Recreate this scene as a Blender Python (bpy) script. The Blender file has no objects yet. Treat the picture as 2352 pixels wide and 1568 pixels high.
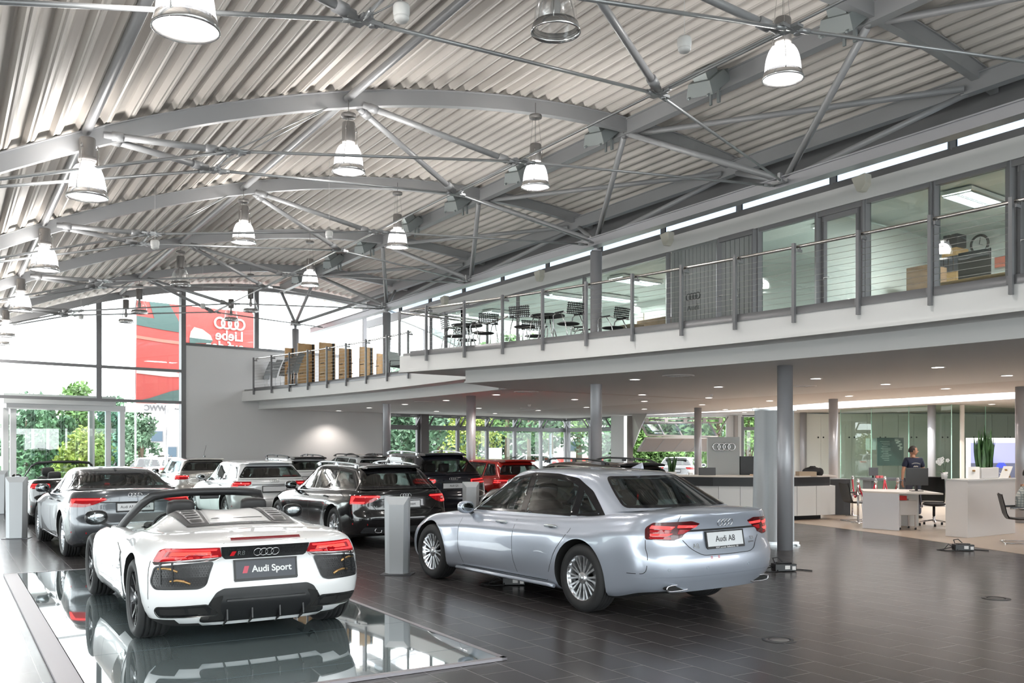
import bpy, bmesh, math, random
from math import sin, cos, pi, sqrt, atan2, radians as R
from mathutils import Vector as V, Matrix, Euler
from mathutils.bvhtree import BVHTree
from mathutils.geometry import delaunay_2d_cdt
random.seed(7)
sc = bpy.context.scene
COL = sc.collection
# ---------------------------------------------------------------- camera
FPX, HY, EYE = 2120.0, 1025.8, 1.7
cd = bpy.data.cameras.new('camera'); cam = bpy.data.objects.new('camera', cd); COL.objects.link(cam)
cam.location = (0, 0, EYE); cam.rotation_euler = (pi/2, 0, 0)
cd.sensor_width = 36; cd.lens = FPX/2352*36; cd.shift_y = (HY-784)/2352; cd.clip_end = 400; cd.clip_start = .05
sc.camera = cam
# ---------------------------------------------------------------- sky, sun, exposure
w = bpy.data.worlds.new('world'); sc.world = w; w.use_nodes = True
bg = w.node_tree.nodes['Background']; bg.inputs[0].default_value = (.93, .965, 1, 1); bg.inputs[1].default_value = 3.6
sd = bpy.data.lights.new('sun', 'SUN'); sd.energy = 3.0; sd.angle = R(2); sd.color = (1, .95, .88)
sun = bpy.data.objects.new('sun', sd); COL.objects.link(sun); sun.rotation_euler = Euler((R(48), 0, R(-62)))
sc.view_settings.view_transform = 'Standard'; sc.view_settings.look = 'None'
sc.view_settings.gamma = 1; sc.view_settings.use_curve_mapping = False
sc.view_settings.exposure = EXPO = 0.92
sc.cycles.use_denoising = True
sc.cycles.max_bounces = 8; sc.cycles.diffuse_bounces = 4; sc.cycles.glossy_bounces = 4; sc.cycles.use_adaptive_sampling = True; sc.cycles.adaptive_threshold = .02
sc.cycles.transparent_max_bounces = 24; sc.cycles.sample_clamp_indirect = 6
sc.cycles.caustics_reflective = False; sc.cycles.caustics_refractive = False

# ---------------------------------------------------------------- frames
# Hall positions were fitted to image pixels: s runs across the hall along the arches, t along the hall. The two directions are
# not quite square to each other; SU, TU and K stretch that fit about the camera across, along and upwards.
K, KY = .9444, 1.0602  # scaling of the scene about the camera: sideways and height, then depth
SU = V((.7757, .6046, 0)); TU = V((-.5386, .8709, 0))
TH = atan2(SU.y, SU.x); CT, ST = cos(TH), sin(TH)
def B(s, t, z=0): return SU*s+TU*t+V((0, 0, z*K))
_d = SU.x*TU.y-SU.y*TU.x
def toB(p): return ((p[0]*TU.y-p[1]*TU.x)/_d, (SU.x*p[1]-SU.y*p[0])/_d)
def S(x, y, z=0): return V((x*K, y*KY, z*K))                 # point of the surrounding rooms worked out from image pixels, then stretched about the camera
def G(x, y, z=0):                                            # photo point lying on level z, that height scaled about the camera
    z *= K; Y = FPX*(EYE-z)/(y-HY); return V(((x-1176)/FPX*Y, Y, z))
def D(x, y, Y): Y *= KY; return V(((x-1176)/FPX*Y, Y, EYE+(HY-y)/FPX*Y))
def onS(x, s):                                               # t where column x of the photo meets the plane s
    k = (x-1176)/FPX; return s*(SU.x-k*SU.y)/(k*TU.y-TU.x)
AX = atan2(TU.y, TU.x)                                          # heading of the hall's axis
# ---------------------------------------------------------------- materials
MATS = {}
def mat(name, col=(.5, .5, .5), rough=.5, metal=0, spec=.5, coat=0, emit=None, es=0, alpha=1, noise=None, bump=None, trans=0):
    if name in MATS: return MATS[name]
    m = bpy.data.materials.new(name); m.use_nodes = True; nt = m.node_tree; p = nt.nodes['Principled BSDF']
    p.inputs['Base Color'].default_value = (*col, 1); p.inputs['Roughness'].default_value = rough
    p.inputs['Metallic'].default_value = metal; p.inputs['Specular IOR Level'].default_value = spec
    p.inputs['Coat Weight'].default_value = coat; p.inputs['Coat Roughness'].default_value = .03
    if emit: p.inputs['Emission Color'].default_value = (*emit, 1); p.inputs['Emission Strength'].default_value = es
    if noise:
        sc_, amt = noise
        tc = nt.nodes.new('ShaderNodeTexCoord'); n = nt.nodes.new('ShaderNodeTexNoise'); n.inputs['Scale'].default_value = sc_
        r = nt.nodes.new('ShaderNodeValToRGB'); a = [max(0, c*(1-amt)) for c in col]; b = [min(1, c*(1+amt)) for c in col]
        r.color_ramp.elements[0].color = (*a, 1); r.color_ramp.elements[1].color = (*b, 1)
        r.color_ramp.elements[0].position = .3; r.color_ramp.elements[1].position = .7
        nt.links.new(tc.outputs['Object'], n.inputs['Vector']); nt.links.new(n.outputs[0], r.inputs[0]); nt.links.new(r.outputs[0], p.inputs['Base Color'])
    if bump:
        tc = nt.nodes.new('ShaderNodeTexCoord'); n = nt.nodes.new('ShaderNodeTexNoise'); n.inputs['Scale'].default_value = bump[0]
        b = nt.nodes.new('ShaderNodeBump'); b.inputs['Strength'].default_value = bump[1]
        nt.links.new(tc.outputs['Object'], n.inputs['Vector']); nt.links.new(n.outputs[0], b.inputs['Height']); nt.links.new(b.outputs[0], p.inputs['Normal'])
    MATS[name] = m; return m
def glassmat(name, tint=(1, 1, 1), gloss=.1, rough=.0, base=None):
    if name in MATS: return MATS[name]
    m = bpy.data.materials.new(name); m.use_nodes = True; nt = m.node_tree; nt.nodes.clear()
    o = nt.nodes.new('ShaderNodeOutputMaterial'); mx = nt.nodes.new('ShaderNodeMixShader'); t = nt.nodes.new('ShaderNodeBsdfTransparent')
    g = nt.nodes.new('ShaderNodeBsdfGlossy'); t.inputs[0].default_value = (*tint, 1); g.inputs['Roughness'].default_value = rough
    lf = nt.nodes.new('ShaderNodeLayerWeight'); lf.inputs[0].default_value = .5; lw = nt.nodes.new('ShaderNodeMath'); lw.operation = 'POWER'; lw.inputs[1].default_value = 5; nt.links.new(lf.outputs['Facing'], lw.inputs[0])
    mu = nt.nodes.new('ShaderNodeMath'); mu.operation = 'MULTIPLY_ADD'; mu.inputs[1].default_value = .9; mu.inputs[2].default_value = gloss; mu.use_clamp = True
    nt.links.new(lw.outputs[0], mu.inputs[0]); nt.links.new(mu.outputs[0], mx.inputs[0]); nt.links.new(t.outputs[0], mx.inputs[1]); nt.links.new(g.outputs[0], mx.inputs[2])
    last = mx
    nt.links.new(last.outputs[0], o.inputs[0]); MATS[name] = m; return m
M_STEEL = mat('steel_grey_paint', (.36, .365, .375), .42, .15)
M_COLM = mat('column_grey_paint', (.42, .425, .45), .36, .3)
M_DARK = mat('dark_grey_frame', (.085, .09, .1), .4, .2)
M_FRAME = mat('mullion_grey', (.2, .2, .21), .4, .2)
M_WHITE = mat('white_plaster', (.8, .8, .785), .8)
M_WALLG = mat('grey_plaster', (.74, .74, .74), .8)
M_CEIL = mat('ceiling_plaster', (.66, .63, .61), .8)
M_CHROME = mat('chrome', (.82, .82, .84), .12, 1)
M_ALU = mat('brushed_aluminium', (.6, .62, .64), .3, .9)
M_INOX = mat('stainless_rail', (.6, .57, .54), .22, 1)
M_BLACK = mat('black_plastic', (.015, .015, .017), .35)
M_BLACKM = mat('matt_black', (.02, .02, .022), .7)
M_GLASS = glassmat('window_glass', (.97, .99, .98), .035)
M_GREENGLASS = glassmat('green_partition_glass', (.84, .92, .88), .06)
M_WOOD = mat('oak_veneer', (.5, .3, .13), .45, noise=(3, .2))
M_WOODD = mat('walnut_veneer', (.25, .15, .09), .5, noise=(4, .25))
# ---------------------------------------------------------------- mesh builder
class MB:
    def __init__(s): s.v = []; s.f = []; s.m = []; s.sm = []
    def add(s, vs, fs, mi=0, smooth=False, M=None):
        n = len(s.v)
        s.v += [tuple(M @ V(p)) if M else tuple(p) for p in vs]
        s.f += [tuple(i+n for i in f) for f in fs]; s.m += [mi]*len(fs); s.sm += [smooth]*len(fs); return s
    def box(s, c, d, rz=0, mi=0, M=None, bev=0):
        x, y, z = d[0]/2, d[1]/2, d[2]/2
        vs = [(a*x, b*y, e*z) for a in (-1, 1) for b in (-1, 1) for e in (-1, 1)]
        T = Matrix.Translation(V(c)) @ (rz if isinstance(rz, Matrix) else Matrix.Rotation(rz, 4, 'Z'))
        if M: T = M @ T
        return s.add(vs, [(0, 1, 3, 2), (4, 6, 7, 5), (0, 4, 5, 1), (2, 3, 7, 6), (0, 2, 6, 4), (1, 5, 7, 3)], mi, False, T)
    def bar(s, p, q, wd, ht, mi=0, up=(0, 0, 1)):              # rectangular bar between two points
        p, q = V(p), V(q); d = (q-p); L = d.length
        if L < 1e-6: return s
        d /= L; u = V(up); a = d.cross(u)
        if a.length < 1e-4: a = d.cross(V((1, 0, 0)))
        a.normalize(); b = a.cross(d).normalized()
        vs = [e + a*(i*wd/2) + b*(j*ht/2) for e in (p, q) for i, j in ((-1, -1), (1, -1), (1, 1), (-1, 1))]
        return s.add(vs, [(0, 1, 2, 3), (7, 6, 5, 4), (0, 4, 5, 1), (1, 5, 6, 2), (2, 6, 7, 3), (3, 7, 4, 0)], mi)
    def cyl(s, p, q, r, r2=None, n=12, mi=0, caps=True, smooth=True):
        p, q = V(p), V(q); r2 = r if r2 is None else r2; d = (q-p).normalized()
        a = d.cross(V((0, 0, 1)))
        if a.length < 1e-3: a = V((1, 0, 0))
        a.normalize(); b = d.cross(a)
        vs = []
        for e, rr in ((p, r), (q, r2)):
            for i in range(n): an = 2*pi*i/n; vs.append(e+a*(rr*cos(an))+b*(rr*sin(an)))
        s.add(vs, [(i, (i+1) % n, n+(i+1) % n, n+i) for i in range(n)], mi, smooth)
        if caps: s.add(vs, [tuple(range(n))[::-1], tuple(range(n, 2*n))], mi)
        return s
    def tube(s, pts, r, n=8, mi=0, closed=False):
        pts = [V(p) for p in pts]; N = len(pts); vs = []; a = None
        for i in range(N):
            if closed: d = pts[(i+1) % N]-pts[i-1]
            else: d = pts[min(i+1, N-1)]-pts[max(i-1, 0)]
            d.normalize()
            if a is None:
                a = d.cross(V((0, 0, 1)))
                if a.length < 1e-2: a = V((1, 0, 0))
            a = (a-d*a.dot(d)).normalized(); b = d.cross(a)
            rr = r[i] if isinstance(r, (list, tuple)) else r
            vs += [pts[i]+a*(rr*cos(2*pi*k/n))+b*(rr*sin(2*pi*k/n)) for k in range(n)]
        fs = []
        for i in range(N if closed else N-1):
            j = (i+1) % N
            fs += [(i*n+k, i*n+(k+1) % n, j*n+(k+1) % n, j*n+k) for k in range(n)]
        s.add(vs, fs, mi, True)
        if not closed: s.add(vs, [tuple(range(n))[::-1], tuple(range((N-1)*n, N*n))], mi)
        return s
    def lathe(s, prof, n=24, M=None, mi=0, smooth=True, ang=2*pi):   # prof: (r, z) pairs around z
        vs = []; full = ang > 6.28; m = n if full else n+1
        for i in range(m):
            a = ang*i/n
            vs += [(r*cos(a), r*sin(a), z) for r, z in prof]
        k = len(prof)
        fs = [(i*k+j, ((i+1) % m)*k+j, ((i+1) % m)*k+j+1, i*k+j+1) for i in range(n) for j in range(k-1)]
        return s.add(vs, fs, mi, smooth, M)
    def grid(s, P, mi=0, smooth=True, wrap=False):
        n, k = len(P), len(P[0]); vs = [p for row in P for p in row]
        fs = [(i*k+j, i*k+(j+1) % k, (i+1)*k+(j+1) % k, (i+1)*k+j) for i in range(n-1) for j in range(k if wrap else k-1)]
        return s.add(vs, fs, mi, smooth)
    def prism(s, poly, z0, z1, mi=0, M=None):
        n = len(poly); vs = [(x, y, z0) for x, y in poly]+[(x, y, z1) for x, y in poly]
        return s.add(vs, [tuple(range(n))[::-1], tuple(range(n, 2*n))]+[(i, (i+1) % n, n+(i+1) % n, n+i) for i in range(n)], mi, False, M)
    def sph(s, c, r, n=12, k=8, mi=0, M=None):
        c = V(c); r = V(r) if not isinstance(r, (int, float)) else V((r, r, r))
        P = [[c+V((r[0]*sin(pi*i/k)*cos(2*pi*j/n), r[1]*sin(pi*i/k)*sin(2*pi*j/n), r[2]*cos(pi*i/k))) for j in range(n)] for i in range(k+1)]
        if M: P = [[M @ p for p in row] for row in P]
        return s.grid(P, mi, True, True)
    def build(s, name, mats=None, parent=None, loc=None, merge=True, bevel=0):
        me = bpy.data.meshes.new(name); me.from_pydata(s.v, [], s.f)
        if mats is not None:
            for m in (mats if isinstance(mats, (list, tuple)) else [mats]): me.materials.append(m)
        me.polygons.foreach_set('material_index', s.m); me.polygons.foreach_set('use_smooth', s.sm)
        if merge:
            bm = bmesh.new(); bm.from_mesh(me); bmesh.ops.remove_doubles(bm, verts=bm.verts, dist=1e-5)
            bmesh.ops.recalc_face_normals(bm, faces=bm.faces)
            bm.to_mesh(me); bm.free()
        o = bpy.data.objects.new(name, me); COL.objects.link(o)
        if bevel:
            b = o.modifiers.new('bevel', 'BEVEL'); b.width = bevel; b.segments = 2; b.limit_method = 'ANGLE'
        if parent: o.parent = parent
        if loc is not None: o.location = loc
        return o
def tag(o, label, cat, group=None, kind=None):
    o['label'] = label; o['category'] = cat
    if group: o['group'] = group
    if kind: o['kind'] = kind
    return o
def thing(name, label, cat, loc=(0, 0, 0), rz=0, group=None):
    o = bpy.data.objects.new(name, None); COL.objects.link(o); o.location = loc; o.rotation_euler = (0, 0, rz)
    return tag(o, label, cat, group)
def struct(o): o['kind'] = 'structure'; return o
def kids(o): return [c for c in COL.objects if c.parent == o]
def dup(o, loc=None, rz=None, label=None, group=None, parent=None):
    c = o.copy(); COL.objects.link(c)
    if parent: c.parent = parent
    if loc is not None: c.location = loc
    if rz is not None: c.rotation_euler = (0, 0, rz)
    if label: c['label'] = label
    if group: c['group'] = group
    for k in kids(o): dup(k, parent=c)
    return c
def text_mesh(txt, size, depth=.002, align='CENTER', name='lettering', m=None, parent=None, bold=0):
    cu = bpy.data.curves.new(name, 'FONT'); cu.body = txt; cu.size = size; cu.extrude = depth; cu.align_x = align; cu.align_y = 'CENTER'; cu.offset = bold
    to = bpy.data.objects.new(name, cu); COL.objects.link(to); dg = bpy.context.evaluated_depsgraph_get()
    me = bpy.data.meshes.new_from_object(to.evaluated_get(dg)); bpy.data.objects.remove(to); bpy.data.curves.remove(cu)
    o = bpy.data.objects.new(name, me); COL.objects.link(o); me.materials.clear()
    if m: me.materials.append(m)
    if parent: o.parent = parent
    return o
def rings_mb(mb, M, w, r=.0, mi=0):                              # four linked rings, total width w, in the local xy plane
    R0 = w/(2+3*1.42); t = R0*.16 if not r else r
    for k in range(4):
        cx = (k-1.5)*R0*1.42
        mb.tube([M @ V((cx+R0*cos(a*pi/14), R0*sin(a*pi/14), (k % 2)*t*.3)) for a in range(28)], t, 6, mi, True)
    return mb
# ================================================================ BUILDING
ZC, ZU, ZF, ZT = 3.22, 3.50, 3.87, 3.97        # ceiling, step, fascia top, gallery floor/channel top
SP1, SP2, SP3, SP4, SP5, SPC, SPE = 1.5, 5.01, 10.73, 13.67, 12.12, 7.55, 3.2
ZP1, ZP2, ZP3, ZP4, ZP5, ZPC, ZPE = 5.85, 7.09, 7.89, 7.74, 6.35, 6.32, 5.75
TB = [1.39, 6.59, 11.62, 16.8, 22.09, 27.37]; TBn = TB
TC = [3.9, 9.11, 14.19, 19.46, 24.73]
def arch(s): return 8.04-(22.5-sqrt(22.5**2-(s-11.3)**2))     # line of the beam tops
TNEAR, TFAR, SLEFT, SRIGHT = -7.0, 32.0, -3.2, 15.1
# floor: dark tiles in running bond
def floor_mat():
    m = mat('floor_tiles', (.06, .057, .06), .22, 0, .18); nt = m.node_tree; p = nt.nodes['Principled BSDF']
    tc = nt.nodes.new('ShaderNodeTexCoord'); mp = nt.nodes.new('ShaderNodeMapping'); mp.inputs['Rotation'].default_value = (0, 0, -AX)
    br = nt.nodes.new('ShaderNodeTexBrick'); br.inputs['Scale'].default_value = 1; br.inputs['Brick Width'].default_value = .62; br.inputs['Row Height'].default_value = .31
    br.inputs['Mortar Size'].default_value = .004; br.inputs['Mortar Smooth'].default_value = .1; br.offset = .37
    br.inputs['Color1'].default_value = (.062, .057, .059, 1); br.inputs['Color2'].default_value = (.072, .066, .067, 1); br.inputs['Mortar'].default_value = (.22, .21, .21, 1)
    no = nt.nodes.new('ShaderNodeTexNoise'); no.inputs['Scale'].default_value = 1.5
    rr = nt.nodes.new('ShaderNodeMapRange'); rr.inputs[3].default_value = .2; rr.inputs[4].default_value = .27
    L = nt.links.new
    L(tc.outputs['Object'], mp.inputs[0]); L(mp.outputs[0], br.inputs[0]); L(br.outputs[0], p.inputs['Base Color']); L(tc.outputs['Object'], no.inputs[0]); L(no.outputs[0], rr.inputs[0]); L(rr.outputs[0], p.inputs['Roughness'])
    return m
def slab_poly(name, pts, z0, z1, m, kind=True):
    o = MB().prism([(p[0], p[1]) for p in pts], z0, z1).build(name, m)
    if kind: struct(o)
    return o
WA = V((-9.68*K, 31.2*KY)); WD = V((.769*K, .639*KY)); WN = V((WD.y, -WD.x)).normalized()                     # plane of the glass front and of the grey wall
def W(u, z=0, off=0): p = WA+WD*u; return V((p.x+WN.x*off, p.y+WN.y*off, z*K))
def uW(x): k = (x-1176)/FPX; return (k*WA.y-WA.x)/(WD.x-k*WD.y)  # photo column -> u on that plane
A_, C_ = W(-17), W(16.1)
fl = slab_poly('floor', [B(SLEFT, TNEAR), B(24, TNEAR), S(26, 20), S(27, 36), S(12, 36), S(5.4, 37.6), S(2.73, 41.5), W(5.35)[:2], W(-17)[:2]], -.12, 0, floor_mat())
m = mat('beige_floor', (.42, .34, .27), .3)
slab_poly('floor_beige', [S(6.2, 20.2), G(1885, 1207), S(7.75, 16.8), G(2352, 1273), S(10, 11.5), S(14, 8), S(24, 8), S(26, 33.5), S(7, 34.5)], .0, .004, m)
# ground outside
o = MB().box((0, 40, -.3), (260, 200, .3)).build('ground', mat('light_asphalt', (.36, .36, .355), .9, noise=(.8, .1))); struct(o)
# roof sheet: trapezoid corrugation running along t
def roof():
    prof = []; s = SLEFT-.4; pitch = .283; i = 0
    while s < SRIGHT:
        for ds, h in ((0, 0), (.045, .088), (.07, .092), (.135, .092), (.16, .088), (.205, 0), (.235, .016), (.253, 0)):
            if h == 0 or True: prof.append((s+ds, h))
        s += pitch
    mb = MB(); P = []
    for t in (TNEAR-.6, 4, 14, 24, 33.2):
        P.append([B(s, t, arch(s)+.012+h) for s, h in prof])
    mb.grid(P, 0, False)
    P2 = [[B(s, t, arch(s)+.25) for s in [SLEFT-.4+i*.6 for i in range(32)]] for t in (TNEAR-.6, 33.2)]
    mb.grid(P2, 1, False)
    return struct(mb.build('ceiling', [mat('ribbed_sheet', (.66, .62, .58), .55, .1), mat('roof_outside', (.4, .4, .4), .8)], merge=False))
roof()
# arched roof beams
def beam_mb(f, s0, s1, wd=.13, ht=.24, n=36):
    P = []
    for i in range(n+1):
        s = s0+(s1-s0)*i/n; z = arch(s)
        P.append([f(s, a*wd/2, z+b) for a, b in ((-1, 0), (1, 0), (1, -ht), (-1, -ht))])
    mb = MB(); mb.grid(P, 0, False, True); mb.add(P[0], [(0, 1, 2, 3)]); mb.add(P[-1], [(3, 2, 1, 0)])
    P = [[f(s0+(s1-s0)*i/n, a*(wd/2+.03), arch(s0+(s1-s0)*i/n)+b) for a, b in ((-1, .002), (1, .002), (1, -.014), (-1, -.014))] for i in range(n+1)]
    mb.grid(P, 0, False, True); return mb
ordn = ['closest one, cut by the top of the picture', 'first whole arch over the white roadster', 'second complete arch from the camera', 'third complete arch from the camera', 'fourth complete arch, next to the glass front']
def rod(a, b, r, name, par, m=M_STEEL, n=10, forks=True):
    a, b = V(a), V(b); mb = MB().cyl(a, b, r, n=n)
    if forks:
        d = (b-a).normalized()
        for e, k in ((a, 1), (b, -1)):
            mb.cyl(e+d*(.09*k), e+d*(.22*k), r*1.3+.004, n=8); mb.box(e+d*(.08*k), (.09, .07, .02), d.to_track_quat('X', 'Z').to_matrix().to_4x4())
    return mb.build(name, m, par)
M_ROD = mat('tie_rod_grey', (.36, .37, .38), .35, .5)
dC, dE = 1.0, .46
NB = [1, 2, 3, 4, 5]
beams = {}
for i in NB:
    t = TB[i]; o = thing('roof_truss', 'arched grey roof truss, '+ordn[i-1], 'roof truss', B(0, t, 0), 0, 'roof trusses across the hall')
    beams[i] = o
    ax_ = V((-ST, CT, 0)); f = lambda s, a, z: B(s, 0, z)+ax_*a
    L3 = lambda p: B(*p)
    beam_mb(f, SLEFT-.2, 14.95).build('arch_beam', M_STEEL, o)
    c, e = (SPC, ZPC), (SPE, ZPE)
    for sg in (-1, 1):
        rod(L3((SP2+.25, sg*.08, ZP2-.1)), L3((c[0]-.1, sg*(dC-.1), c[1])), .045, 'strut', o)
        rod(L3((SP1+.2, sg*.06, ZP1-.08)), L3((e[0]-.1, sg*(dE-.05), e[1])), .042, 'strut', o)
        rod(L3((c[0], sg*dC, c[1])), L3((e[0], sg*dE, e[1])), .02, 'tie_rod', o, M_ROD)
        tcol = ([TC[i-1], TC[i]] if i < 5 else [TC[4], 30.1])[0 if sg < 0 else 1]-t
        rod(L3((c[0], sg*dC, c[1])), L3((SP5-.12, tcol-sg*.1, ZP5+.02)), .02, 'tie_rod', o, M_ROD)
        rod(L3((e[0], sg*dE, e[1])), L3((-1.0, 0, 4.5)), .02, 'tie_rod', o, M_ROD)
    rod(L3((c[0], -dC, c[1])), L3((c[0], dC, c[1])), .017, 'tie_rod', o, M_ROD); rod(L3((e[0], -dE, e[1])), L3((e[0], dE, e[1])), .017, 'tie_rod', o, M_ROD)
    for sg in (-1, 1): rod(L3((e[0], sg*dE, e[1])), L3((SP2-.1, 0, ZP2-.12)), .009, 'tie_rod', o, M_ROD, 6, False)
    for q, dd in ((c, dC), (e, dE)):
        for sg in (-1, 1):
            g_ = L3((q[0], sg*dd, q[1])); mb = MB(); mb.box(g_, (.34, .07, .035), TH); mb.box(g_, (.1, .24, .03), TH)
            for k in (-.1, .1): h_ = g_+V((CT*k, ST*k, 0)); mb.cyl(h_-V((0, 0, .035)), h_+V((0, 0, .035)), .028, n=8)
            mb.build('gusset', M_ROD, o)
# long tubes and girders along the hall
o = MB().cyl(B(SPC, TNEAR, ZPC+.03), B(SPC, 28.4, ZPC+.03), .017, n=8).build('longitudinal_rod', M_ROD); tag(o, 'thin rod linking the tie nodes of all roof trusses lengthwise', 'tie rod')
o = MB().cyl(B(SP1, TNEAR, ZP1-.08), B(SP1, 31, ZP1-.08), .055, n=12).build('purlin_tube', M_STEEL); tag(o, 'round grey tube along the roof above the left row of bell lamps', 'purlin')
o = MB().cyl(B(SP2, TNEAR, ZP2-.07), B(SP2, 31, ZP2-.07), .055, n=12).build('purlin_tube', M_STEEL); tag(o, 'round grey tube along the roof above the middle row of bell lamps', 'purlin')
def girder(s, z, name, label, wd=.13, ht=.26, t1=31, m=M_STEEL, t0=TNEAR):
    mb = MB(); a, b = B(s, t0, z), B(s, t1, z); mb.bar(a, b, wd*.8, ht); 
    for k in (-1, 1): mb.bar(a+V((0, 0, k*ht/2)), b+V((0, 0, k*ht/2)), wd+.03, .02)
    return tag(mb.build(name, m), label, 'girder')
girder(SP3, ZP3-.02, 'roof_girder', 'long grey steel girder that carries the row of floodlights')
girder(SP4, ZP4-.1, 'roof_girder', 'long grey steel girder near the roof edge, above the upper offices')
girder(SP5, ZP5+.06, 'roof_girder', 'long pale grey beam lying on top of the round columns', .2, .17, 31.4, M_COLM)
for k in range(1, 6):
    o = MB().cyl(B(SP3+.15, TB[k]-.1, ZP3-.12), B(SP4-.1, TB[k-1]+.15, ZP4-.16), .05, n=12).build('roof_brace', M_STEEL); tag(o, 'diagonal tube bracing the two girders, '+('nearest the camera', 'above the upper office panes', 'third bay from the camera', 'fourth bay from the camera', 'last bay before the glass front')[k-1], 'brace', 'diagonal roof braces')
# round columns of the hall with branching struts
tops = [(3.9, ''), (9.11, 'four grey struts spreading from the pale beam, nearest the upper offices'), (14.19, 'grey round column between the dark estate and the gallery, four struts on top'), (19.46, 'struts spreading from the pale beam between two full-height columns'), (24.73, 'grey round column beside the end of the long grey wall'), (30.1, 'slim round column in front of the upper glass front')]
ALLB = [-3.8, 1.39, 6.59, 11.62, 16.8, 22.09, 27.37, 31.0]
for i, (tc, lab) in enumerate(tops[1:]):
    tb0, tb1 = ALLB[i+2], ALLB[i+3]
    base = 3.9 if tc > 30 else 0
    cx = B(SP5, tc) if tc < 30 else B(11.0, 30.2)
    if i == 0: cx = G(1803, 1262)
    if i == 1: cx = B(SP5+.1, 14.25)
    o = thing('steel_column' if i not in (0, 2) else 'roof_strut_cluster', lab, 'column' if i not in (0, 2) else 'roof struts', cx.xy.to_3d(), 0, 'steel columns with branching struts')
    if tc > 30: cc = V(toB(cx))
    sp = toB(cx); ZN = ZP5*K
    if i in (0, 2): tag(MB().cyl((cx.x, cx.y, 0), (cx.x, cx.y, ZC*K), .125, n=28).build('round_column', M_COLM), ('thick grey round column right of the silver saloon' if i == 0 else 'round column behind the dark SUV, ending under the gallery'), 'column')
    else: mb = MB(); mb.cyl((0, 0, base*K), (0, 0, ZN-.12), .125, n=28); mb.cyl((0, 0, ZN-.12), (0, 0, ZN+.02), .05, n=12); mb.box((0, 0, ZN-.1), (.2, .2, .02)); mb.build('shaft', M_COLM, o)
    for tb in (tb0, tb1):
        for s_, z_ in ((SP3, ZP3-.16), (SP4, ZP4-.22)):
            a = V((0, 0, ZN+.1)); b = B(s_-sp[0], (tb-sp[1])*(.97 if s_ == SP3 else .93), z_); a = a+(b-a).normalized()*.12
            mb = MB().cyl(a, b, .055 if s_ == SP3 else .05, n=12); d = (b-a).normalized(); mb.cyl(a-d*.1, a, .03, .055, n=10); mb.cyl(b, b+d*.1, .055, .03, n=10); mb.build('strut', M_STEEL, o)
    mb = MB(); mb.box((0, 0, ZN+.05), (.3, .3, .05), TH); mb.box((0, 0, ZN+.12), (.05, .34, .16), TH); mb.box((0, 0, ZN+.12), (.34, .05, .16), TH); mb.build('head_plate', M_STEEL, o)
for px, yt, lab in ((1914, 916, 'round column behind the end of the reception counter'), (1603, 936, 'slim round column left of the logo panel'), (2140, 930, 'sunlit pale round column behind the standing man'), (1845, 947, 'round column beside the white cupboards, behind the banner'), (2346, 888, 'round column at the right edge of the picture, beside the display screen')):
    p = G(px, yt, ZC)
    tag(MB().cyl((p.x, p.y, 0), (p.x, p.y, ZC*K), .125, n=24).build('round_column', M_COLM), lab, 'column', 'plain round columns under the gallery')
# ---------------------------------------------------------------- gallery
def eU(t): return (11.15-(max(t, 3.5)-3.5)**2/72) if t < 16.95 else (10.85-(t-19)**2/90)
def eL(t): return (11.66-(max(t, 3.5)-3.5)**2/72) if t < 16.6 else (11.4-max(0, t-19)**2/96)
def edge(f, t0, t1, n=24): return [(f(t0+(t1-t0)*i/n+ (1e-4 if i == 0 else -1e-4 if i == n else 0)), t0+(t1-t0)*i/n) for i in range(n+1)]
def band(name, pts, z0, z1, m, back=30):
    mb = MB(); P = [[B(s, t, z) for s, t in pts] for z in (z1, z0)]
    mb.grid(P, 0, False)
    P = [[B(s, t, z1) for s, t in pts], [B(back, t, z1) for s, t in pts]]; mb.grid(P, 0, False)
    P = [[B(s, t, z0) for s, t in pts], [B(back, t, z0) for s, t in pts]]; mb.grid(P, 0, False)
    for e in (pts[0], pts[-1]): mb.add([B(e[0], e[1], z0), B(back, e[1], z0), B(back, e[1], z1), B(e[0], e[1], z1)], [(0, 1, 2, 3)])
    return struct(mb.build(name, m))
M_FAS = mat('fascia_white', (.78, .78, .775), .75)
for nm, t0, t1 in (('near', -6.5, 16.95), ('far', 16.96, 31.05)):
    lo = 16.62 if nm == 'near' else t1
    band('trim_step_'+nm, edge(eU, t0, t1), ZU, ZF, M_FAS, 19)
    band('trim_base_'+nm, edge(eL, t0, lo), ZC, ZU, M_FAS, 19)
    band('trim_lip_'+nm, [(s-.03, t) for s, t in edge(eU, t0, t1)], ZU-.001, ZU+.05, M_FAS, 19)
    band('trim_rim_'+nm, [(s-.03, t) for s, t in edge(eL, t0, lo)], ZC-.001, ZC+.04, M_FAS, 19)
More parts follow.
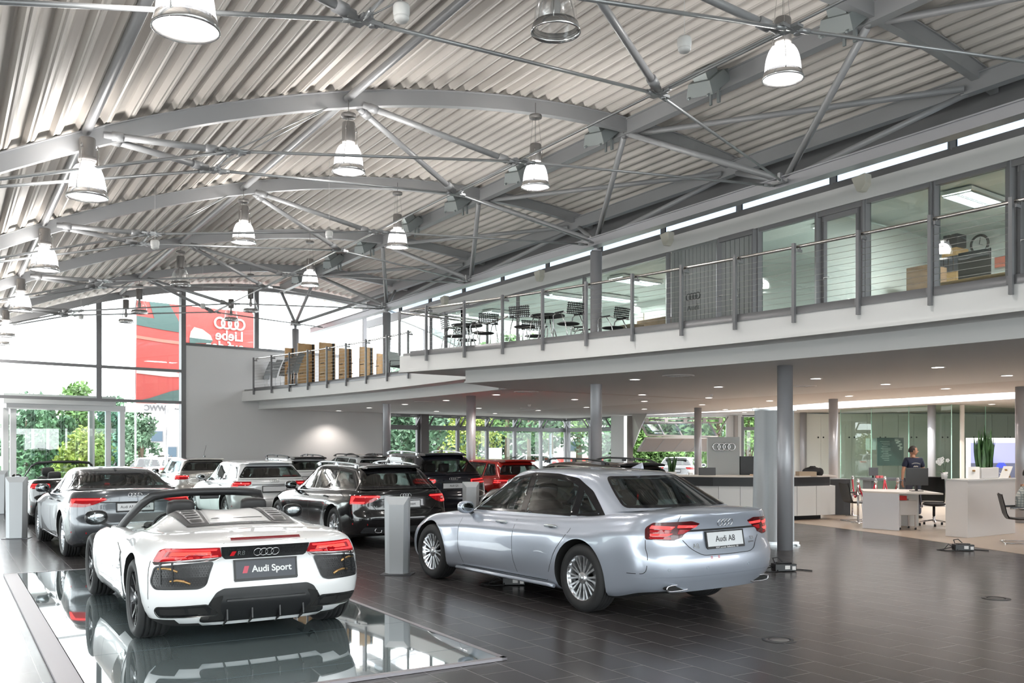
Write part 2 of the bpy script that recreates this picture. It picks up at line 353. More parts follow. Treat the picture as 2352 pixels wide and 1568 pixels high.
# soffit above the ground floor with a long daylight slot
SL = [G(1655, 946, ZC), G(1926, 938, ZC), G(2345, 915, ZC), S(21, 19, ZC)]; SH = [G(1655, 943.5, ZC), G(1926, 922, ZC), G(2345, 899, ZC), S(18.4, 17, ZC)]
def soffit():
    near = [B(s+.02, t) for s, t in edge(eL, -6.5, 16.62, 16)]+[B(s+.02, t) for s, t in edge(eL, 16.66, 31.05, 12)]
    mb = MB()
    poly = [(p.x, p.y) for p in near]+[(p.x, p.y) for p in (W(1, 0), W(5.35), W(16.1))]+[S(5.4, 37.6)[:2]]+[(p.x, p.y) for p in SH]+[S(16.5, 8)[:2], S(14, -1)[:2]]
    mb.prism(poly, ZC*K, ZC*K+.2)
    poly = [S(*q)[:2] for q in ((5.4, 37.6), (12, 36.6), (27, 36), (26, 16), (18.4, 17), (21, 19))]+[(p.x, p.y) for p in SL[2::-1]]
    mb.prism(poly, ZC*K, ZC*K+.2)
    mb.prism([S(*q)[:2] for q in ((14, -1), (16.5, 8), (18.4, 17), (26, 16), (24, -2))], ZC*K, ZC*K+.2)
    for q in (SL, SH):
        for a, b in zip(q, q[1:]): mb.bar(V((a.x, a.y, ZC*K+.6)), V((b.x, b.y, ZC*K+.6)), .08, 1.2)
    return struct(mb.build('ceiling_lower', M_CEIL))
soffit()
# railings
M_WIRE = mat('rail_wire', (.45, .44, .42), .3, 1)
def tOf(x, near):                                    # railing post seen at photo column x
    f = lambda t: (lambda p: 1176+FPX*p.x/p.y)(B(eU(t)-.04, t))
    a, b = (-1, 16.9) if near else (17, 31)
    for _ in range(40):
        m_ = (a+b)/2
        if (f(m_) > x): a = m_
        else: b = m_
    return (a+b)/2
def railing(ts, zr, label):
    t0, t1 = ts[-1], ts[0]
    o = thing('gallery_railing', label, 'railing')
    N = 40; cur = lambda off, z, a=t0, b=t1: [B(eU(a+(b-a)*i/N)+off, a+(b-a)*i/N, z) for i in range(N+1)]
    mb = MB(); mb.tube(cur(.03, zr, t0-2 if ts[0] < 17 else t0, t1+(.9 if ts[0] < 17 else 0)), .024, 10); mb.build('handrail', M_INOX, o)
    for k in range(9): MB().tube(cur(.0, ZT+.08+k*(zr-ZT-.12)/9), .0028, 5).build('wire', M_WIRE, o)
    P = cur(-.015, 0, t0-2 if ts[0] < 17 else t0, t1+(.5 if ts[0] < 17 else 0)); mb = MB()
    F0, F1 = (ZF-.02)*K, ZT*K; mb.grid([[p+V((0, 0, z)) for p in P] for z in (F0, F1)], 0, True); mb.grid([[p+V((CT*.06, ST*.06, z)) for p in P] for z in (F0, F1)], 0, True); mb.grid([P2 for P2 in ([p+V((0, 0, F1)) for p in P], [p+V((CT*.06, ST*.06, F1)) for p in P])], 0, False)
    mb.build('edge_channel', M_FRAME, o)
    for t in ts:
        p = B(eU(t)-.05, t); mb = MB(); T = Matrix.Translation(p) @ Matrix.Rotation(TH, 4, 'Z')
        zk = zr*K; mb.box((0, 0, (3.51+zk+.04)/2), (.05, .045, zk+.04-3.51), M=T); mb.box((.05, -.06, zk-.07), (.12, .02, .04), M=T); mb.box((.07, -.06, zk-.04), (.015, .015, .06), M=T); mb.box((.03, .035, ZT*K-.06), (.05, .05, .1), M=T)
        mb.build('post', M_FRAME, o)
    return o
railing([tOf(x, 1) for x in (980, 1067, 1155, 1247, 1347, 1453, 1566, 1689, 1824, 1972, 2137, 2323)], 4.9, 'long wire railing with steel handrail along the curved gallery before the offices')
railing([tOf(x, 0) for x in (583, 624, 665, 707, 751, 795, 841, 889, 938)], 5.03, 'shorter wire railing in front of the wooden sample boards')
# short return railing at the gallery step
o = thing('step_railing', 'short railing across the gallery at the level step by the tables', 'railing')
a, b = B(eU(16.9)+.0, 17.0), B(eU(16.9)+2.6, 17.3)
mb = MB(); mb.tube([a+V((0, 0, 4.61)), b+V((0, 0, 4.61))], .022); mb.tube([b+V((0, 0, 4.61)), b+B(.0, -.9, 4.95)], .022)
mb.build('handrail', M_INOX, o)
for k in range(3):
    p = a.lerp(b, k/2); MB().box((p.x, p.y, 4.15), (.045, .045, .95), TH).build('post', M_FRAME, o)
# ---------------------------------------------------------------- glass front, grey wall, upper glass
def pane(name, quad, m=M_GLASS, th=.01):
    a, b, c, d = [V(q) for q in quad]; n = (b-a).cross(d-a).normalized()*th
    return MB().add([a, b, c, d, a+n, b+n, c+n, d+n], [(0, 3, 2, 1), (4, 5, 6, 7), (0, 1, 5, 4), (1, 2, 6, 5), (2, 3, 7, 6), (3, 0, 4, 7)]).build(name, m, merge=False)
def Warch(u): p = W(u); return arch(toB(p)[0])
uc = uW(418)
mb = MB(); us = [uW(-120), uW(0), uW(110), uW(226), uc, uW(503), uW(588), uW(748), uW(870), uW(970)]
us[0] = -16.4
front = thing('window_front', 'tall glass front under the arched roof with slim dark mullions', 'window')
front['kind'] = 'structure'
cols = [-16.4, -12.7, us[3]-4.2, us[3], uc, us[6], 4.6, 7.6, 11.0]
for a, b in zip(cols, cols[1:]):
    z0s = [(0, 3.36), (3.36, 4.5), (4.5, None)] if b <= uc+.01 else [(5.5, None)] if b < 4 else [(3.9, None)]
    for z0, z1 in z0s:
        if z1 is None: pane('glass_pane', (W(a, z0), W(b, z0), W(b, Warch(b)-.2), W(a, Warch(a)-.2))).parent = front
        elif z0 == 0 and b == us[3]:
            continue
        elif z0 == 0 and b > us[3] and b <= uc+.01:
            pane('glass_pane', (W(a+2.55, z0), W(b, z0), W(b, z1), W(a+2.55, z1))).parent = front
        else: pane('glass_pane', (W(a, z0), W(b, z0), W(b, z1), W(a, z1))).parent = front
for u in cols[1:]:
    wd = .2 if u == uc else .075; zb = 0 if u == uc or u < us[3] else 5.5 if u == us[6] else 3.9 if u > uc else 3.36
    MB().bar(W(u, zb, .04), W(u, Warch(u)-.2, .04), wd, .16, up=(WD.x, WD.y, 0)).build('mullion', M_FRAME, front)
for z, a, b in ((4.5, -16.4, uc), (3.38, -16.4, uc)): MB().bar(W(a, z, .04), W(b, z, .04), .12, .09).build('transom', M_FRAME, front)
n = 40; P = []
for i in range(n+1):
    u = -16.4+27.4*i/n; z = Warch(u)-.05
    P.append([W(u, z, -.06), W(u, z, .1), W(u, z-.25, .1), W(u, z-.25, -.06)])
MB().grid(P, 0, False, True).build('arch_beam', M_STEEL, front)
wl = MB(); wl.bar(W(uc+.1, 2.72, 0), W(5.4, 2.72, 0), .2, 5.44*K); struct(wl.build('wall_grey', M_WALLG))
wl = MB(); wl.bar(W(uc+.1, 5.48, 0), W(3.9, 5.48, 0), .26, .09); struct(wl.build('trim_wall_cap', mat('wall_cap', (.16, .16, .165), .3, .6)))
# left and rear glazing of the hall (daylight)
lw = thing('window_left', 'low glass wall along the left side of the hall', 'window'); lw['kind'] = 'structure'
tt = [TNEAR+i*(30-TNEAR)/9 for i in range(10)]
for a, b in zip(tt, tt[1:]): pane('glass_pane', (B(SLEFT, a, 0), B(SLEFT, b, 0), B(SLEFT, b, arch(SLEFT)-.2), B(SLEFT, a, arch(SLEFT)-.2))).parent = lw
for t in tt: MB().bar(B(SLEFT, t, 0), B(SLEFT, t, arch(SLEFT)), .1, .14).build('mullion', M_FRAME, lw)
rw = thing('window_rear', 'glass wall behind the camera', 'window'); rw['kind'] = 'structure'
ss = [SLEFT+i*2.9 for i in range(7)]
for a, b in zip(ss, ss[1:]): pane('glass_pane', (B(a, TNEAR, 0), B(b, TNEAR, 0), B(b, TNEAR, arch(min(b, 14.8))-.1), B(a, TNEAR, arch(a)-.1))).parent = rw
for s in ss: MB().bar(B(s, TNEAR, 0), B(s, TNEAR, arch(min(s, 14.8))), .1, .14).build('mullion', M_FRAME, rw)
# upper offices
SO = 13.9
def OS(t, z, off=0): return B(SO+off, t, z)
struct(MB().bar(OS(-6.5, 6.48), OS(24.9, 6.48), .16, .32).build('trim_bulkhead', M_FAS))
struct(MB().bar(B(14.3, -6.5, 6.78), B(14.3, 30.9, 6.78), .1, .28).build('trim_clerestory_sill', M_FRAME))
struct(MB().bar(B(14.3, -6.5, 7.45), B(14.3, 30.9, 7.45), .1, .53).build('trim_clerestory_head', M_FRAME))
cw = thing('window_clerestory', 'narrow strip window under the roof edge above the offices', 'window'); cw['kind'] = 'structure'
for i in range(16):
    a = -6.5+i*2.3; MB().bar(B(14.3, a, 6.9), B(14.3, a, 7.2), .09, .12).build('mullion', M_FRAME, cw)
pane('glass_pane', (B(14.3, -6.5, 6.93), B(14.3, 30.3, 6.93), B(14.3, 30.3, 7.17), B(14.3, -6.5, 7.17)), glassmat('frosted_strip', (.42, .46, .5), .06)).parent = cw
slab_poly('floor_gallery', [B(s+.08, t)[:2] for s, t in edge(eU, -6.5, 16.95, 16)]+[B(s+.08, t)[:2] for s, t in edge(eU, 16.96, 31, 12)]+[B(19, 33)[:2], B(19, -6.5)[:2]], (ZF-.05)*K, (ZT-.03)*K, mat('gallery_floor', (.3, .3, .3), .6))
slab_poly('ceiling_office', [B(13.95, -6.5)[:2], B(13.95, 24.8)[:2], B(18.6, 24.8)[:2], B(18.6, -6.5)[:2]], 6.42*K, 6.6*K, mat('office_ceiling', (.62, .66, .63), .9))
struct(MB().bar(B(18.5, -6.5, 5.2), B(18.5, 24.9, 5.2), .2, 2.5*K).build('wall_office_back', mat('office_wall', (.72, .75, .73), .9)))
wt = [(1535, 'frame'), ]
def opane(x0, x1, label, solid=None, mull=()):
    t0, t1 = onS(x0, SO), onS(x1, SO); a, b = min(t0, t1), max(t0, t1)
    o = thing('office_window', label, 'window', group='gallery office glazing'); 
    o['kind'] = 'structure'
    if solid is None: pane('glass_pane', (OS(a, ZT), OS(b, ZT), OS(b, 6.31), OS(a, 6.31)), glassmat('office_glass', (.84, .9, .87), .08)).parent = o
    mb = MB()
    for t in [a, b]+[a+(b-a)*k for k in mull]: mb.bar(OS(t, ZT), OS(t, 6.31), .09, .1)
    mb.bar(OS(a, 6.28), OS(b, 6.28), .1, .09); mb.bar(OS(a, ZT+.04), OS(b, ZT+.04), .1, .08)
    mb.build('window_frame', M_FRAME, o); return o
opane(990, 1062, 'glazing', mull=(.5,)); opane(1062, 1535, 'glazing', mull=(.33, .66))
opane(1745, 1880, 'glazing'); opane(1992, 2142, 'glazing'); opane(2150, 2320, 'glazing'); opane(2400, 2700, 'glazing', mull=(.5,))
def lamella(x0, x1, name='ribbed_cladding'):
    a, b = onS(x1, SO), onS(x0, SO); mb = MB(); mb.bar(OS(a, 5.14), OS(b, 5.14), .06, 2.35*K)
    n = int((b-a)/.11)
    for i in range(n): t = a+(b-a)*(i+.5)/n; mb.bar(OS(t, ZT+.06, -.04), OS(t, 6.26, -.04), (b-a)/n*.86, .02, up=(CT, ST, 0))
    return mb.build(name, mat('lamella_grey', (.24, .26, .26), .45, .2))
o = lamella(1545, 1648); tag(o, 'grey ribbed wall panel with faint ring logo left of the office door', 'wall panel')
WX, WY = cos(AX), sin(AX); T = Matrix(((-WX, 0, -WY, 0), (-WY, 0, WX, 0), (0, 1, 0, 0), (0, 0, 0, 1)))    # local xy -> wall facing the hall, reading left to right
lp = OS(onS(1596, SO), 5.02, -.06); q = rings_mb(MB(), Matrix.Translation(lp+V((0, 0, .14))) @ T, .42).build('ring_logo', mat('logo_dark', (.08, .09, .09), .4), o)
q = text_mesh('Audi', .2, m=MATS['logo_dark'], parent=o); q.matrix_local = Matrix.Translation(lp-V((0, 0, .1))) @ T
dr = thing('office_door', 'grey ribbed door with lever handle and pull bars on the gallery', 'door')
lamella(1660, 1735, 'door_leaf').parent = dr
a, b = onS(1738, SO), onS(1658, SO); mb = MB()
for t in (a, b): mb.bar(OS(t, ZT, -.03), OS(t, 6.3, -.03), .1, .14)
mb.bar(OS(a, 6.26, -.03), OS(b, 6.26, -.03), .14, .1); mb.build('door_frame', M_FRAME, dr)
hp = OS(onS(1662, SO), 5.05, -.1); MB().tube([hp, hp+V((-CT*.05, -ST*.05, 0)), hp+V((-CT*.05+ST*.12, -ST*.05-CT*.12, 0))], .011).build('lever_handle', M_CHROME, dr)
for x in (1694, 1700): p = OS(onS(x, SO), 5.0, -.09); MB().cyl(p-V((0, 0, .12)), p+V((0, 0, .12)), .01).build('pull_bar', M_CHROME, dr)
for x0, x1, lab in ((1882, 1988, 'glazed grey office door beside the lit ceiling lamp'), (2326, 2398, 'glazed grey office door at the right edge, upper floor')):
    dr = thing('office_door', lab, 'door'); a, b = onS(x1, SO), onS(x0, SO); mb = MB()
    for t in (a, b): mb.bar(OS(t, ZT, -.02), OS(t, 6.3, -.02), .1, .12)
    mb.bar(OS(a, 6.25, -.02), OS(b, 6.25, -.02), .12, .1); mb.build('door_frame', M_FRAME, dr)
    mb = MB()
    for t in (a+.13, b-.13): mb.bar(OS(t, ZT+.02, -.02), OS(t, 6.18, -.02), .09, .06)
    for z in (6.15, ZT+.06): mb.bar(OS(a+.1, z, -.02), OS(b-.1, z, -.02), .06, .09)
    mb.build('door_leaf', M_FRAME, dr); pane('glass_pane', (OS(a+.14, ZT+.08), OS(b-.14, ZT+.08), OS(b-.14, 6.1), OS(a+.14, 6.1)), MATS['office_glass']).parent = dr
    p = OS(b-.16, 5.02, -.09); MB().tube([p+V((0, 0, -.06)), p, p+V((ST*.1, -CT*.1, 0))], .01).build('lever_handle', M_CHROME, dr)
for t_, nm in ((24.85, 'wall_office_end'), (onS(1538, SO), 'wall_office_mid'), (onS(1884, SO), 'wall_office_kitchen')):
    if nm == 'wall_office_mid': continue
    struct(MB().bar(B(14.0, t_, 5.15), B(18.5, t_, 5.15), .1, 2.4*K).build(nm, MATS['office_wall'])) if nm != 'wall_office_end' else None
pane('glass_pane_end', (B(14, 24.85, ZT), B(18.5, 24.85, ZT), B(18.5, 24.85, 6.4), B(14, 24.85, 6.4))); struct(bpy.data.objects['glass_pane_end']); bpy.data.objects['glass_pane_end'].name = 'window_9'
# ================================================================ LAMPS UNDER THE ROOF
M_LAMPB = mat('lamp_housing', (.2, .19, .185), .4, .3)
M_RIM = mat('lamp_rim', (.6, .6, .6), .15, .9)
def acrylic(name, lit):
    m = bpy.data.materials.new(name); m.use_nodes = True; nt = m.node_tree; nt.nodes.clear()
    o = nt.nodes.new('ShaderNodeOutputMaterial'); mx = nt.nodes.new('ShaderNodeMixShader'); t = nt.nodes.new('ShaderNodeBsdfTransparent'); mx.inputs[0].default_value = .55 if lit else .34
    if lit:
        e = nt.nodes.new('ShaderNodeEmission'); e.inputs[0].default_value = (.97, .97, 1, 1); e.inputs[1].default_value = 1.3
        g = e
    else: g = nt.nodes.new('ShaderNodeBsdfGlossy'); g.inputs['Roughness'].default_value = .15; g.inputs[0].default_value = (.9, .9, .9, 1)
    nt.links.new(t.outputs[0], mx.inputs[1]); nt.links.new(g.outputs[0], mx.inputs[2]); nt.links.new(mx.outputs[0], o.inputs[0]); return m
M_ACL, M_ACU = acrylic('lit_acrylic_bell', 1), acrylic('clear_acrylic_bell', 0)
M_BULB = mat('lamp_bulb', (1, 1, 1), .3, emit=(1, .98, .95), es=14)
M_BULBO = mat('lamp_bulb_off', (.6, .6, .6), .2)
def bell(loc, lit, top, label, disc=True):
    o = thing('bell_lamp', label, 'pendant lamp', loc, 0, 'bell lamps under the arched roof')
    rad, h = .205, .35
    prof = [(.07+(rad-.07)*sqrt(max(0, 1-(i/10)**2.3)), .05+h*(i/10)) for i in range(11)]
    mb = MB().lathe(prof, 28)
    b = mb.build('lamp_shade', M_ACL if lit else M_ACU, o)
    mb = MB().lathe([(rad+.004, .085), (rad+.024, .03), (rad+.03, 0), (rad+.02, -.004), (rad+.014, .03), (rad-.002, .085), (rad+.004, .085)], 36); mb.build('rim', M_RIM, o)
    mb = MB().lathe([(0, .41), (.088, .41), (.092, .43), (.092, .68), (.085, .70), (0, .70)], 20); mb.build('housing', M_LAMPB, o)
    mb = MB().sph((0, 0, .24), (.05, .05, .09)); mb.cyl((0, 0, .3), (0, 0, .42), .03); mb.build('bulb', M_BULB if lit else M_BULBO, o)
    mb = MB()
    for k in range(3):
        a = k*2.09+.4; c_, s_ = cos(a), sin(a)
        mb.tube([(c_*r, s_*r, z) for r, z in ((rad+.01, .06), (rad*.98, .16), (rad*.86, .27), (.125, .4), (.115, .62))], .005, 5)
        mb.cyl((c_*.09, s_*.09, .58), (c_*.125, s_*.125, .58), .006, n=6)
    mb.build('bracket', M_RIM, o)
    H = top-loc[2]; mb = MB()
    for k in range(3):
        a = k*2.09+.4; mb.cyl((cos(a)*.11, sin(a)*.11, .62), (cos(a)*.05, sin(a)*.05, H), .0025, n=5, caps=False)
    mb.cyl((0, 0, .7), (0, 0, H), .004, n=5, caps=False); mb.build('wire', M_RIM, o)
    if disc:
        mb = MB().lathe([(0, H-.03), (.1, H-.03), (.105, H), (.1, H+.02), (0, H+.03)], 20); mb.cyl((0, 0, H), (0, 0, H+.22), .006, n=6); mb.build('ceiling_disc', M_LAMPB, o)
    if lit:
        l = bpy.data.lights.new('lamp_light', 'POINT'); l.energy = LAMPW; l.shadow_soft_size = .16; l.color = (1, .97, .93)
        q = bpy.data.objects.new('lamp_light', l); COL.objects.link(q); q.parent = o; q.location = (0, 0, .2)
    return o
LAMPW = 130
rown = ['left row', 'middle row', 'right row']; near = ['nearest the camera', 'second from the camera', 'third from the camera', 'fourth from the camera', 'fifth from the camera', 'last, before the glass front']
for r_, (s_, zr) in enumerate(((SP1, 4.93), (SP2-.02, 5.91), (8.35, 6.25))):
    for k in range(6):
        t_ = TB[k+1] if k < 5 else 29.6
        lit = (r_, k) not in ((1, 0), (1, 3), (1, 4), (2, 4), (1, 5), (2, 5))
        dy = -.16 if r_ < 2 else -.3
        bell(B(s_, t_+dy, zr-.02), lit, (arch(s_)-.40)*K, f'{"lit" if lit else "unlit clear"} bell-shaped pendant lamp, {rown[r_]}, {near[k]}')
# a few reflections need no geometry; hanging smoke detectors
M_DET = mat('detector_white', (.75, .75, .74), .5)
dets = [(922, 30, 38, 'beside the tie rod at the top'), (1572, 103, 32, 'between two floodlights'), (356, 562, 19, 'left of the arched beams, mid roof'), (756, 540, 17, 'under the red cable, mid roof'), (466, 703, 11, 'before the red banner'), (186, 727, 11, 'before the upper glass front')]
for x, y, wpx, lab in dets:
    Y = FPX*.14/wpx/KY; p = D(x, y, Y); s_, t_ = toB(p); top = (arch(s_)+.02)*K-p.z
    o = thing('smoke_detector', 'small white smoke detector hanging on a wire, '+lab, 'smoke detector', p, 0, 'hanging smoke detectors')
    MB().lathe([(0, -.075), (.05, -.073), (.066, -.05), (.066, -.035), (.058, -.03), (.066, -.024), (.072, 0), (.072, .055), (.06, .075), (0, .078)], 20).build('body', M_DET, o)
    MB().cyl((0, 0, .07), (0, 0, top), .003, n=5).build('wire', M_DET, o)
# floodlights on the long girder
M_GALV = mat('galvanised', (.30, .33, .33), .45, .4)
M_FGL = glassmat('flood_glass', (.85, .92, .9), .12)
fx = [(1935, 'at the top right'), (1622, 'second from the top right'), (1378, 'third, at the first arch'), (1190, 'fourth, with red reflections'), (1048, 'fifth, before the second arch'), (938, 'sixth along the girder'), (836, 'seventh along the girder'), (762, 'eighth along the girder'), (688, 'last, by the glass front')]
for x, lab in fx:
    t_ = onS(x, SP3-.38)
    o = thing('floodlight', 'grey galvanised floodlight on the roof girder, '+lab, 'floodlight', B(SP3-.38, t_, ZP3-.02), TH, 'floodlights along the girder')
    T = Matrix.Rotation(R(-38), 4, 'Y') @ Matrix.Rotation(R(8), 4, 'X')
    mb = MB(); w_, h_, d_ = .30, .25, .17
    mb.add([T @ V(p) for p in ((-w_, -h_, -d_), (w_, -h_, -d_), (w_, h_, -d_), (-w_, h_, -d_), (-w_*.7, -h_*.8, .02), (w_*.7, -h_*.8, .02), (w_*.7, h_*.8, .02), (-w_*.7, h_*.8, .02))], [(4, 5, 6, 7), (0, 1, 5, 4), (1, 2, 6, 5), (2, 3, 7, 6), (3, 0, 4, 7)])
    mb.box((0, 0, .09), (.3, .26, .14), M=T)
    mb.box((w_*.95, 0, -.06), (.02, .44, .1), M=T)
    for k in (-.18, .18): mb.box((-w_, k, -d_+.01), (.09, .03, .03), M=T)
    mb.build('body', M_GALV, o)
    mb = MB().box((0, 0, -d_-.004), (w_*1.9, h_*1.9, .008), M=T); mb.build('front_glass', M_FGL, o)
    mb = MB(); mb.cyl(T @ V((0, -.07, -.08)), T @ V((0, .07, -.08)), .018); mb.build('bulb', M_BULBO, o)
    mb = MB(); mb.box((.2, 0, .05), (.35, .04, .04)); mb.box((.3, .0, -.1), (.04, .05, .42)); mb.box((.3, .16, -.1), (.03, .04, .42)); mb.build('bracket', M_GALV, o)
# loudspeakers on the bulkhead
for x, y, lab in ((1977, 424, 'largest, above the office panes'), (1531, 551, 'above the ribbed wall panel'), (1238, 635, 'above the tables'), (1020, 692, 'at the far end of the gallery')):
    q_ = B(SO-.15, onS(x, SO-.15)); p = D(x, y, q_.y/KY)
    o = MB().prism([(-.14, .13), (.14, .16), (.16, -.02), (.07, -.13), (-.02, -.13)], -.1, .08, M=Matrix(((-WX, 0, -WY, 0), (-WY, 0, WX, 0), (0, 1, 0, 0), (0, 0, 0, 1)))).build('wall_speaker', mat('speaker_cream', (.68, .66, .58), .5), bevel=.01)
    o.location = p; tag(o, 'cream wedge-shaped loudspeaker on the white bulkhead, '+lab, 'loudspeaker', 'bulkhead loudspeakers')
# ================================================================ CEILING LIGHTS UNDER THE GALLERY
M_DL = mat('downlight_lens', (1, 1, 1), .4, emit=(1, .93, .9), es=9)
M_DR = mat('downlight_ring', (.75, .72, .7), .4)
dl = [(1458, 871), (1650, 888), (1874, 869), (2154, 843), (2313, 862), (2034, 882), (2172, 892), (2280, 905), (1950, 909), (1893, 926), (2078, 915), (1768, 920), (1735, 937), (1710, 947), (1613, 929), (1628, 913), (1666, 940), (1320, 917), (1347, 935), (1140, 906), (1025, 919), (930, 928), (848, 936), (778, 943), (1236, 942), (1475, 906), (1480, 921), (1480, 939), (1003, 944), (1100, 937), (1137, 949), (2278, 928)]
for i, (x, y) in enumerate(dl):
    p = G(x, y, ZC)
    if p.y > 38: continue
    o = thing('downlight', 'small round lit downlight set flush in the ceiling under the gallery', 'downlight', p, 0, 'flush downlights under the gallery')
    MB().lathe([(.125, .005), (.125, -.008), (.1, -.008), (.1, .005)], 20).build('trim_ring', M_DR, o)
    MB().cyl((0, 0, -.004), (0, 0, .002), .1, n=20).build('lens', M_DL, o)
    l = bpy.data.lights.new('downlight_spot', 'SPOT'); l.energy = 85; l.spot_size = R(130); l.spot_blend = .6; l.shadow_soft_size = .1; l.color = (1, .9, .82)
    q = bpy.data.objects.new('downlight_spot', l); COL.objects.link(q); q.parent = o; q.location = (0, 0, -.03)
for x, y, lab in ((1558, 862, 'largest, near the fascia'), (1209, 899, 'behind the corner of the step'), (975, 922, 'nearest the grey wall'), (1215, 937, 'near the far windows'), (1468, 916, 'left of the open gate'), (1843, 886, 'partly behind the column')):
    p = G(x, y, ZC); o = thing('ceiling_vent', 'round white swirl vent in the lower ceiling, '+lab, 'ceiling vent', p, 0, 'round ceiling vents')
    MB().lathe([(.3, .004), (.3, -.012), (.27, -.02), (.25, -.012)], 28).build('ring', M_DR, o)
    mb = MB().cyl((0, 0, -.004), (0, 0, .003), .26, n=28)
    for k in range(16): a = k*pi/8; mb.box((cos(a)*.15, sin(a)*.15, -.01), (.17, .02, .008), a+.5)
    mb.build('vent_plate', mat('vent_white', (.72, .72, .72), .4), o)
for x, y, lab in ((1216, 929, 'near the column by the windows'), (1634, 905, 'above the reception')):
    p = G(x, y, ZC); o = MB().lathe([(0, -.07), (.03, -.068), (.05, -.05), (.05, -.02), (.06, -.015), (.06, .0)], 16).build('smoke_detector', M_DET); o.location = p
    tag(o, 'small round smoke detector fixed to the lower ceiling, '+lab, 'smoke detector')
# ================================================================ FAR WALLS OF THE GROUND FLOOR
def cdt(polys, holes=(), g=.06):
    """2-D polygon (list of xy) filled with a grid of points; returns pts, tris"""
    out = polys; pts = [V(p) for p in out]; n = len(pts); edges = [(i, (i+1) % n) for i in range(n)]
    allh = []
    for h in holes:
        k = len(pts); pts += [V(p) for p in h]; m_ = len(h); edges += [(k+i, k+(i+1) % m_) for i in range(m_)]; allh.append(h)
    def inside(p, q):
        c = False; j = len(q)-1
        for i in range(len(q)):
            if (q[i][1] > p[1]) != (q[j][1] > p[1]) and p[0] < (q[j][0]-q[i][0])*(p[1]-q[i][1])/(q[j][1]-q[i][1])+q[i][0]: c = not c
            j = i
        return c
    xs = [p[0] for p in out]; ys = [p[1] for p in out]
    x = min(xs)+g*.6
    while g and x < max(xs):
        y = min(ys)+g*.6
        while y < max(ys):
            if inside((x, y), out) and not any(inside((x, y), h) for h in holes):
                if all((V((x, y))-p).length > g*.35 for p in pts[:n]): pts.append(V((x, y)))
            y += g
        x += g
    r = delaunay_2d_cdt(pts, edges, [], 0, 1e-6); vs, fs = r[0], r[2]; tri = []
    for f in fs:
        c = sum((vs[i] for i in f), V((0, 0)))/len(f)
        if inside(c, out) and not any(inside(c, h) for h in holes): tri.append(tuple(f))
    return vs, tri
def windows_run(p0, p1, n, label, name='window_band', awn=True):
    o = thing(name, label, 'window'); o['kind'] = 'structure'
    p0, p1 = V((p0[0], p0[1])), V((p1[0], p1[1])); d = (p1-p0).normalized(); L = (p1-p0).length
    P = lambda t, z, off=0: V((p0.x+d.x*t+d.y*off, p0.y+d.y*t-d.x*off, z))
    pane('glass_pane', (P(0, 0), P(L, 0), P(L, 2.47), P(0, 2.47))).parent = o
    for i in range(n+1): MB().bar(P(L*i/n, 0), P(L*i/n, ZC*K+.1), .12, .14, up=(d.x, d.y, 0)).build('mullion', M_FRAME, o)
    for z, h in ((2.47, .14), (.06, .12), (ZC*K, .12)): MB().bar(P(0, z), P(L, z), .14, h).build('transom', M_FRAME, o)
    if awn:
        for i in range(n):
            a, b = L*i/n+.12, L*(i+1)/n-.12; mb = MB(); q = [(a, 2.56, .03), (b, 2.56, .03), (b, 2.93, .33), (a, 2.93, .33)]; q = [P(*x) for x in q]
            for k in range(4): mb.bar(q[k], q[(k+1) % 4], .05, .06)
            mb.bar(P((a+b)/2-.25, 2.96, .3), P((a+b)/2+.25, 2.96, .3), .04, .04)
            f = mb.build('vent_sash', M_FRAME, o); pane('glass_pane', q).parent = f
    return o
windows_run(W(5.5), W(7.25), 1, 'glazing'); windows_run(W(7.7), W(16.1), 5, 'glazing')
struct(MB().box(W(7.48, 1.61), (.4, .4, 3.04), atan2(WD.y, WD.x)).build('trim_post_dark', mat('dark_bronze', (.12, .11, .11), .4, .3)))
windows_run(S(2.85, 41.35), S(4.75, 38.6), 2, 'glazing')
struct(MB().box(S(5.02, 38.2, 1.61), (.7, .4, 3.04), -.75).build('wall_pillar', M_WHITE))
struct(MB().bar(S(9.6, 36.9, 1.61), S(10.25, 36.8, 1.61), .25, 3.04).build('wall_pier', M_WHITE))
struct(MB().bar(S(5.3, 37.6, 3.3), S(12, 36.6, 3.3), .25, .3).build('wall_lintel', M_WHITE))
o = windows_run(S(10.3, 36.8), S(11.6, 36.6), 1, 'glazing', awn=False)
sgn = MB().box(D(1372, 991, 38.5), (.34, .04, .3)).build('exit_sign', mat('exit_green', (.02, .35, .12), .4, emit=(.02, .5, .15), es=.5)); tag(sgn, 'small green exit sign hanging before the far window', 'exit sign')
# folding gate, half raised
gt = thing('folding_gate', 'half raised folding gate with glazed upper leaf and white lower leaf', 'gate')
M_GF = mat('gate_frame', (.62, .58, .55), .45, .3)
def leafq(q, n, nm, mm):
    q = [V(x) for x in q]; mb = MB()
    for k in range(4): mb.bar(q[k], q[(k+1) % 4], .07, .07)
    for i in range(1, n): mb.bar(q[0].lerp(q[1], i/n), q[3].lerp(q[2], i/n), .05, .05)
    f = mb.build(nm, M_GF, gt); pane('panel', q, mm, .02).parent = f; return f
gy = 36.6
gq = lambda x, y, Y: D(x, y, Y)
leafq((gq(1486, 999, gy-1.6), gq(1648, 1003, gy-1.6), gq(1628, 970, gy-.2), gq(1470, 968, gy-.2)), 4, 'upper_leaf', glassmat('gate_glass', (.8, .84, .95), .12))
leafq((gq(1465, 1035, gy-.3), gq(1625, 1035, gy-.3), gq(1660, 1005, gy-1.6), gq(1484, 1005, gy-1.6)), 4, 'lower_leaf', mat('gate_white', (.8, .72, .67), .6))
mb = MB()
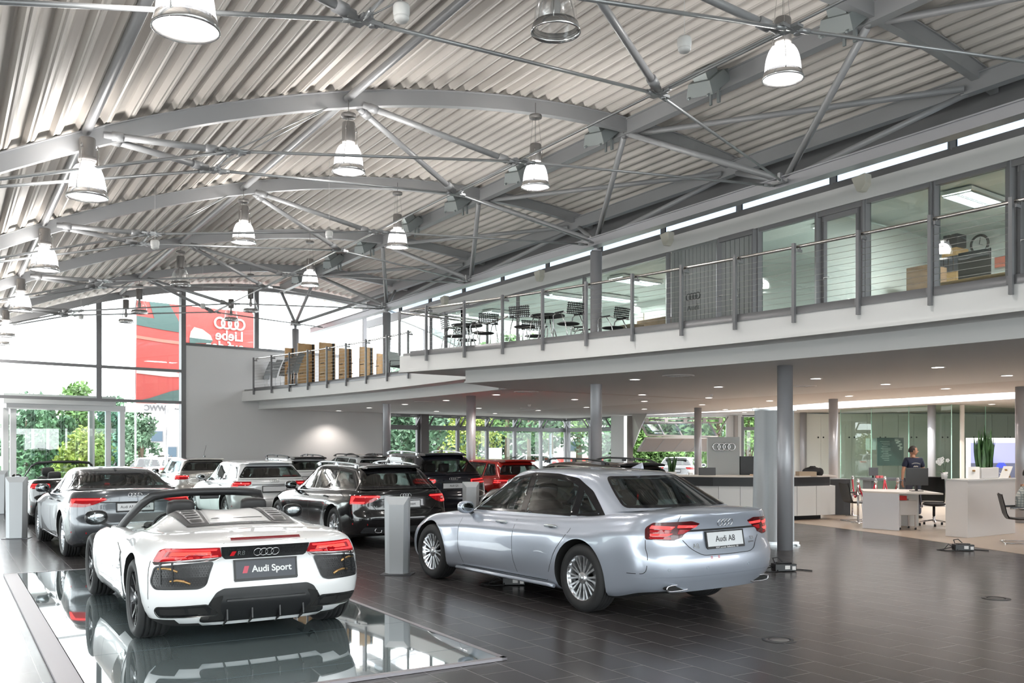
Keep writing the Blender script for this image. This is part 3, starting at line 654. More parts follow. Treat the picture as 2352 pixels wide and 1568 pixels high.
for y, x0, x1 in ((963, 1480, 1660), (972, 1478, 1655)):
    mb.cyl(gq(x0, y, gy-.9), gq(x1, y-2, gy-.9), .035, n=8)
for x in (1486, 1530, 1574, 1618, 1655): mb.box(gq(x, 965, gy-.9), (.14, .12, .2))
mb.build('torsion_bar', M_GF, gt)
for x_, w__ in ((1447, .22), (1690, .12)): MB().bar(V((gq(x_, 948, gy).x, gy*KY, 0)), V((gq(x_, 948, gy).x, gy*KY, 3.0)), w__, .3, up=(0, 1, 0)).build('guide_post', mat('guide_grey', (.36, .33, .31), .5, .3), gt)
mb = MB(); mb.bar(gq(1672, 957, gy), gq(1650, 995, gy-1.4), .04, .04); mb.build('guide_rods', mat('guide_grey', (.36, .33, .31), .5, .3), gt)
mb = MB().add([gq(1452, 948, gy-.2), gq(1487, 948, gy-1.5), gq(1468, 988, gy-1.2), gq(1454, 1030, gy-.2), gq(1452, 948, gy-.16), gq(1487, 948, gy-1.46), gq(1468, 988, gy-1.16), gq(1454, 1030, gy-.16)], [(0, 1, 2, 3), (7, 6, 5, 4), (0, 4, 5, 1), (1, 5, 6, 2), (2, 6, 7, 3), (3, 7, 4, 0)]); mb.build('side_plate', M_GF, gt)
# white cupboards, right end walls
M_CUP = mat('cupboard_white', (.76, .77, .74), .3)
cb = MB(); cb.bar(S(11.7, 34.6, 1.61), S(25.5, 34.2, 1.61), .3, 3.04); struct(cb.build('wall_back', M_CUP))
for i in range(11):
    x0 = 11.5+i*1.2; o = thing('wall_cupboard', 'tall white built-in cupboard with flush doors along the far wall', 'cupboard', (x0, 36.25-.03*(x0-11.5), 0), -.03, 'white cupboards along the far wall')
    MB().box((.6, 0, 1.5), (1.19, .1, 2.98)).build('body', M_CUP, o)
    for k in (0, 1):
        for z0, z1 in ((.1, 1.85), (1.87, 2.9)):
            dd = MB().box((.3+k*.6, -.06, (z0+z1)/2), (.585, .02, z1-z0-.02)).build('door', M_CUP, o)
            if z0 > 1: MB().cyl((.5+k*.2, -.07, z0+.2), (.5+k*.2, -.09, z0+.2), .03, n=10).build('knob', M_BLACK, dd)
struct(MB().bar(S(25.6, 34, 1.61), S(26, 8, 1.61), .2, 3.04).build('wall_right', M_WALLG))
struct(MB().bar(B(24, -7, 1.61), S(26, 8, 1.61), .2, 3.04).build('wall_right_rear', M_WALLG))
gp = thing('glass_partition', 'frameless greenish glass partition with a corner post, right of the counter', 'glass partition'); gp['kind'] = 'structure'
pp = [(12.55, 31.4), (13.2, 30.2), (13.95, 28.9), (14.7, 27.5), (16.7, 29), (18.8, 30.5)]
for a, b in zip(pp, pp[1:]):
    pane('glass_pane', (S(*a, .02), S(*b, .02), S(*b, ZC), S(*a, ZC)), M_GREENGLASS, .012).parent = gp
    MB().bar(S(*a, .02), S(*a, ZC), .02, .02).build('joint', mat('glass_edge', (.5, .75, .65), .2), gp)
MB().box(S(15.0, 27.4, 1.6), (.1, .1, 3.02)).build('post', mat('post_beige', (.6, .56, .5), .5), gp)
# ================================================================ RECEPTION
M_CW = mat('counter_white', (.66, .68, .68), .35); M_CTOP = mat('counter_top', (.6, .56, .52), .35); M_ANTH = mat('anthracite', (.045, .048, .052), .45)
rc = thing('reception_counter', 'curved reception counter, dark upper band over light grey panels', 'reception counter')
fr = [(1500, 20.8), (1560, 20.45), (1650, 20.1), (1750, 19.95), (1830, 20.05), (1918, 20.5)]
fp = [V(((x-1176)/FPX*Y*KY, Y*KY)) for x, Y in fr]
def strip(o0, o1, z0, z1, n0=0, n1=6): 
    q = fp[n0:n1]; return [(p.x, p.y+o0) for p in q]+[(p.x, p.y+o1) for p in q[::-1]]
MB().prism(strip(-.1, .75, 0, 0), 1.0, 1.03).build('worktop', M_CTOP, rc)
MB().prism([(p[0]-.12, p[1]) for p in strip(.02, .6, 0, 0)], .79, 1.0).build('upper_band', M_ANTH, rc)
for a, b in zip(fp, fp[1:]):
    for k in range(2):
        p, q = a.lerp(b, k/2+.004), a.lerp(b, k/2+.496); MB().prism([(p.x, p.y-.02), (q.x, q.y-.02), (q.x, q.y+.5), (p.x, p.y+.5)], .11, .79).build('front_panel', M_CW, rc)
MB().prism([(p[0]-.3, p[1]) for p in strip(.12, .5, 0, 0)], 0.004, .11).build('plinth', M_BLACKM, rc)
p = D(1932, 1100, 21.8); tag(MB().box((p.x-.05, p.y+.2, .45), (.5, .6, .89)).build('side_cabinet', M_ANTH, bevel=.005), 'anthracite cabinet standing at the right end of the reception counter', 'cabinet')
p = D(1661, 1050, 22.0); lpn = thing('logo_panel', 'light grey standing panel with four chrome rings behind the counter', 'logo panel', (p.x, p.y, 0))
MB().box((0, 0, .975), (.8, .12, 1.95)).build('panel', mat('panel_grey', (.5, .52, .51), .4), lpn)
TY = Matrix(((1, 0, 0, 0), (0, 0, -1, 0), (0, 1, 0, 0), (0, 0, 0, 1)))      # local xy upright, facing -Y
rings_mb(MB(), Matrix.Translation((0, -.09, 1.7)) @ TY, .56).build('ring_logo', M_CHROME, lpn)
p = D(1714, 1050, 22.1); tag(MB().box((p.x, p.y, .73), (.39, .4, 1.46)).build('dark_cabinet', M_ANTH, bevel=.005), 'anthracite tall box right of the logo panel', 'cabinet')
def boxd(name, x0, x1, y0, y1, Y, dy, m, label, cat, grp=None, bev=.004):
    a, b = D(x0, y0, Y), D(x1, y1, Y); z0, z1 = min(a.z, b.z), max(a.z, b.z)
    o = MB().box(((a.x+b.x)/2, a.y+dy/2, (z0+z1)/2), (b.x-a.x, dy, z1-z0)).build(name, m, bevel=bev); return tag(o, label, cat, grp)
boxd('cardboard_box', 1836, 1876, 1083, 1094, 20.1, .3, mat('cardboard', (.42, .33, .24), .8), 'brown open cardboard box on the reception counter', 'box')
mb = MB(); p = D(1866, 1083, 20.45); mb.sph((p.x, p.y, 1.13), (.24, .12, .1)); mb.sph((p.x+.17, p.y, 1.11), (.09, .1, .1)); mb.tube([(p.x-.12, p.y, 1.18), (p.x-.06, p.y-.05, 1.24), (p.x+.06, p.y, 1.24), (p.x+.1, p.y, 1.18)], .012)
tag(mb.build('black_bag', M_BLACKM), 'black bag lying behind the cardboard box on the counter', 'bag')
def monitor(x, y, Y, wd, ht, base, rz, label, dark=True):
    p = D(x, y, Y); o = thing('monitor', label, 'monitor', (p.x, p.y, base), rz)
    MB().box((0, 0, .12+ht/2), (wd, .04, ht)).build('screen_back', M_ANTH if dark else M_BLACK, o, bevel=.006)
    mb = MB(); mb.box((0, .04, .1), (.05, .04, .2)); mb.box((0, .04, .006), (.24, .18, .012)); mb.build('stand', M_BLACK, o); return o
monitor(1624, 1090, 20.6, .4, .25, .84, 0, 'black monitor half sunk behind the counter, before the logo panel')
boxd('telephone', 1583, 1592, 1085, 1094, 20.5, .12, M_WHITE, 'small white telephone on the left of the counter', 'telephone')
boxd('paper_stack', 1727, 1738, 1089, 1094, 20.15, .2, mat('tan_paper', (.5, .38, .28), .8), 'small tan stack on the counter beside the grey banner', 'paper stack')
# grey banner stand
bs = thing('banner_stand', 'grey fabric banner stand with vertical folds, beside the thick round column', 'banner stand', G(1780, 1251, 0))
P = []
for j in range(13):
    z = .06+2.27*j/12; k = j/12; P.append([V((-.35+.68*i/24 - .05*(1-k)*(1-i/24), .05*sin(i*.9+.2*k)*(1-.55*k)*(i < 15)-.05*sin(i/24*pi)-.02*(1-k), z)) for i in range(25)])
mb = MB().grid(P); mb.grid([[q+V((0, .012, 0)) for q in row] for row in P]); mb.build('cloth', mat('banner_grey', (.62, .65, .67), .7), bs, merge=False)
mb = MB(); mb.box((0, .02, .03), (.8, .16, .06)); mb.box((-.01, 0, 2.34), (.76, .03, .03)); mb.cyl((.3, .06, .05), (.3, .06, 2.34), .012, n=8)
for k in (-.36, .36): mb.box((k, 0, .012), (.05, .34, .02))
mb.build('stand', M_ALU, bs)
# plants
def leafblade(mb, base, tip, wd, bend=.06, n=8, mi=0):
    base, tip = V(base), V(tip); d = tip-base; side = V((random.uniform(-1, 1), random.uniform(-1, 1), 0)).normalized(); o_ = d.cross(side).normalized(); b = random.uniform(-bend, bend); P = []
    for i in range(n+1):
        k = i/n; w_ = wd*(sin(pi*min(.999, k*.9+.1))**.6)*(1-k**4)+.002; c = base+d*k+o_*(b*sin(pi*k)*.7); P.append([c-side*w_, c+o_*w_*.25, c+side*w_])
    mb.grid(P, mi, True)
M_LEAF = mat('blade_leaf', (.045, .11, .035), .4, noise=(6, .5)); M_POTW = mat('glossy_white_pot', (.75, .74, .73), .15)
def snake_plant(loc, n, h, pr, label, pot):
    o = thing('snake_plant', label, 'potted plant', loc); mb = MB()
    for i in range(n):
        a = random.uniform(0, 6.28); r_ = random.uniform(0, 1); x = (r_*cos(a))*pr[0]; y = r_*sin(a)*pr[1]; hh = h*random.uniform(.45, 1)*(1-.3*r_)
        leafblade(mb, (x, y, pot[2]*.9), (x*1.35+random.uniform(-.08, .08), y*1.2, pot[2]+hh), .034)
    mb.build('leaves', M_LEAF, o, merge=False)
    mb = MB(); mb.box((0, 0, pot[2]/2), pot); mb.build('pot', M_POTW, o, bevel=.01)
    return o
p = D(1541, 1082, 21.4); snake_plant((p.x, p.y, .93), 16, .6, (.09, .07), 'small snake plant in a white pot behind the dark estate roof', (.24, .2, .16))
tag(MB().box((p.x, p.y+.05, .465), (.5, .4, .93)).build('plant_shelf', M_CW), 'light grey shelf under the small snake plant', 'shelf')
boxd('display_rack', 1552, 1592, 1046, 1092, 22.5, .06, mat('rack_white', (.7, .7, .7), .5), 'white literature rack beside the small snake plant', 'rack') if 0 else None
# desk group
DKR = 31*pi/180
DKR = atan2(.87*KY, 1.45*K); c0 = S(8.98, 16.2, 0); u_ = V((cos(DKR), sin(DKR), 0)); v_ = V((-sin(DKR), cos(DKR), 0))
cabm = mat('cabinet_grey_white', (.62, .6, .59), .4)
o = thing('tall_cabinet', 'waist-high light grey cabinet carrying the planter, orchid and frames', 'cabinet', c0.to_tuple(), DKR)
MB().box((.84, .22, .535), (1.68, .44, 1.06)).build('body', cabm, o, bevel=.004); MB().box((.84, .22, 1.078), (1.7, .46, .024)).build('top', mat('cabinet_top', (.7, .7, .69), .35), o)
MB().box((.84, .22, .02), (1.6, .4, .03)).build('plinth', M_BLACKM, o)
p = c0+u_*1.0+v_*.22; snake_plant((p.x, p.y, 1.091), 80, .92, (.27, .08), 'large snake plant in a long glossy white planter on the cabinet', (.62, .2, .21)).rotation_euler = (0, 0, DKR)
o = thing('orchid', 'white orchid in a small white pot on the cabinet', 'potted plant', (c0+u_*.12+v_*.3+V((-.22, 0, 1.091))).to_tuple())
MB().lathe([(0, 0), (.05, 0), (.065, .13), (.055, .13), (0, .12)], 16).build('pot', M_POTW, o)
mb = MB(); mb.tube([(0, 0, .1), (-.01, 0, .25), (-.05, 0, .36), (-.09, 0, .36)], .004, 5); mb.tube([(.01, 0, .1), (.03, 0, .3), (.06, 0, .35)], .004, 5)
for k in range(5): leafblade(mb, (0, 0, .12), (cos(k*1.3)*.12-.03, sin(k*1.3)*.1, .1+.05*(k % 2)), .03)
mb.build('stem_leaves', M_LEAF, o, merge=False)
for q in ((-.1, 0, .36), (-.06, -.03, .33), (-.1, -.03, .29), (-.04, 0, .38), (.06, 0, .35), (-.13, 0, .32)):
    mb = MB()
    for k in range(5): mb.sph((q[0]+cos(k*1.257)*.022, q[1], q[2]+sin(k*1.257)*.022), (.02, .008, .018), 8, 5)
    mb.build('blossom', mat('blossom_white', (.85, .84, .82), .6), o)
for k, lab in ((.38, 'white picture frame with wooden easel left of the planter'), (1.45, 'white picture frame with wooden easel right of the planter')):
    p = c0+u_*k+v_*.1; o = thing('easel_frame', lab, 'picture frame', (p.x, p.y, 1.092), DKR+(.5 if k < 1 else -.2))
    T = Matrix.Rotation(R(28), 4, 'Y'); mb = MB(); mb.box((0, 0, .12), (.014, .2, .27), M=T); mb.build('frame', M_WHITE, o)
    MB().bar((.05, 0, .17), (.16, 0, .005), .05, .012).build('easel_leg', M_WOOD, o)
o = thing('office_desk', 'grey white office desk with side panel and beige top beside the cabinet', 'desk', (0, 0, 0))
q = [G(1982, 1213), G(2065, 1219)]; z1 = .75
MB().bar((q[0].x, q[0].y, z1/2+.003), (q[1].x, q[1].y, z1/2+.003), .03, z1-.01).build('side_panel', mat('desk_panel', (.56, .57, .6), .4), o)
MB().prism([(q[0].x, q[0].y-.02), (q[1].x, q[1].y-.02), S(9.05, 17.25)[:2], S(9.3, 18.75)[:2], S(8.1, 19.1)[:2]], z1, z1+.03).build('desk_top', M_CTOP, o)
MB().bar(S(9.2, 18.6, z1/2), S(8.15, 18.95, z1/2), .03, z1-.02).build('modesty_panel', M_CW, o)
monitor(2106, 1105, 18.1, .44, .36, z1+.03, -.15, 'dark monitor seen from behind on the grey desk')
o = thing('desk_trolley', 'small light metal trolley with folders under the desk', 'trolley', G(2084, 1216)+V((.0, .15, 0)))
mb = MB(); mb.box((0, 0, .45), (.36, .4, .3)); mb.build('body', cabm, o, bevel=.01)
for sx in (-.16, .16):
    for sy in (-.17, .17): l_ = MB().box((sx, sy, .17), (.03, .03, .28)).build('leg', cabm, o); MB().cyl((sx-.012, sy, .028), (sx+.012, sy, .028), .026).build('wheel', M_BLACK, l_)
tag(MB().box((G(2084, 1216).x-.1, G(2084, 1216).y+.1, .65), (.16, .25, .09)).build('red_folder_box', mat('red_plastic', (.6, .02, .02), .4)), 'red folder box on the trolley under the desk', 'box')
tag(MB().box((G(2084, 1216).x+.07, G(2084, 1216).y+.15, .61), (.14, .22, .02), .3).build('paper_pile', M_WHITE), 'pile of papers on the trolley beside the red box', 'papers')
def office_chair(loc, rz, label):
    o = thing('office_chair', label, 'office chair', loc, rz)
    P = [[V((-.22+.44*i/8+.03*sin(j/8*pi)*(-1 if i < 4 else 1)*0, -.22-.05*sin(j/8*pi)+.04*(i/8-.5)**2*4, .52+.52*j/8)) for i in range(9)] for j in range(9)]
    mb = MB().grid(P); mb.grid([[q+V((0, .01, 0)) for q in r] for r in P]); b = mb.build('backrest', glassmat('mesh_black', (.12, .12, .12), .03, .5), o, merge=False)
    mb = MB(); mb.tube([(-.22, -.2, .5), (-.23, -.25, .78), (-.22, -.2, 1.04), (.22, -.2, 1.04), (.23, -.25, .78), (.22, -.2, .5), (-.22, -.2, .5)], .014, 6); mb.build('back_frame', M_BLACK, o)
    mb = MB(); mb.sph((0, .03, .47), (.24, .25, .05), 16, 8); mb.build('seat', M_BLACKM, o)
    mb = MB(); mb.bar((-.24, -.1, .44), (-.26, .22, .40), .05, .02); mb.bar((.24, -.1, .44), (.26, .22, .40), .05, .02); mb.bar((-.24, -.1, .42), (.24, -.1, .42), .05, .02); mb.build('seat_frame', M_CHROME, o)
    mb = MB(); mb.cyl((0, 0, .2), (0, 0, .42), .028); mb.build('gas_lift', M_BLACK, o)
    bs_ = MB().cyl((0, 0, .09), (0, 0, .22), .03)
    for k in range(5):
        a = k*1.2566+.3; bs_.bar((0, 0, .13), (cos(a)*.3, sin(a)*.3, .085), .04, .025)
    b = bs_.build('star_base', M_CHROME, o)
    for k in range(5): a = k*1.2566+.3; MB().cyl((cos(a)*.3-.02, sin(a)*.3, .034), (cos(a)*.3+.02, sin(a)*.3, .034), .03, n=10).build('caster', M_BLACK, b)
    for k in (-1, 1): MB().tube([(k*.26, -.05, .44), (k*.29, -.06, .66), (k*.28, .15, .68)], .015, 6).build('armrest', M_BLACK, o)
    return o
office_chair(G(2150, 1208)+V((0, .1, 0)), 2.8, 'black mesh office chair with chrome star base at the desk')
def visitor_chair(loc, rz, label, grp=None):
    o = thing('visitor_chair', label, 'chair', loc, rz, grp)
    P = []
    for j in range(13):
        k = j/12
        y, z = (-.24+.44*min(1, k*2), .44-.02*sin(min(1, k*2)*pi)) if k < .5 else (.2+.1*(k-.5)*2, .44+(k-.5)*2*.42)
        P.append([V((-.22+.44*i/8, y+(.02*((i-4)/4)**2 if k > .5 else 0), z+.02*((i-4)/4)**2)) for i in range(9)])
    mb = MB().grid(P); mb.grid([[q+V((0, .012, -.015)) for q in r] for r in P]); mb.build('seat_shell', mat('chair_leather', (.03, .028, .027), .45), o, merge=False)
    for k in (-1, 1):
        MB().tube([(k*.25, -.3, .0125), (k*.25, .25, .0125), (k*.25, .25, .0125), (k*.25, -.27, .05), (k*.25, -.24, .4), (k*.26, -.2, .62), (k*.26, -.1, .65), (k*.25, .22, .62)][2:][::1] if 0 else [(k*.25, .27, .0125), (k*.25, -.26, .0125), (k*.25, -.29, .05), (k*.26, -.25, .55), (k*.26, -.2, .64), (k*.26, .2, .62)], .0125, 8).build('cantilever_leg', M_CHROME, o)
        MB().bar((k*.26, -.15, .655), (k*.26, .2, .64), .035, .02).build('armrest', M_BLACK, o)
    MB().tube([(-.25, .27, .0125), (.25, .27, .0125)], .0125, 8).build('floor_bar', M_CHROME, o); return o
visitor_chair(V(((1968-1176)/2120*21.1, 21.1, 0)), 1.7, 'black visitor chair half hidden behind the side panel of the desk')
VCH = visitor_chair(G(2343, 1247), 1.25, 'black cantilever visitor chair at the right edge, a person sitting in it')
# rope stanchions
rp = [(1958, 1158, 1094), (1971, 1172, 1101), (2011, 1160, 1101), (2032, 1152, 1095), (2062, 1157, 1099)]
pos = []
for i, (x, yb, yt) in enumerate(rp):
    Y = (EYE-.97)*FPX/(yt-HY); Y = min(Y, 25); p = V(((x-1176)/FPX*Y, Y, 0)); pos.append(p)
    o = thing('rope_stanchion', ['chrome rope post leftmost, in front of the glass', 'chrome rope post second from the counter', 'chrome rope post in the middle of the row', 'chrome rope post second from the standing man', 'chrome rope post next to the standing man'][i], 'rope post', p, 0, 'chrome rope posts')
    MB().lathe([(0, .03), (.16, .012), (.16, .004), (0, .004)], 20).build('base', M_CHROME, o); MB().cyl((0, 0, .01), (0, 0, .9), .025).build('post', M_CHROME, o); mb = MB().cyl((0, 0, .88), (0, 0, .95), .036); mb.sph((0, 0, .965), .03); mb.build('finial', M_CHROME, o)
for a, b in zip(pos, pos[1:]):
    if (a-b).length > 1.5 and 0: continue
    sag = .38; pts = [a.lerp(b, k/12)+V((0, 0, .9-sag*4*(k/12)*(1-k/12))) for k in range(13)]
    tag(MB().tube(pts, .02, 8).build('barrier_rope', mat('rope_red', (.62, .03, .06), .6)), 'red velvet rope sagging between two chrome posts', 'rope', 'red barrier ropes')
# things behind the glass
ib = thing('info_board', 'dark wall board with a white map diagram behind the glass partition', 'notice board', D(2045, 1037, 30.5))
MB().box((0, 0, 0), (.92, .03, .98)).build('board', mat('board_dark', (.07, .1, .1), .4), ib)
mb = MB()
for i in range(12): mb.box((-.2+.03*(i % 3), -.018, .36-.06*i), (.34-.05*(i % 4), .004, .012))
for i in range(9): a = i*.7; mb.box((.28+.09*cos(a), -.018, .15+.28*sin(a*.6)), (.1, .004, .05))
mb.build('diagram', mat('board_print', (.6, .62, .6), .6), ib)
for x in (1993, 2008): boxd('wall_frame', x-4, x+5, 1006, 1033, 30.6, .02, mat('frame_silver', (.45, .48, .47), .4), f'narrow silver frame behind the glass, {"left" if x < 2000 else "right"} one of the pair', 'picture frame')
boxd('back_desk', 2000, 2095, 1098, 1104, 27.5, .9, mat('dark_desk', (.06, .06, .065), .4), 'dark desk behind the rope posts and glass', 'desk') 
for x in (2004, 2090): boxd('desk_pedestal', x-3, x+4, 1104, 1148, 27.6, .7, M_ANTH, f'dark pedestal carrying the {"left" if x < 2050 else "right"} end of the dark desk', 'pedestal')
monitor(2006, 1092, 27.8, .3, .26, .66, .1, 'small dark monitor on the dark desk behind the glass')
for x in (2016, 2025): boxd('folder', x-3, x+4, 1092, 1098, 27.7, .1, mat('folder_red', (.5, .1, .1), .5), f'small red and white folder on the dark desk, {"left" if x < 2020 else "right"} one', 'folder')
# large display screen with a picture of a blue car on a road
ds = thing('display_screen', 'large wall screen showing a blue car on a road under a violet sky', 'screen', D(2288, 1055, 25.0))
MB().box((0, 0, .02), (1.7, .08, 1.2)).build('screen_frame', mat('screen_white', (.85, .85, .86), .4), ds)
def flat(poly, y, m, nm, par): return MB().add([V((x, y, z)) for x, z in poly]+[V((x, y+.006, z)) for x, z in poly], [tuple(range(len(poly)))]+[tuple(range(len(poly), 2*len(poly)))[::-1]]).build(nm, m, par)
flat([(-.75, -.1), (.85, -.1), (.85, .48), (-.75, .48)], -.05, mat('sky_violet', (.2, .21, .45), .4, emit=(.3, .31, .66), es=.35), 'sky_picture', ds)
flat([(-.75, -.52), (.85, -.52), (.85, -.1), (-.75, -.1)], -.05, mat('road_grey', (.06, .065, .1), .4, emit=(.1, .11, .18), es=.3), 'road_picture', ds)
flat([(-.02, -.16), (.05, -.09), (.2, -.09), (.26, -.16), (.26, -.24), (-.02, -.24)], -.058, mat('blue_picture', (.03, .05, .4), .4, emit=(.03, .05, .4), es=.5), 'blue_car_picture', ds)
flat([(.05, -.38), (.12, -.42), (.14, -.42), (.07, -.38)], -.058, M_WHITE, 'lane_mark', ds)
for x_ in (-.6, .6): MB().box((x_, .08, -.62), (.06, .06, 1.0)).build('stand_leg', M_CW, ds)
# floor boxes, cable transformers
def psu(loc, rz, label, s=1):
    o = thing('power_supply', label, 'power supply', loc, rz)
    mb = MB().box((0, 0, .055*s), (.3*s, .17*s, .1*s)); mb.box((0, 0, .112*s), (.2*s, .1*s, .015)); mb.build('housing', M_BLACK, o, bevel=.012)
    mb = MB(); mb.box((.02*s, -.087*s, .06*s), (.07*s, .006, .05*s)); mb.box((.11*s, -.087*s, .05*s), (.05*s, .006, .05*s)); mb.build('type_plate', M_DR, o)
    mb = MB()
    mb.tube([(-.15*s, 0, .05), (-.22, .03, .1), (-.3, 0, .02), (-.36, -.05, .009), (-.25, -.12, .009), (-.12, -.11, .009), (-.1, .14, .16*s), (-.02, .16, .17*s), (.05, .14, .1), (.12, .16, .009), (.28, .05, .009), (.38, -.06, .009)], .008, 6); mb.tube([(-.15, .05, .05), (-.3, .1, .009), (-.4, .03, .009), (-.3, -.04, .009)], .008, 6); mb.build('cable', M_BLACK, o)
    return o
psu(G(1800, 1311), .1, 'black battery charger with cables beside the thick round column'); psu(G(2212, 1264), -.1, 'charger with coiled cable on the floor near the tall cabinet')
psu(G(1180, 1342), 0, 'charger lying under the silver saloon', .9)
for x, y in ((1790, 1469), (2288, 1374)):
    p = G(x, y); o = thing('floor_socket', f'round floor socket set in the tiles, {"nearest the camera" if x < 2000 else "near the right edge"}', 'floor socket', p)
    MB().lathe([(0, .003), (.085, .003), (.085, .001)], 24).build('cover', mat('socket_cover', (.16, .15, .145), .5), o); MB().lathe([(.1, .001), (.1, .004), (.15, .004), (.15, .001)], 28).build('ring', mat('socket_ring', (.05, .048, .05), .4), o)
# slanted price pillars
def pillar(loc, rz, label, h=1.06, wd=.3):
    o = thing('info_pillar', label, 'information pillar', loc, rz, 'slanted aluminium information pillars')
    z0 = .012; w0, w1, d0, d1 = wd*.94/2, wd/2, .15, .07
    fr_ = [(-w0, -d0), (-w0*.38, -d0-.04), (w0, -d0), (w0, d0), (-w0, d0)]; 
    lo = [(-w0, -.02, z0), (-w0+.07, -.1, z0), (w0, -.05, z0), (w0, .09, z0), (-w0, .09, z0)]
    hi = [(-w1, .02, h), (-w1+.08, -.05, h-.1), (w1-.05, -.05, h-.1), (w1, .02, h), (w1, .13, h), (-w1, .13, h)]
    lo = [(-w0, .02, z0), (-w0+.08, -.07, z0), (w0-.05, -.07, z0), (w0, .02, z0), (w0, .13, z0), (-w0, .13, z0)]
    hi = [(x, y, z) for x, y, z in hi]; top = [(-w1, .02, h), (w1, .02, h)]
    vs = lo+hi; n = 6
    mb = MB().add(vs, [(i, (i+1) % n, n+(i+1) % n, n+i) for i in range(n)]+[(7, 8, 9, 6), (6, 9, 10, 11), tuple(range(6))[::-1]])
    mb.build('body', mat('pillar_aluminium', (.52, .54, .56), .45, .25), o)
    MB().box((.02, 0, .006), (wd*1.25, .32, .01)).build('base_plate', mat('pillar_base', (.1, .1, .11), .4, .4), o)
    return o
for x, y, rz, lab, h, wd in ((910, 1318, -.1, 'between the roadster and the silver saloon', 1.03, .33), (36, 1236, .25, 'at the left edge beside the grey coupe', 1.14, .36), (-2, 1180, .25, 'cut by the left edge of the picture', 1.1, .38), (415, 1163, .0, 'before the small silver hatchback', 1.0, .3), (590, 1190, .0, 'beside the white hatchback', 1.0, .3), (1081, 1222, .0, 'behind the silver saloon mirror', 1.0, .33), (503, 1133, .0, 'small and far, under the long grey wall', 1.0, .33)):
    pillar(G(x, y), rz, 'light grey slanted pillar '+lab, h, wd)
tag(MB().bar(D(498, 1049, 31.5), D(514, 1049, 31.5), .1, .03).build('red_pillar_cap', mat('red_cap', (.6, .05, .04), .5)), 'red strip on top of the farthest slanted pillar', 'cap')
# wheel display stand by the wall
o = thing('wheel_stand', 'low grey display block leaning with loose wheels beside it, by the grey wall', 'display stand', D(836, 1060, 30.5).xy.to_3d())
MB().box((0, 0, .72), (.9, .1, 1.44)).build('panel', mat('stand_grey', (.45, .43, .41), .5), o)
WHEELSTAND = o
# glass platform under the roadster
pl = thing('glass_platform', 'large mirror-like glass floor plate under the white roadster', 'glass plate')
Bc = G(1165, 1516); Ac = G(8, 1322); ad = V((cos(AX), sin(AX), 0)); cdv = V((sin(AX), -cos(AX), 0))
def PL(i, j, z): return Bc+ad*j-cdv*i+V((0, 0, z))          # i along the near edge to the left, j away
Lj = 6.9; Li = (Bc-Ac).dot(cdv) if 0 else None
# left edge through Ac along the hall axis
det = V((Ac.x-Bc.x, Ac.y-Bc.y)); M2 = Matrix(((-cdv.x, ad.x), (-cdv.y, ad.y))); sol = M2.inverted() @ det; Li, Lj = sol.x, sol.y
mgl = mat('platform_glass', (.2, .25, .26), .015, 0, 1.0, coat=1.0); mgl.node_tree.nodes['Principled BSDF'].inputs['IOR'].default_value = 1.9
jj = [.06, .5, 1.8, 3.1, 4.4, min(5.7, Lj-.3), Lj-.02]; 
for a, b in zip(jj, jj[1:]):
    q = [PL(.05, a+.004, 0), PL(Li-.17, a+.004, 0), PL(Li-.17, b-.004, 0), PL(.05, b-.004, 0)]
    MB().prism([(v.x, v.y) for v in q], .004, .022).build('glass_sheet', mgl, pl)
mfr = mat('platform_frame', (.34, .32, .34), .42, .4); mb = MB()
for q in ([PL(0, 0, 0), PL(Li, 0, 0), PL(Li, .055, 0), PL(0, .055, 0)], [PL(0, 0, 0), PL(.045, 0, 0), PL(.045, Lj, 0), PL(0, Lj, 0)], [PL(Li-.16, 0, 0), PL(Li, 0, 0), PL(Li, Lj, 0), PL(Li-.16, Lj, 0)], [PL(0, Lj-.02, 0), PL(Li, Lj-.02, 0), PL(Li, Lj+.02, 0), PL(0, Lj+.02, 0)]): mb.prism([(v.x, v.y) for v in q], .0025, .025)
mb.build('frame', mfr, pl)
struct(slab_poly('trim_left_strip', [G(-30, 1440), G(4, 1442), G(8, 1455), G(-30, 1460)], .0, .02, M_ALU)) if 0 else None
# office furniture upstairs
M_LOUV = mat('louvre_lamp', (1, 1, 1), .4, emit=(1, 1, 1), es=5)
def louvre(s0, t0, L, label, wd=.55):
    o = thing('louvre_lamp', label, 'ceiling lamp', B(s0, t0, 6.36), TH, 'louvred office ceiling lamps')
    MB().box((0, 0, 0), (L, wd, .06)).build('housing', M_WHITE, o)
    MB().box((0, 0, -.03), (L-.06, wd-.06, .01)).build('tube_light', M_LOUV, o); mb = MB()
    for i in range(int(L/.07)): mb.box((-L/2+.05+i*.07, 0, -.045), (.008, wd-.05, .03))
    for k in (-.5, -.05, .05, .5): mb.box((0, k*(wd-.06), -.045), (L-.06, .012, .032))
    mb.build('louvre', M_ALU, o)
    l = bpy.data.lights.new('office_light', 'AREA'); l.shape = 'RECTANGLE'; l.size = L; l.size_y = wd; l.energy = 75; q = bpy.data.objects.new('office_light', l); COL.objects.link(q); q.parent = o; q.location = (0, 0, -.08)
for t_, s_, lab in ((onS(2262, 15.9), 15.6, 'in the office with the clock'), (onS(1935, 15.5), 15.6, 'behind the glazed office door'), (onS(1460, 15.6), 15.6, 'right of the full-height column'), (onS(1410, 16.9), 16.9, 'second row, right of the column'), (onS(1300, 15.6), 15.6, 'left of the full-height column'), (onS(1160, 15.8), 15.8, 'far end above the tables')):
    louvre(s_, t_, 1.5, 'lit louvred ceiling lamp '+lab)
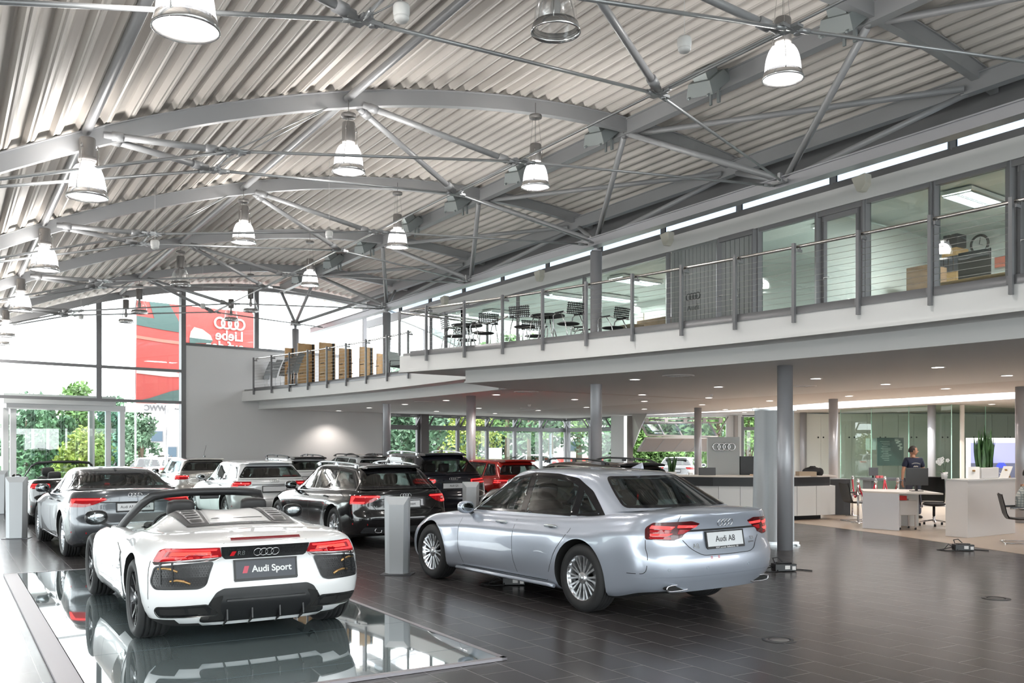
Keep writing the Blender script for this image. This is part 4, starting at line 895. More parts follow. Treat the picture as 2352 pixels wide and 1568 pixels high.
def boxs(name, x0, x1, z0, z1, s_, ds_, m, label, cat, grp=None):
    a, b = onS(x1, s_), onS(x0, s_); o = MB().box((0, 0, 0), (ds_, abs(b-a), (z1-z0)*K)).build(name, m, bevel=.005); o.location = B(s_+ds_/2, (a+b)/2, (z0+z1)/2); o.rotation_euler = (0, 0, AX-pi/2); return tag(o, label, cat, grp)
zf = ZT-.03
boxs('office_desk', 2150, 2330, 4.68, 4.72, 14.6, .8, M_WOOD, 'light wood desk top right behind the office pane', 'desk')
boxs('modesty_board', 2150, 2328, zf, 4.68, 15.3, .04, mat('desk_black', (.03, .03, .03), .5), 'black board under the light wood desk upstairs', 'board')
o = boxs('office_shelf', 2165, 2200, zf, 5.92, 17.2, .4, M_WOOD, 'light wood shelf with files below the clock', 'shelf')
for i in range(6): 
    f = MB().box((-.21, -.35+i*.1, .62), (.03, .08, .3)).build('file', mat('file_black', (.05, .05, .06), .5), o)
for i, x in enumerate((2168, 2186)): boxs('black_box', x, x+15, 5.93, 6.2, 17.2, .3, M_BLACKM, f'black box file on the wood shelf, {"left" if i == 0 else "right"} one', 'box')
boxs('monitor', 2200, 2275, 4.74, 5.27, 15.0, .04, M_BLACK, 'wide black monitor on the light wood desk upstairs', 'monitor')
p = B(18.36, onS(2252, 18.36), 6.15); o = thing('wall_clock', 'round black rimmed wall clock in the right office', 'clock', p, 0)
T = Matrix(((-WX, 0, -WY, 0), (-WY, 0, WX, 0), (0, 1, 0, 0), (0, 0, 0, 1)))
mb = MB().cyl(T @ V((0, 0, 0)), T @ V((0, 0, .03)), .17, n=28); mb.build('face', M_WHITE, o); mb = MB().tube([T @ V((.18*cos(a*pi/16), .18*sin(a*pi/16), .03)) for a in range(32)], .025, 8, 0, True); mb.build('rim', M_BLACK, o)
mb = MB(); mb.bar(T @ V((0, 0, .04)), T @ V((.02, .13, .04)), .012, .006); mb.bar(T @ V((0, 0, .04)), T @ V((.08, -.03, .04)), .014, .006); mb.build('hands', M_BLACK, o)
boxs('wooden_cabinet', 2085, 2135, zf, 5.4, 16.0, .6, M_WOODD, 'brown cabinet behind the pane left of the wood desk', 'cabinet')
boxs('orange_poster', 2284, 2312, 5.58, 5.8, 18.3, .02, mat('poster_orange', (.8, .25, .18), .6), 'orange paper sheet on the wall right of the clock', 'poster')
boxs('reception_chest', 1465, 1532, zf, 5.18, 15.4, .8, M_WOODD, 'walnut sideboard with rounded front right of the column', 'sideboard'); boxs('low_chest', 1402, 1452, zf, 4.95, 14.5, .4, M_WOODD, 'lower walnut sideboard behind the single chair', 'sideboard')
boxs('white_sheet', 1466, 1478, 5.19, 5.4, 15.5, .03, M_WHITE, 'white sheet standing on the walnut sideboard', 'sheet')
boxs('tiled_wall', 1888, 1975, zf, 5.6, 17.0, .05, mat('tile_white', (.7, .72, .7), .3), 'white tiled low wall behind the glazed door', 'tiled wall')
# tables and chairs on the gallery
M_PERF = bpy.data.materials.new('perforated_black'); M_PERF.use_nodes = True
nt = M_PERF.node_tree; pr = nt.nodes['Principled BSDF']; pr.inputs['Base Color'].default_value = (.02, .02, .022, 1); pr.inputs['Roughness'].default_value = .4
tc = nt.nodes.new('ShaderNodeTexCoord'); mp = nt.nodes.new('ShaderNodeMapping'); mp.inputs['Scale'].default_value = (24, 0, 24); fr_ = nt.nodes.new('ShaderNodeVectorMath'); fr_.operation = 'FRACTION'; sb = nt.nodes.new('ShaderNodeVectorMath'); sb.operation = 'SUBTRACT'; sb.inputs[1].default_value = (.5, 0, .5); ln = nt.nodes.new('ShaderNodeVectorMath'); ln.operation = 'LENGTH'; gtn = nt.nodes.new('ShaderNodeMath'); gtn.operation = 'GREATER_THAN'; gtn.inputs[1].default_value = .27
for a, b in ((tc.outputs['Object'], mp.inputs[0]), (mp.outputs[0], fr_.inputs[0]), (fr_.outputs[0], sb.inputs[0]), (sb.outputs[0], ln.inputs[0]), (ln.outputs['Value'], gtn.inputs[0]), (gtn.outputs[0], pr.inputs['Alpha'])): nt.links.new(a, b)
def gchair(loc, rz, label, first=[None]):
    if first[0]: return dup(first[0], loc, rz, label)
    o = thing('gallery_chair', label, 'chair', loc, rz, 'black perforated chairs on the gallery'); first[0] = o
    mb = MB().grid([[V((-.24+.48*i/8, .22+.03*(1-((i-4)/4)**2)+.05*j/3, .62+.24*j/3)) for i in range(9)] for j in range(4)]); mb.build('backrest', M_PERF, o, merge=False)
    mb = MB().sph((0, -.01, .46), (.24, .23, .035), 16, 6); mb.build('seat', M_BLACKM, o)
    for k in (-1, 1):
        MB().tube([(k*.23, -.24, .0), (k*.23, -.2, .42), (k*.25, -.18, .62), (k*.25, -.1, .67), (k*.25, .12, .67), (k*.23, .24, .63)], .012, 8).build('leg', M_CHROME, o)
        MB().tube([(k*.22, .28, .0), (k*.23, .18, .45), (k*.24, .05, .65)], .012, 8).build('leg', M_CHROME, o)
        MB().tube([(k*.25, -.12, .672), (k*.25, .14, .672)], .018, 8).build('armrest', M_BLACK, o)
    return o
def up(x, y, z): Y = (z-EYE)*FPX/(HY-y); return V(((x-1176)/FPX*Y, Y, zf*K))     # gallery point whose top at height z shows at x, y
for x, y, rz, lab in ((1045, 731, 2.0, 'leftmost, turned towards the window'), (1112, 723, 3.5, 'second from the left, back to the hall'), (1205, 706, 2.6, 'third, beside the round table'), (1306, 698, 3.7, 'fourth, right of the round table'), (1408, 709, 3.8, 'alone, right of the full-height column'), (1072, 742, .5, 'behind the leftmost table'), (1228, 731, .2, 'behind the round table'), (1338, 735, 1.2, 'half hidden by the full-height column')):
    gchair(up(x, y, 4.58), TH+rz-.6, 'black perforated chair with chrome legs, '+lab)
for x, y, lab in ((1072, 746, 'left'), (1258, 724, 'right')):
    o = thing('gallery_table', f'round dark bistro table among the gallery chairs, {lab} one', 'table', up(x, y, 4.46), 0, 'round tables on the gallery')
    MB().cyl((0, 0, .71), (0, 0, .74), .36, n=28).build('table_top', M_BLACKM, o)
    for k in range(4): a = k*pi/2+.4; MB().tube([(cos(a)*.1, sin(a)*.1, .71), (cos(a)*.14, sin(a)*.14, .5), (cos(a)*.3, sin(a)*.3, 0)], .014, 8).build('leg', M_CHROME, o)
# mesh lounge chair and second one at the step
for x, s_, lab in ((925, 12.4, 'large mesh lounge chair before the bright window by the step'), ):
    o = thing('lounge_chair', lab, 'chair', B(s_, onS(x, s_), zf), TH+.4)
    MB().grid([[V((-.33+.66*i/6, .25+.1*j/6, .5+.42*j/6)) for i in range(7)] for j in range(7)]).build('backrest', mat('grey_mesh', (.3, .3, .3), .6), o, merge=False)
    MB().box((0, 0, .46), (.62, .55, .06)).build('seat', M_BLACKM, o, bevel=.02)
    for k in (-1, 1): MB().tube([(k*.34, -.28, 0), (k*.34, -.26, .6), (k*.34, .22, .62), (k*.3, .3, 0)], .014, 8).build('leg', M_BLACK, o)
# sample boards
bd = [(700, 789, 1.35, .52, 0), (748, 787, 1.4, .5, 1), (662, 799, 1.3, .25, 2), (790, 800, 1.25, .38, 3), (838, 797, 1.3, .42, 4), (872, 812, 1.15, .25, 5)]
bl = ['tall oak board behind the leaflet racks', 'tallest oak board in the middle of the row', 'low oak board behind the leaflet racks', 'oak board right of the tallest one', 'oak board with black rails, second from the right', 'rightmost low oak board before the column']
for (x, yt_, h, wd, i) in bd:
    o = thing('sample_board', bl[i], 'display board', up(x, yt_, zf*K+h+.05), TH+.1, 'oak sample boards on the left gallery')
    MB().box((0, 0, h/2+.05), (wd, .05, h-.0)).build('board', M_WOOD, o); MB().box((wd/2+.035, 0, h/2+.05), (.06, .1, h)).build('slotted_post', M_BLACKM, o)
    MB().box((wd/2+.08, 0, h/2+.05), (.03, .1, h)).build('edge_board', M_WOOD, o); MB().box((0, 0, .02), (wd*.8, .4, .04)).build('foot', M_WOOD, o)
    for z in (.35, .7): mb = MB(); mb.bar((-.2, -.03, z+.05), (-.2, -.22, z+.05), .03, .02); mb.bar((.2, -.03, z+.1), (.2, -.22, z+.1), .03, .02); mb.build('hook_rail', M_BLACK, o)
for i, (x, lab) in enumerate(((625, 'leftmost'), (642, 'second from the left'), (662, 'middle'), (679, 'second from the right'), (693, 'rightmost'))):
    o = thing('leaflet_rack', f'curved grey leaflet rack behind the wires, {lab}', 'leaflet rack', up(x, 828-5*i, 4.78), TH+.35, 'curved leaflet racks')
    for j in (0, 1):
        P = [[V((-.14+.28*a/4, .12*sin(k*.9+.3), .42+k*.98-.02)) for a in range(5)] for k in [j*.5+b*.12 for b in range(5)]]
        P = [[V((p.x, .3-.35*((p.z-.3)/1.1)**1.5, .4+(p.z-.4)*.64)) for p in r] for r in P]
        mb = MB().grid(P); mb.grid([[p+V((0, .01, 0)) for p in r] for r in P]); mb.build('panel', mat('rack_grey', (.27, .28, .28), .4, .5), o, merge=False)
    mb = MB()
    for k in (-.08, .08): mb.cyl((k, .28, 0), (k, .28, .5), .008, n=6)
    mb.box((0, .28, .01), (.3, .3, .015)); mb.build('foot', M_ALU, o)
# ================================================================ CARS  (local: x forward from the rear axle, y left, z up)
def itp(x, pts):
    if x <= pts[0][0]: return pts[0][1]
    if x >= pts[-1][0]: return pts[-1][1]
    n = len(pts); i = 0
    while x > pts[i+1][0]: i += 1
    def sl(k):
        if k <= 0 or k >= n-1: return 0 if n > 2 and (k <= 0 or k >= n-1) and False else (pts[min(k+1, n-1)][1]-pts[max(k-1, 0)][1])/(pts[min(k+1, n-1)][0]-pts[max(k-1, 0)][0])
        a = (pts[k][1]-pts[k-1][1])/(pts[k][0]-pts[k-1][0]); b = (pts[k+1][1]-pts[k][1])/(pts[k+1][0]-pts[k][0])
        return 0 if a*b <= 0 else 2*a*b/(a+b)
    x0, y0 = pts[i]; x1, y1 = pts[i+1]; h = x1-x0; t = (x-x0)/h; m0, m1 = sl(i)*h, sl(i+1)*h
    return (2*t**3-3*t*t+1)*y0+(t**3-2*t*t+t)*m0+(-2*t**3+3*t*t)*y1+(t**3-t*t)*m1
def rnd(poly, r=.03, step=.07, closed=True):
    out = []; n = len(poly); poly = [V((p[0], p[1])) for p in poly]
    for i in range(n):
        p = poly[i]; a = poly[i-1]; b = poly[(i+1) % n]
        if not closed and i in (0, n-1): out.append(p); continue
        da, db = (a-p), (b-p); ra = min(r, da.length*.45); rb = min(r, db.length*.45)
        q0 = p+da.normalized()*ra; q1 = p+db.normalized()*rb
        if r <= 0: out.append(p); continue
        for k in range(5): t = k/4; out.append(q0*(1-t)**2+p*2*t*(1-t)+q1*t*t)
    res = []; m_ = len(out)
    for i in range(m_ if closed else m_-1):
        a, b = out[i], out[(i+1) % m_]; k = max(1, int((b-a).length/step))
        for j in range(k): res.append(a.lerp(b, j/k))
    if not closed: res.append(out[-1])
    o2 = []
    for p in res:
        if not o2 or (p-o2[-1]).length > 1e-4: o2.append(p)
    if closed and (o2[0]-o2[-1]).length < 1e-4: o2.pop()
    return o2
def inpoly(p, q):
    c = False; j = len(q)-1
    for i in range(len(q)):
        if (q[i][1] > p[1]) != (q[j][1] > p[1]) and p[0] < (q[j][0]-q[i][0])*(p[1]-q[i][1])/(q[j][1]-q[i][1])+q[i][0]: c = not c
        j = i
    return c
def inset(poly, d):
    n = len(poly); A = sum(poly[i-1][0]*poly[i][1]-poly[i][0]*poly[i-1][1] for i in range(n)); sg = 1 if A > 0 else -1; out = []
    for i in range(n):
        a, p, b = V(poly[i-1][:2]), V(poly[i][:2]), V(poly[(i+1) % n][:2]); e0 = (p-a).normalized(); e1 = (b-p).normalized()
        n0 = V((-e0.y, e0.x))*sg; n1 = V((-e1.y, e1.x))*sg; m_ = (n0+n1)
        if m_.length < 1e-6: m_ = n0
        m_.normalize(); k = max(.5, m_.dot(n0)); out.append(p+m_*(d/k))
    return out
class Shell:
    """half-loop grid P[row][col]: rows bottom to top, columns from the rear centre round the left side to the front centre"""
    def __init__(s, P, ref=None):
        s.dz = 0; s.P = P; s.nj, s.ni = len(P), len(P[0]); ref = s.nj//2 if ref is None else ref; s.S = [0]
        for i in range(1, s.ni): s.S.append(s.S[-1]+(P[ref][i]-P[ref][i-1]).length)
    def col(s, fi, z):
        i = min(int(fi), s.ni-2); f = fi-i; P = s.P; prev = None
        za = P[0][i].z*(1-f)+P[0][i+1].z*f
        for j in range(s.nj-1):
            zb = P[j+1][i].z*(1-f)+P[j+1][i+1].z*f
            if z <= zb or j == s.nj-2:
                t = (z-za)/(zb-za) if zb > za+1e-6 else 0; t = max(-.5, min(1.2, t))
                a = P[j][i].lerp(P[j][i+1], f); b = P[j+1][i].lerp(P[j+1][i+1], f)
                return a+(b-a)*t
            za = zb
    def fs(s, q):
        a = abs(q); i = 0
        while i < s.ni-2 and s.S[i+1] < a: i += 1
        return i+(a-s.S[i])/(s.S[i+1]-s.S[i])
    def fx(s, x, z):
        a, b = 0., s.ni-1.001
        for _ in range(26):
            m_ = (a+b)/2
            if s.col(m_, z).x < x: a = m_
            else: b = m_
        return (a+b)/2
    def pt(s, mode, q, z, eps=0, side=1):
        """mode 's': q is the distance round the tail from its centre (+ left); 'x': q is x on the flank; 'f': distance from the nose centre"""
        if mode == 's': z -= s.dz
        if mode == 's': fi = s.fs(q); sg = 1 if q >= 0 else -1
        elif mode == 'f':
            L = s.S[-1]; fi = s.fs(L-abs(q)); sg = 1 if q >= 0 else -1
        else: fi = s.fx(q, z); sg = side
        h = .25; a = s.col(max(0, fi-h), z); b = s.col(min(s.ni-1.001, fi+h), z); c = s.col(fi, z-.012); d = s.col(fi, z+.012); p = s.col(fi, z)
        n = (d-c).cross(b-a)
        if n.length < 1e-9: n = V((-1, 0, 0))
        n.normalize()
        if fi < .3: n.y = 0 if abs(q) < .02 else n.y
        if mode != 'x' or True:
            # outward: away from the middle of the car
            cc = V((s.P[0][s.ni//2].x if mode == 'x' else (s.P[0][0].x+.9 if mode == 's' else s.P[0][-1].x-.9), 0, z))
            if mode == 'x': cc = V((p.x, 0, p.z))
            if n.dot(p-cc) < 0: n = -n
        p = p+n*eps
        if sg < 0: p = V((p.x, -p.y, p.z)); n = V((n.x, -n.y, n.z))
        return p, n
    def frame(s, mode, q, z, eps=.003, side=1):
        p, n = s.pt(mode, q, z, eps, side); up = V((0, 0, 1)); y = (up-n*n.dot(up)).normalized(); x = y.cross(n)
        return Matrix(((x.x, y.x, n.x, p.x), (x.y, y.y, n.y, p.y), (x.z, y.z, n.z, p.z), (0, 0, 0, 1)))
def panel(sh, mode, poly, name, m, parent, eps=.004, th=.012, side=1, holes=(), g=.07, flip=False):
    vs, tri = cdt(poly, holes, g); top = []; bot = []
    for p in vs:
        a, n = sh.pt(mode, p[0], p[1], eps, side); top.append(a); bot.append(a-n*th)
    cnt = {}
    for t in tri:
        for k in range(3 if len(t) == 3 else len(t)): e = (t[k], t[(k+1) % len(t)]); cnt[tuple(sorted(e))] = cnt.get(tuple(sorted(e)), 0)+1
    mb = MB(); mb.add(top, tri, 0, True); N = len(top)
    if th > 0: mb.add(top+bot, [(a, b, b+N, a+N) for (a, b), c in cnt.items() if c == 1], 0, False)
    o = mb.build(name, m, parent, merge=False)
    me = o.data; bm = bmesh.new(); bm.from_mesh(me)
    for f in bm.faces:                                   # face outwards
        c = f.calc_center_median()
        if f.smooth and f.normal.dot(V((c.x-1.3, c.y*3, (c.z-.4)))) < 0: f.normal_flip()
    bm.to_mesh(me); bm.free(); return o
def ribbon(sh, mode, pts, wd, name, m, parent, eps=.002, side=1, closed=False, build=True, mb=None):
    pts = [V(p) for p in pts]; L, Rr = [], []; n = len(pts)
    for i in range(n):
        a = pts[i-1] if (i or closed) else pts[0]; b = pts[(i+1) % n] if (i < n-1 or closed) else pts[-1]; d = (b-a).normalized(); k = V((-d.y, d.x))*wd/2
        L.append(sh.pt(mode, *(pts[i]+k), eps, side)[0]); Rr.append(sh.pt(mode, *(pts[i]-k), eps, side)[0])
    mb = mb or MB()
    mb.grid([L+([L[0]] if closed else []), Rr+([Rr[0]] if closed else [])], 0, True)
    return mb.build(name, m, parent, merge=False) if build else mb
def boolean(o, cutter):
    cutter.parent = o.parent; md = o.modifiers.new('cut', 'BOOLEAN'); md.operation = 'DIFFERENCE'; md.object = cutter; md.solver = 'EXACT'
    bpy.context.view_layer.update(); dg = bpy.context.evaluated_depsgraph_get(); me = bpy.data.meshes.new_from_object(o.evaluated_get(dg))
    o.modifiers.clear(); old = o.data; o.data = me; bpy.data.meshes.remove(old); bpy.data.objects.remove(cutter)
def body_grid(c):
    Lr, WB, Lf, Wd = c['Lr'], c['WB'], c['Lf'], c['W']; NC, NS, NF = 16, c.get('NS', 84), 12
    rows = c['sec']; P = []
    for v, wf in rows:
        xr = -Lr+itp(v, c['RP']); xf = WB+Lf-itp(v, c['FP']); pr, pf = c.get('pr', 2.7), c.get('pf', 2.6); lcr, lcf = c.get('lcr', .5), c.get('lcf', .8); row = []
        xs = []
        for k in range(NC): a = pi/2*k/NC; xs.append((xr+lcr*(1-cos(a)**(2/pr)), sin(a)**(2/pr)))
        for k in range(NS+1): xs.append((xr+lcr+(xf-lcf-xr-lcr)*k/NS, 1))
        for k in range(1, NF+1): a = pi/2*(1-k/NF); xs.append((xf-lcf*(1-cos(a)**(2/pf)), sin(a)**(2/pf) if k < NF else 0))
        for x, yf in xs:
            zb = itp(x, c['BOT']); z = zb+v*(itp(x, c['E'])-zb); w_ = Wd*wf*itp(x, c['PLAN'])
            if c.get('secx'): w_ += c['secx'](x, v)
            for xa in (0, WB):
                r_ = sqrt((x-xa)**2+(z-c['R'])**2); ra = c['R']+.045
                w_ += c['flare']*math.exp(-((r_-ra)/.13)**2)*(1 if z < ra*2 else 0)*min(1, max(0, (1.03-v)*6))
            row.append(V((x, w_*yf, z)))
        P.append(row)
    return P
def cap_rows(top, crown, n=14):
    G_ = []
    for p in top:
        k = min(1, p.y/.75)**2; G_.append([V((p.x, p.y*(1-2*j/n), p.z+crown*k*(1-(1-2*j/n)**2))) for j in range(n+1)])
    return G_
def cabin_grid(c):
    q = c['cab']; P = []; NC, NS, NF = 14, 46, 12
    for v, wi, xi in q['lev']:
        g = q.get('bow', 1.0); xr = q['r0']+(q['r1']-q['r0'])*v**g+xi; xf = q['f0']+(q['f1']-q['f0'])*v**q.get('bowf', .92)-xi
        row = []; xs = []; lr, lf, pr, pf = q.get('lr', .3), q.get('lf', .4), q.get('pr', 3.4), 3.0
        for k in range(NC): a = pi/2*k/NC; xs.append((xr+lr*(1-cos(a)**(2/pr)), sin(a)**(2/pr)))
        for k in range(NS+1): xs.append((xr+lr+(xf-lf-xr-lr)*k/NS, 1))
        for k in range(1, NF+1): a = pi/2*(1-k/NF); xs.append((xf-lf*(1-cos(a)**(2/pf)), sin(a)**(2/pf) if k < NF else 0))
        for x, yf in xs:
            z0 = itp(x, c['E'])+q.get('sink', -.03); z = z0+(itp(x, q['ROOF'])-z0)*v
            w_ = (itp(x, q['WB_'])*(1-v)+itp(x, q['WR_'])*v)-wi
            row.append(V((x, w_*yf, z)))
        P.append(row)
    return P
GLASSC = glassmat('car_glass', (.34, .4, .38), .1); FRIT = mat('window_trim_black', (.01, .01, .012), .08); SEAM = mat('panel_gap', (.012, .012, .013), .6)
TYRE = mat('tyre_rubber', (.022, .022, .023), .62, bump=(60, .15)); RIMS = mat('rim_silver', (.62, .63, .65), .25, .85); RIMB = mat('rim_black', (.045, .045, .048), .2, .6)
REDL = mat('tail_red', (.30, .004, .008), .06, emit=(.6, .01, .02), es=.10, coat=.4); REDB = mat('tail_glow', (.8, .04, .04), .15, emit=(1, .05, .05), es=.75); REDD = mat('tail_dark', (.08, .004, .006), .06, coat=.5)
TRIMB = mat('car_black_plastic', (.02, .02, .022), .45); LEATH = mat('black_leather', (.022, .021, .022), .5); PLATEW = mat('plate_white', (.72, .73, .75), .45); PLATET = mat('plate_text', (.03, .03, .035), .5)
DISC = mat('brake_disc', (.3, .3, .3), .3, .9); INTER = mat('interior_dark', (.012, .012, .012), .8)
def paint(name, col, metal=.6, rough=.28):
    m = mat(name, col, rough, metal, .5, 1.0); return m
def wheel(parent, x, y, R_, rimr, tw, style, out, rimm):
    """wheel assembly; 'out' = +1 left, -1 right"""
    T = Matrix.Translation((x, y, R_)) @ Matrix.Rotation(-pi/2*out, 4, 'X')       # local z -> outwards
    h = tw/2; s_ = R_-rimr; prof = [(rimr-.005, -h*.85), (rimr+.02, -h*.98), (rimr+s_*.55, -h), (R_-.02, -h*.88), (R_-.004, -h*.7)]
    for k in range(5):
        a = -h*.62+k*h*.31; prof += [(R_, a), (R_, a+h*.22), (R_-.009, a+h*.235), (R_-.009, a+h*.295)] if k < 4 else [(R_, a), (R_, a)]
    prof = [(r, min(z, h*.66)) for r, z in prof]+[(R_-.004, h*.7), (R_-.02, h*.88), (rimr+s_*.55, h), (rimr+.02, h*.98), (rimr-.005, h*.85)]
    wv = MB().lathe(prof, 56, T).build('wheel', TYRE, parent)
    mb = MB().lathe([(rimr-.004, -h*.8), (rimr-.03, -h*.3), (rimr-.035, h*.5), (rimr-.012, h*.78), (rimr+.006, h*.9), (rimr+.008, h*.84)], 48, T)
    zf = h*.80; n, spread, wd0, wd1 = style
    for k in range(n):
        a0 = 2*pi*k/n
        for sg in ((-1, 1) if spread else (0,)):
            a1 = a0+sg*spread; p = V((cos(a0+sg*spread*.25)*.05, sin(a0+sg*spread*.25)*.05, zf-.012)); q = V((cos(a1)*(rimr-.012), sin(a1)*(rimr-.012), zf+.004)); d = (q-p).normalized(); sd = V((-d.y, d.x, 0)).normalized()
            mid = p.lerp(q, .5)+V((0, 0, -.004)); vs = []
            for c_, ww in ((p, wd0), (mid, (wd0+wd1)/2*.85), (q, wd1)):
                vs += [c_-sd*ww/2+V((0, 0, -.035)), c_-sd*ww/2*.8, c_+sd*ww/2*.8, c_+sd*ww/2+V((0, 0, -.035))]
            mb.add(vs, [(i*4+j, i*4+(j+1) % 4, i*4+4+(j+1) % 4, i*4+4+j) for i in range(2) for j in range(4)], 0, False, T)
    mb.lathe([(0, zf+.004), (.05, zf+.002), (.066, zf-.012), (.066, zf-.05)], 20, T)
    r_ = mb.build('rim', rimm, wv)
    MB().lathe([(0, zf+.012), (.022, zf+.01), (.027, zf+.002)], 16, T).build('hub_cap', M_ALU, wv)
    MB().lathe([(.07, -.0), (rimr-.06, -.0), (rimr-.06, -.025), (.07, -.025)], 32, T).build('brake_disc', DISC, wv)
    MB().lathe([(rimr-.036, -h*.7), (rimr-.036, -h*.72), (0, -h*.72)], 32, T).build('wheel_inner', INTER, wv)
    return wv
def seat(parent, x, y, zb, zt, tilt=.12, m=LEATH):
    sg = MB(); P = []
    def rb(c, d, mbx, tl=0):
        T = Matrix.Translation(V(c)) @ Matrix.Rotation(tl, 4, 'Y'); Q = []
        for i in range(9):
            a = pi*i/8; row = []
            for j in range(16):
                b = 2*pi*j/16; sx = math.copysign(abs(sin(a)*cos(b))**.5, cos(b)); sy = math.copysign(abs(sin(a)*sin(b))**.5, sin(b)); sz = math.copysign(abs(cos(a))**.5, cos(a)); row.append(T @ V((sx*d[0]/2, sy*d[1]/2, sz*d[2]/2)))
            Q.append(row)
        mbx.grid(Q, 0, True, True)
    rb((x, y, (zb+zt)/2-.04), (.14, .5, zt-zb-.02), sg, -tilt)
    o = sg.build('seat', m, parent); h = MB(); rb((x-.06, y, zt+.045), (.1, .27, .2), h, -tilt)
    h.build('headrest', m, o); return o
def car(name, label, cat, c, loc, rz, pm, glassm=None):
    o = thing(name, label, cat, loc, rz); c.setdefault('flare', .018); glassm = glassm or GLASSC
    P = body_grid(c); sh = Shell(P, c.get('ref', 9)); mir = lambda G_: [[V((p.x, -p.y, p.z)) for p in r] for r in G_]
    mb = MB().grid(P); mb.grid(mir(P)); mb.grid(cap_rows(P[-1], c['crown'])); mb.grid(cap_rows(P[0], 0, 6))
    b = mb.build('body', [pm, INTER], o)
    ra = c['R']+c.get('gap', .045)
    for xa in (0, c['WB']):
        for sg in (-1, 1):
            y0, y1 = sg*(c['W']-c.get('deep', .34)), sg*1.4
            cut = MB().cyl((xa, y0, c['R']+.01), (xa, y1, c['R']+.01), ra, n=64).build('cutter'); boolean(b, cut)
    if c.get('cockpit'):
        x0, x1, w0, w1, z0 = c['cockpit']; ol = rnd([(x0, -w0), (x1, -w1), (x1, w1), (x0, w0)], .12, .2)
        cut = MB().prism([tuple(p) for p in ol], z0, 2).build('cutter'); boolean(b, cut)
    me = b.data; me.materials.clear(); me.materials.append(pm); me.materials.append(INTER)
    for f in me.polygons:
        ce = f.center; f.material_index = 0
        for xa in (0, c['WB']):
            if sqrt((ce.x-xa)**2+(ce.z-c['R']-.01)**2) < ra*1.004 and abs(ce.y) < c['W']-.012 and abs(ce.y) > c['W']-c.get('deep', .34)-.01:
                r_ = sqrt((ce.x-xa)**2+(ce.z-c['R']-.01)**2)
                if abs(f.normal.y) < .3 and r_ > ra*.97 or abs(abs(ce.y)-(c['W']-c.get('deep', .34))) < .01: f.material_index = 1
        if f.normal.z < -.8 and ce.z < .35: f.material_index = 1
        if c.get('cockpit') and c['cockpit'][0]-.01 < ce.x < c['cockpit'][1]+.01 and abs(ce.y) < c['cockpit'][2]+.01 and (ce.z < c['cockpit'][4]+.01 or abs(f.normal.z) < .35) and ce.z > .4 and abs(ce.y) < c['cockpit'][2]+.003: f.material_index = 1
    me.set_sharp_from_angle(angle=R(38))
    for k_, xa in (('rear', 0), ('front', c['WB'])):
        for sg in (1, -1): wheel(o, xa, sg*(c['W']-c.get('tw', .235)/2-c.get('inset', .02)), c['R'], c['rim'], c.get('tw', .235), c['spokes'], sg, c.get('rimm', RIMS))
    cs = None
    if c.get('cab'):
        q = c['cab']; CP = cabin_grid(c); cs = Shell(CP, len(CP)//2); wins = []
        for nm, pts, r_ in q['side']: wins.append(('x', nm, rnd(pts, r_)))
        wins.append(('s', 'rear_window', rnd(q['back'], q.get('backr', .05)))); wins.append(('f', 'windscreen', rnd(q['front'], .05)))
        kill = []
        for j in range(len(CP)-1):
            for i in range(cs.ni-1):
                ce = (CP[j][i]+CP[j][i+1]+CP[j+1][i]+CP[j+1][i+1])/4; sS = (cs.S[i]+cs.S[i+1])/2
                for md, nm, pl_ in wins:
                    u = ce.x if md == 'x' else sS if md == 's' else cs.S[-1]-sS
                    if md == 'x' and (sS < cs.S[14]*.8): continue
                    if md == 'x' and i > cs.ni-9: continue
                    ok = all(inpoly((u+a, ce.z+b_), pl_) for a, b_ in ((.035, .02), (-.035, .02), (.035, -.02), (-.035, -.02)))
                    if ok: kill.append((j, i)); break
        kill = set(kill); mb = MB(); N = cs.ni
        for side in (1, -1):
            vs = [V((p.x, p.y*side, p.z)) for r in CP for p in r]; mb.add(vs, [(j*N+i, j*N+i+1, (j+1)*N+i+1, (j+1)*N+i) for j in range(len(CP)-1) for i in range(N-1) if (j, i) not in kill], 0, True)
        mb.grid(cap_rows(CP[-1], q.get('crown', .035), 12)); cb_ = mb.build('cabin', pm, o)
        cb_.data.set_sharp_from_angle(angle=R(50))
        floor_ = MB(); floor_.grid([[V((p.x*.985+.015, p.y*.97*(1-2*k/4), p.z+.05)) for k in range(5)] for p in CP[0]]); floor_.build('interior_shelf', INTER, o, merge=False)
        if q.get('dlo'):
            for sd in (1, -1): panel(cs, 'x', rnd(q['dlo'], .04), 'window_surround', FRIT, o, .003, .008, sd, holes=[inset(w_[2], .01) for w_ in wins if w_[0] == 'x'], g=0)
        for md, nm, pl_ in wins:
            sides = (1, -1) if md == 'x' else (1,)
            for sd in sides:
                fr_ = q.get('frit', .028); inn = inset(pl_, fr_)
                if md != 'x':
                    w2 = [V((-p.x, p.y)) for p in pl_[::-1]]
                    full = [p for p in pl_]; full = q['sym'](pl_) if q.get('sym') else pl_
                gl = panel(cs, md, inn, nm, glassm, o, .002, 0, sd, g=.09)
                panel(cs, md, pl_, 'window_trim', FRIT, gl, .0035, .006, sd, holes=(inset(pl_, fr_+.004),), g=0)
        for x, y in q.get('seats', ((1.35, .36), (1.35, -.36), (.38, .34), (.38, -.34), (.38, 0))): seat(o, x, y, itp(x, c['E'])-.15, itp(x, c['E'])+(.2 if x > .8 else .12))
        MB().tube([(q['f0']-.75, .36+.18*cos(a*pi/10), c['E'][len(c['E'])//2][1]-.02+.17*sin(a*pi/10)) for a in range(20)], .014, 6, 0, True).build('steering_wheel', TRIMB, o)
    return o, sh, cs
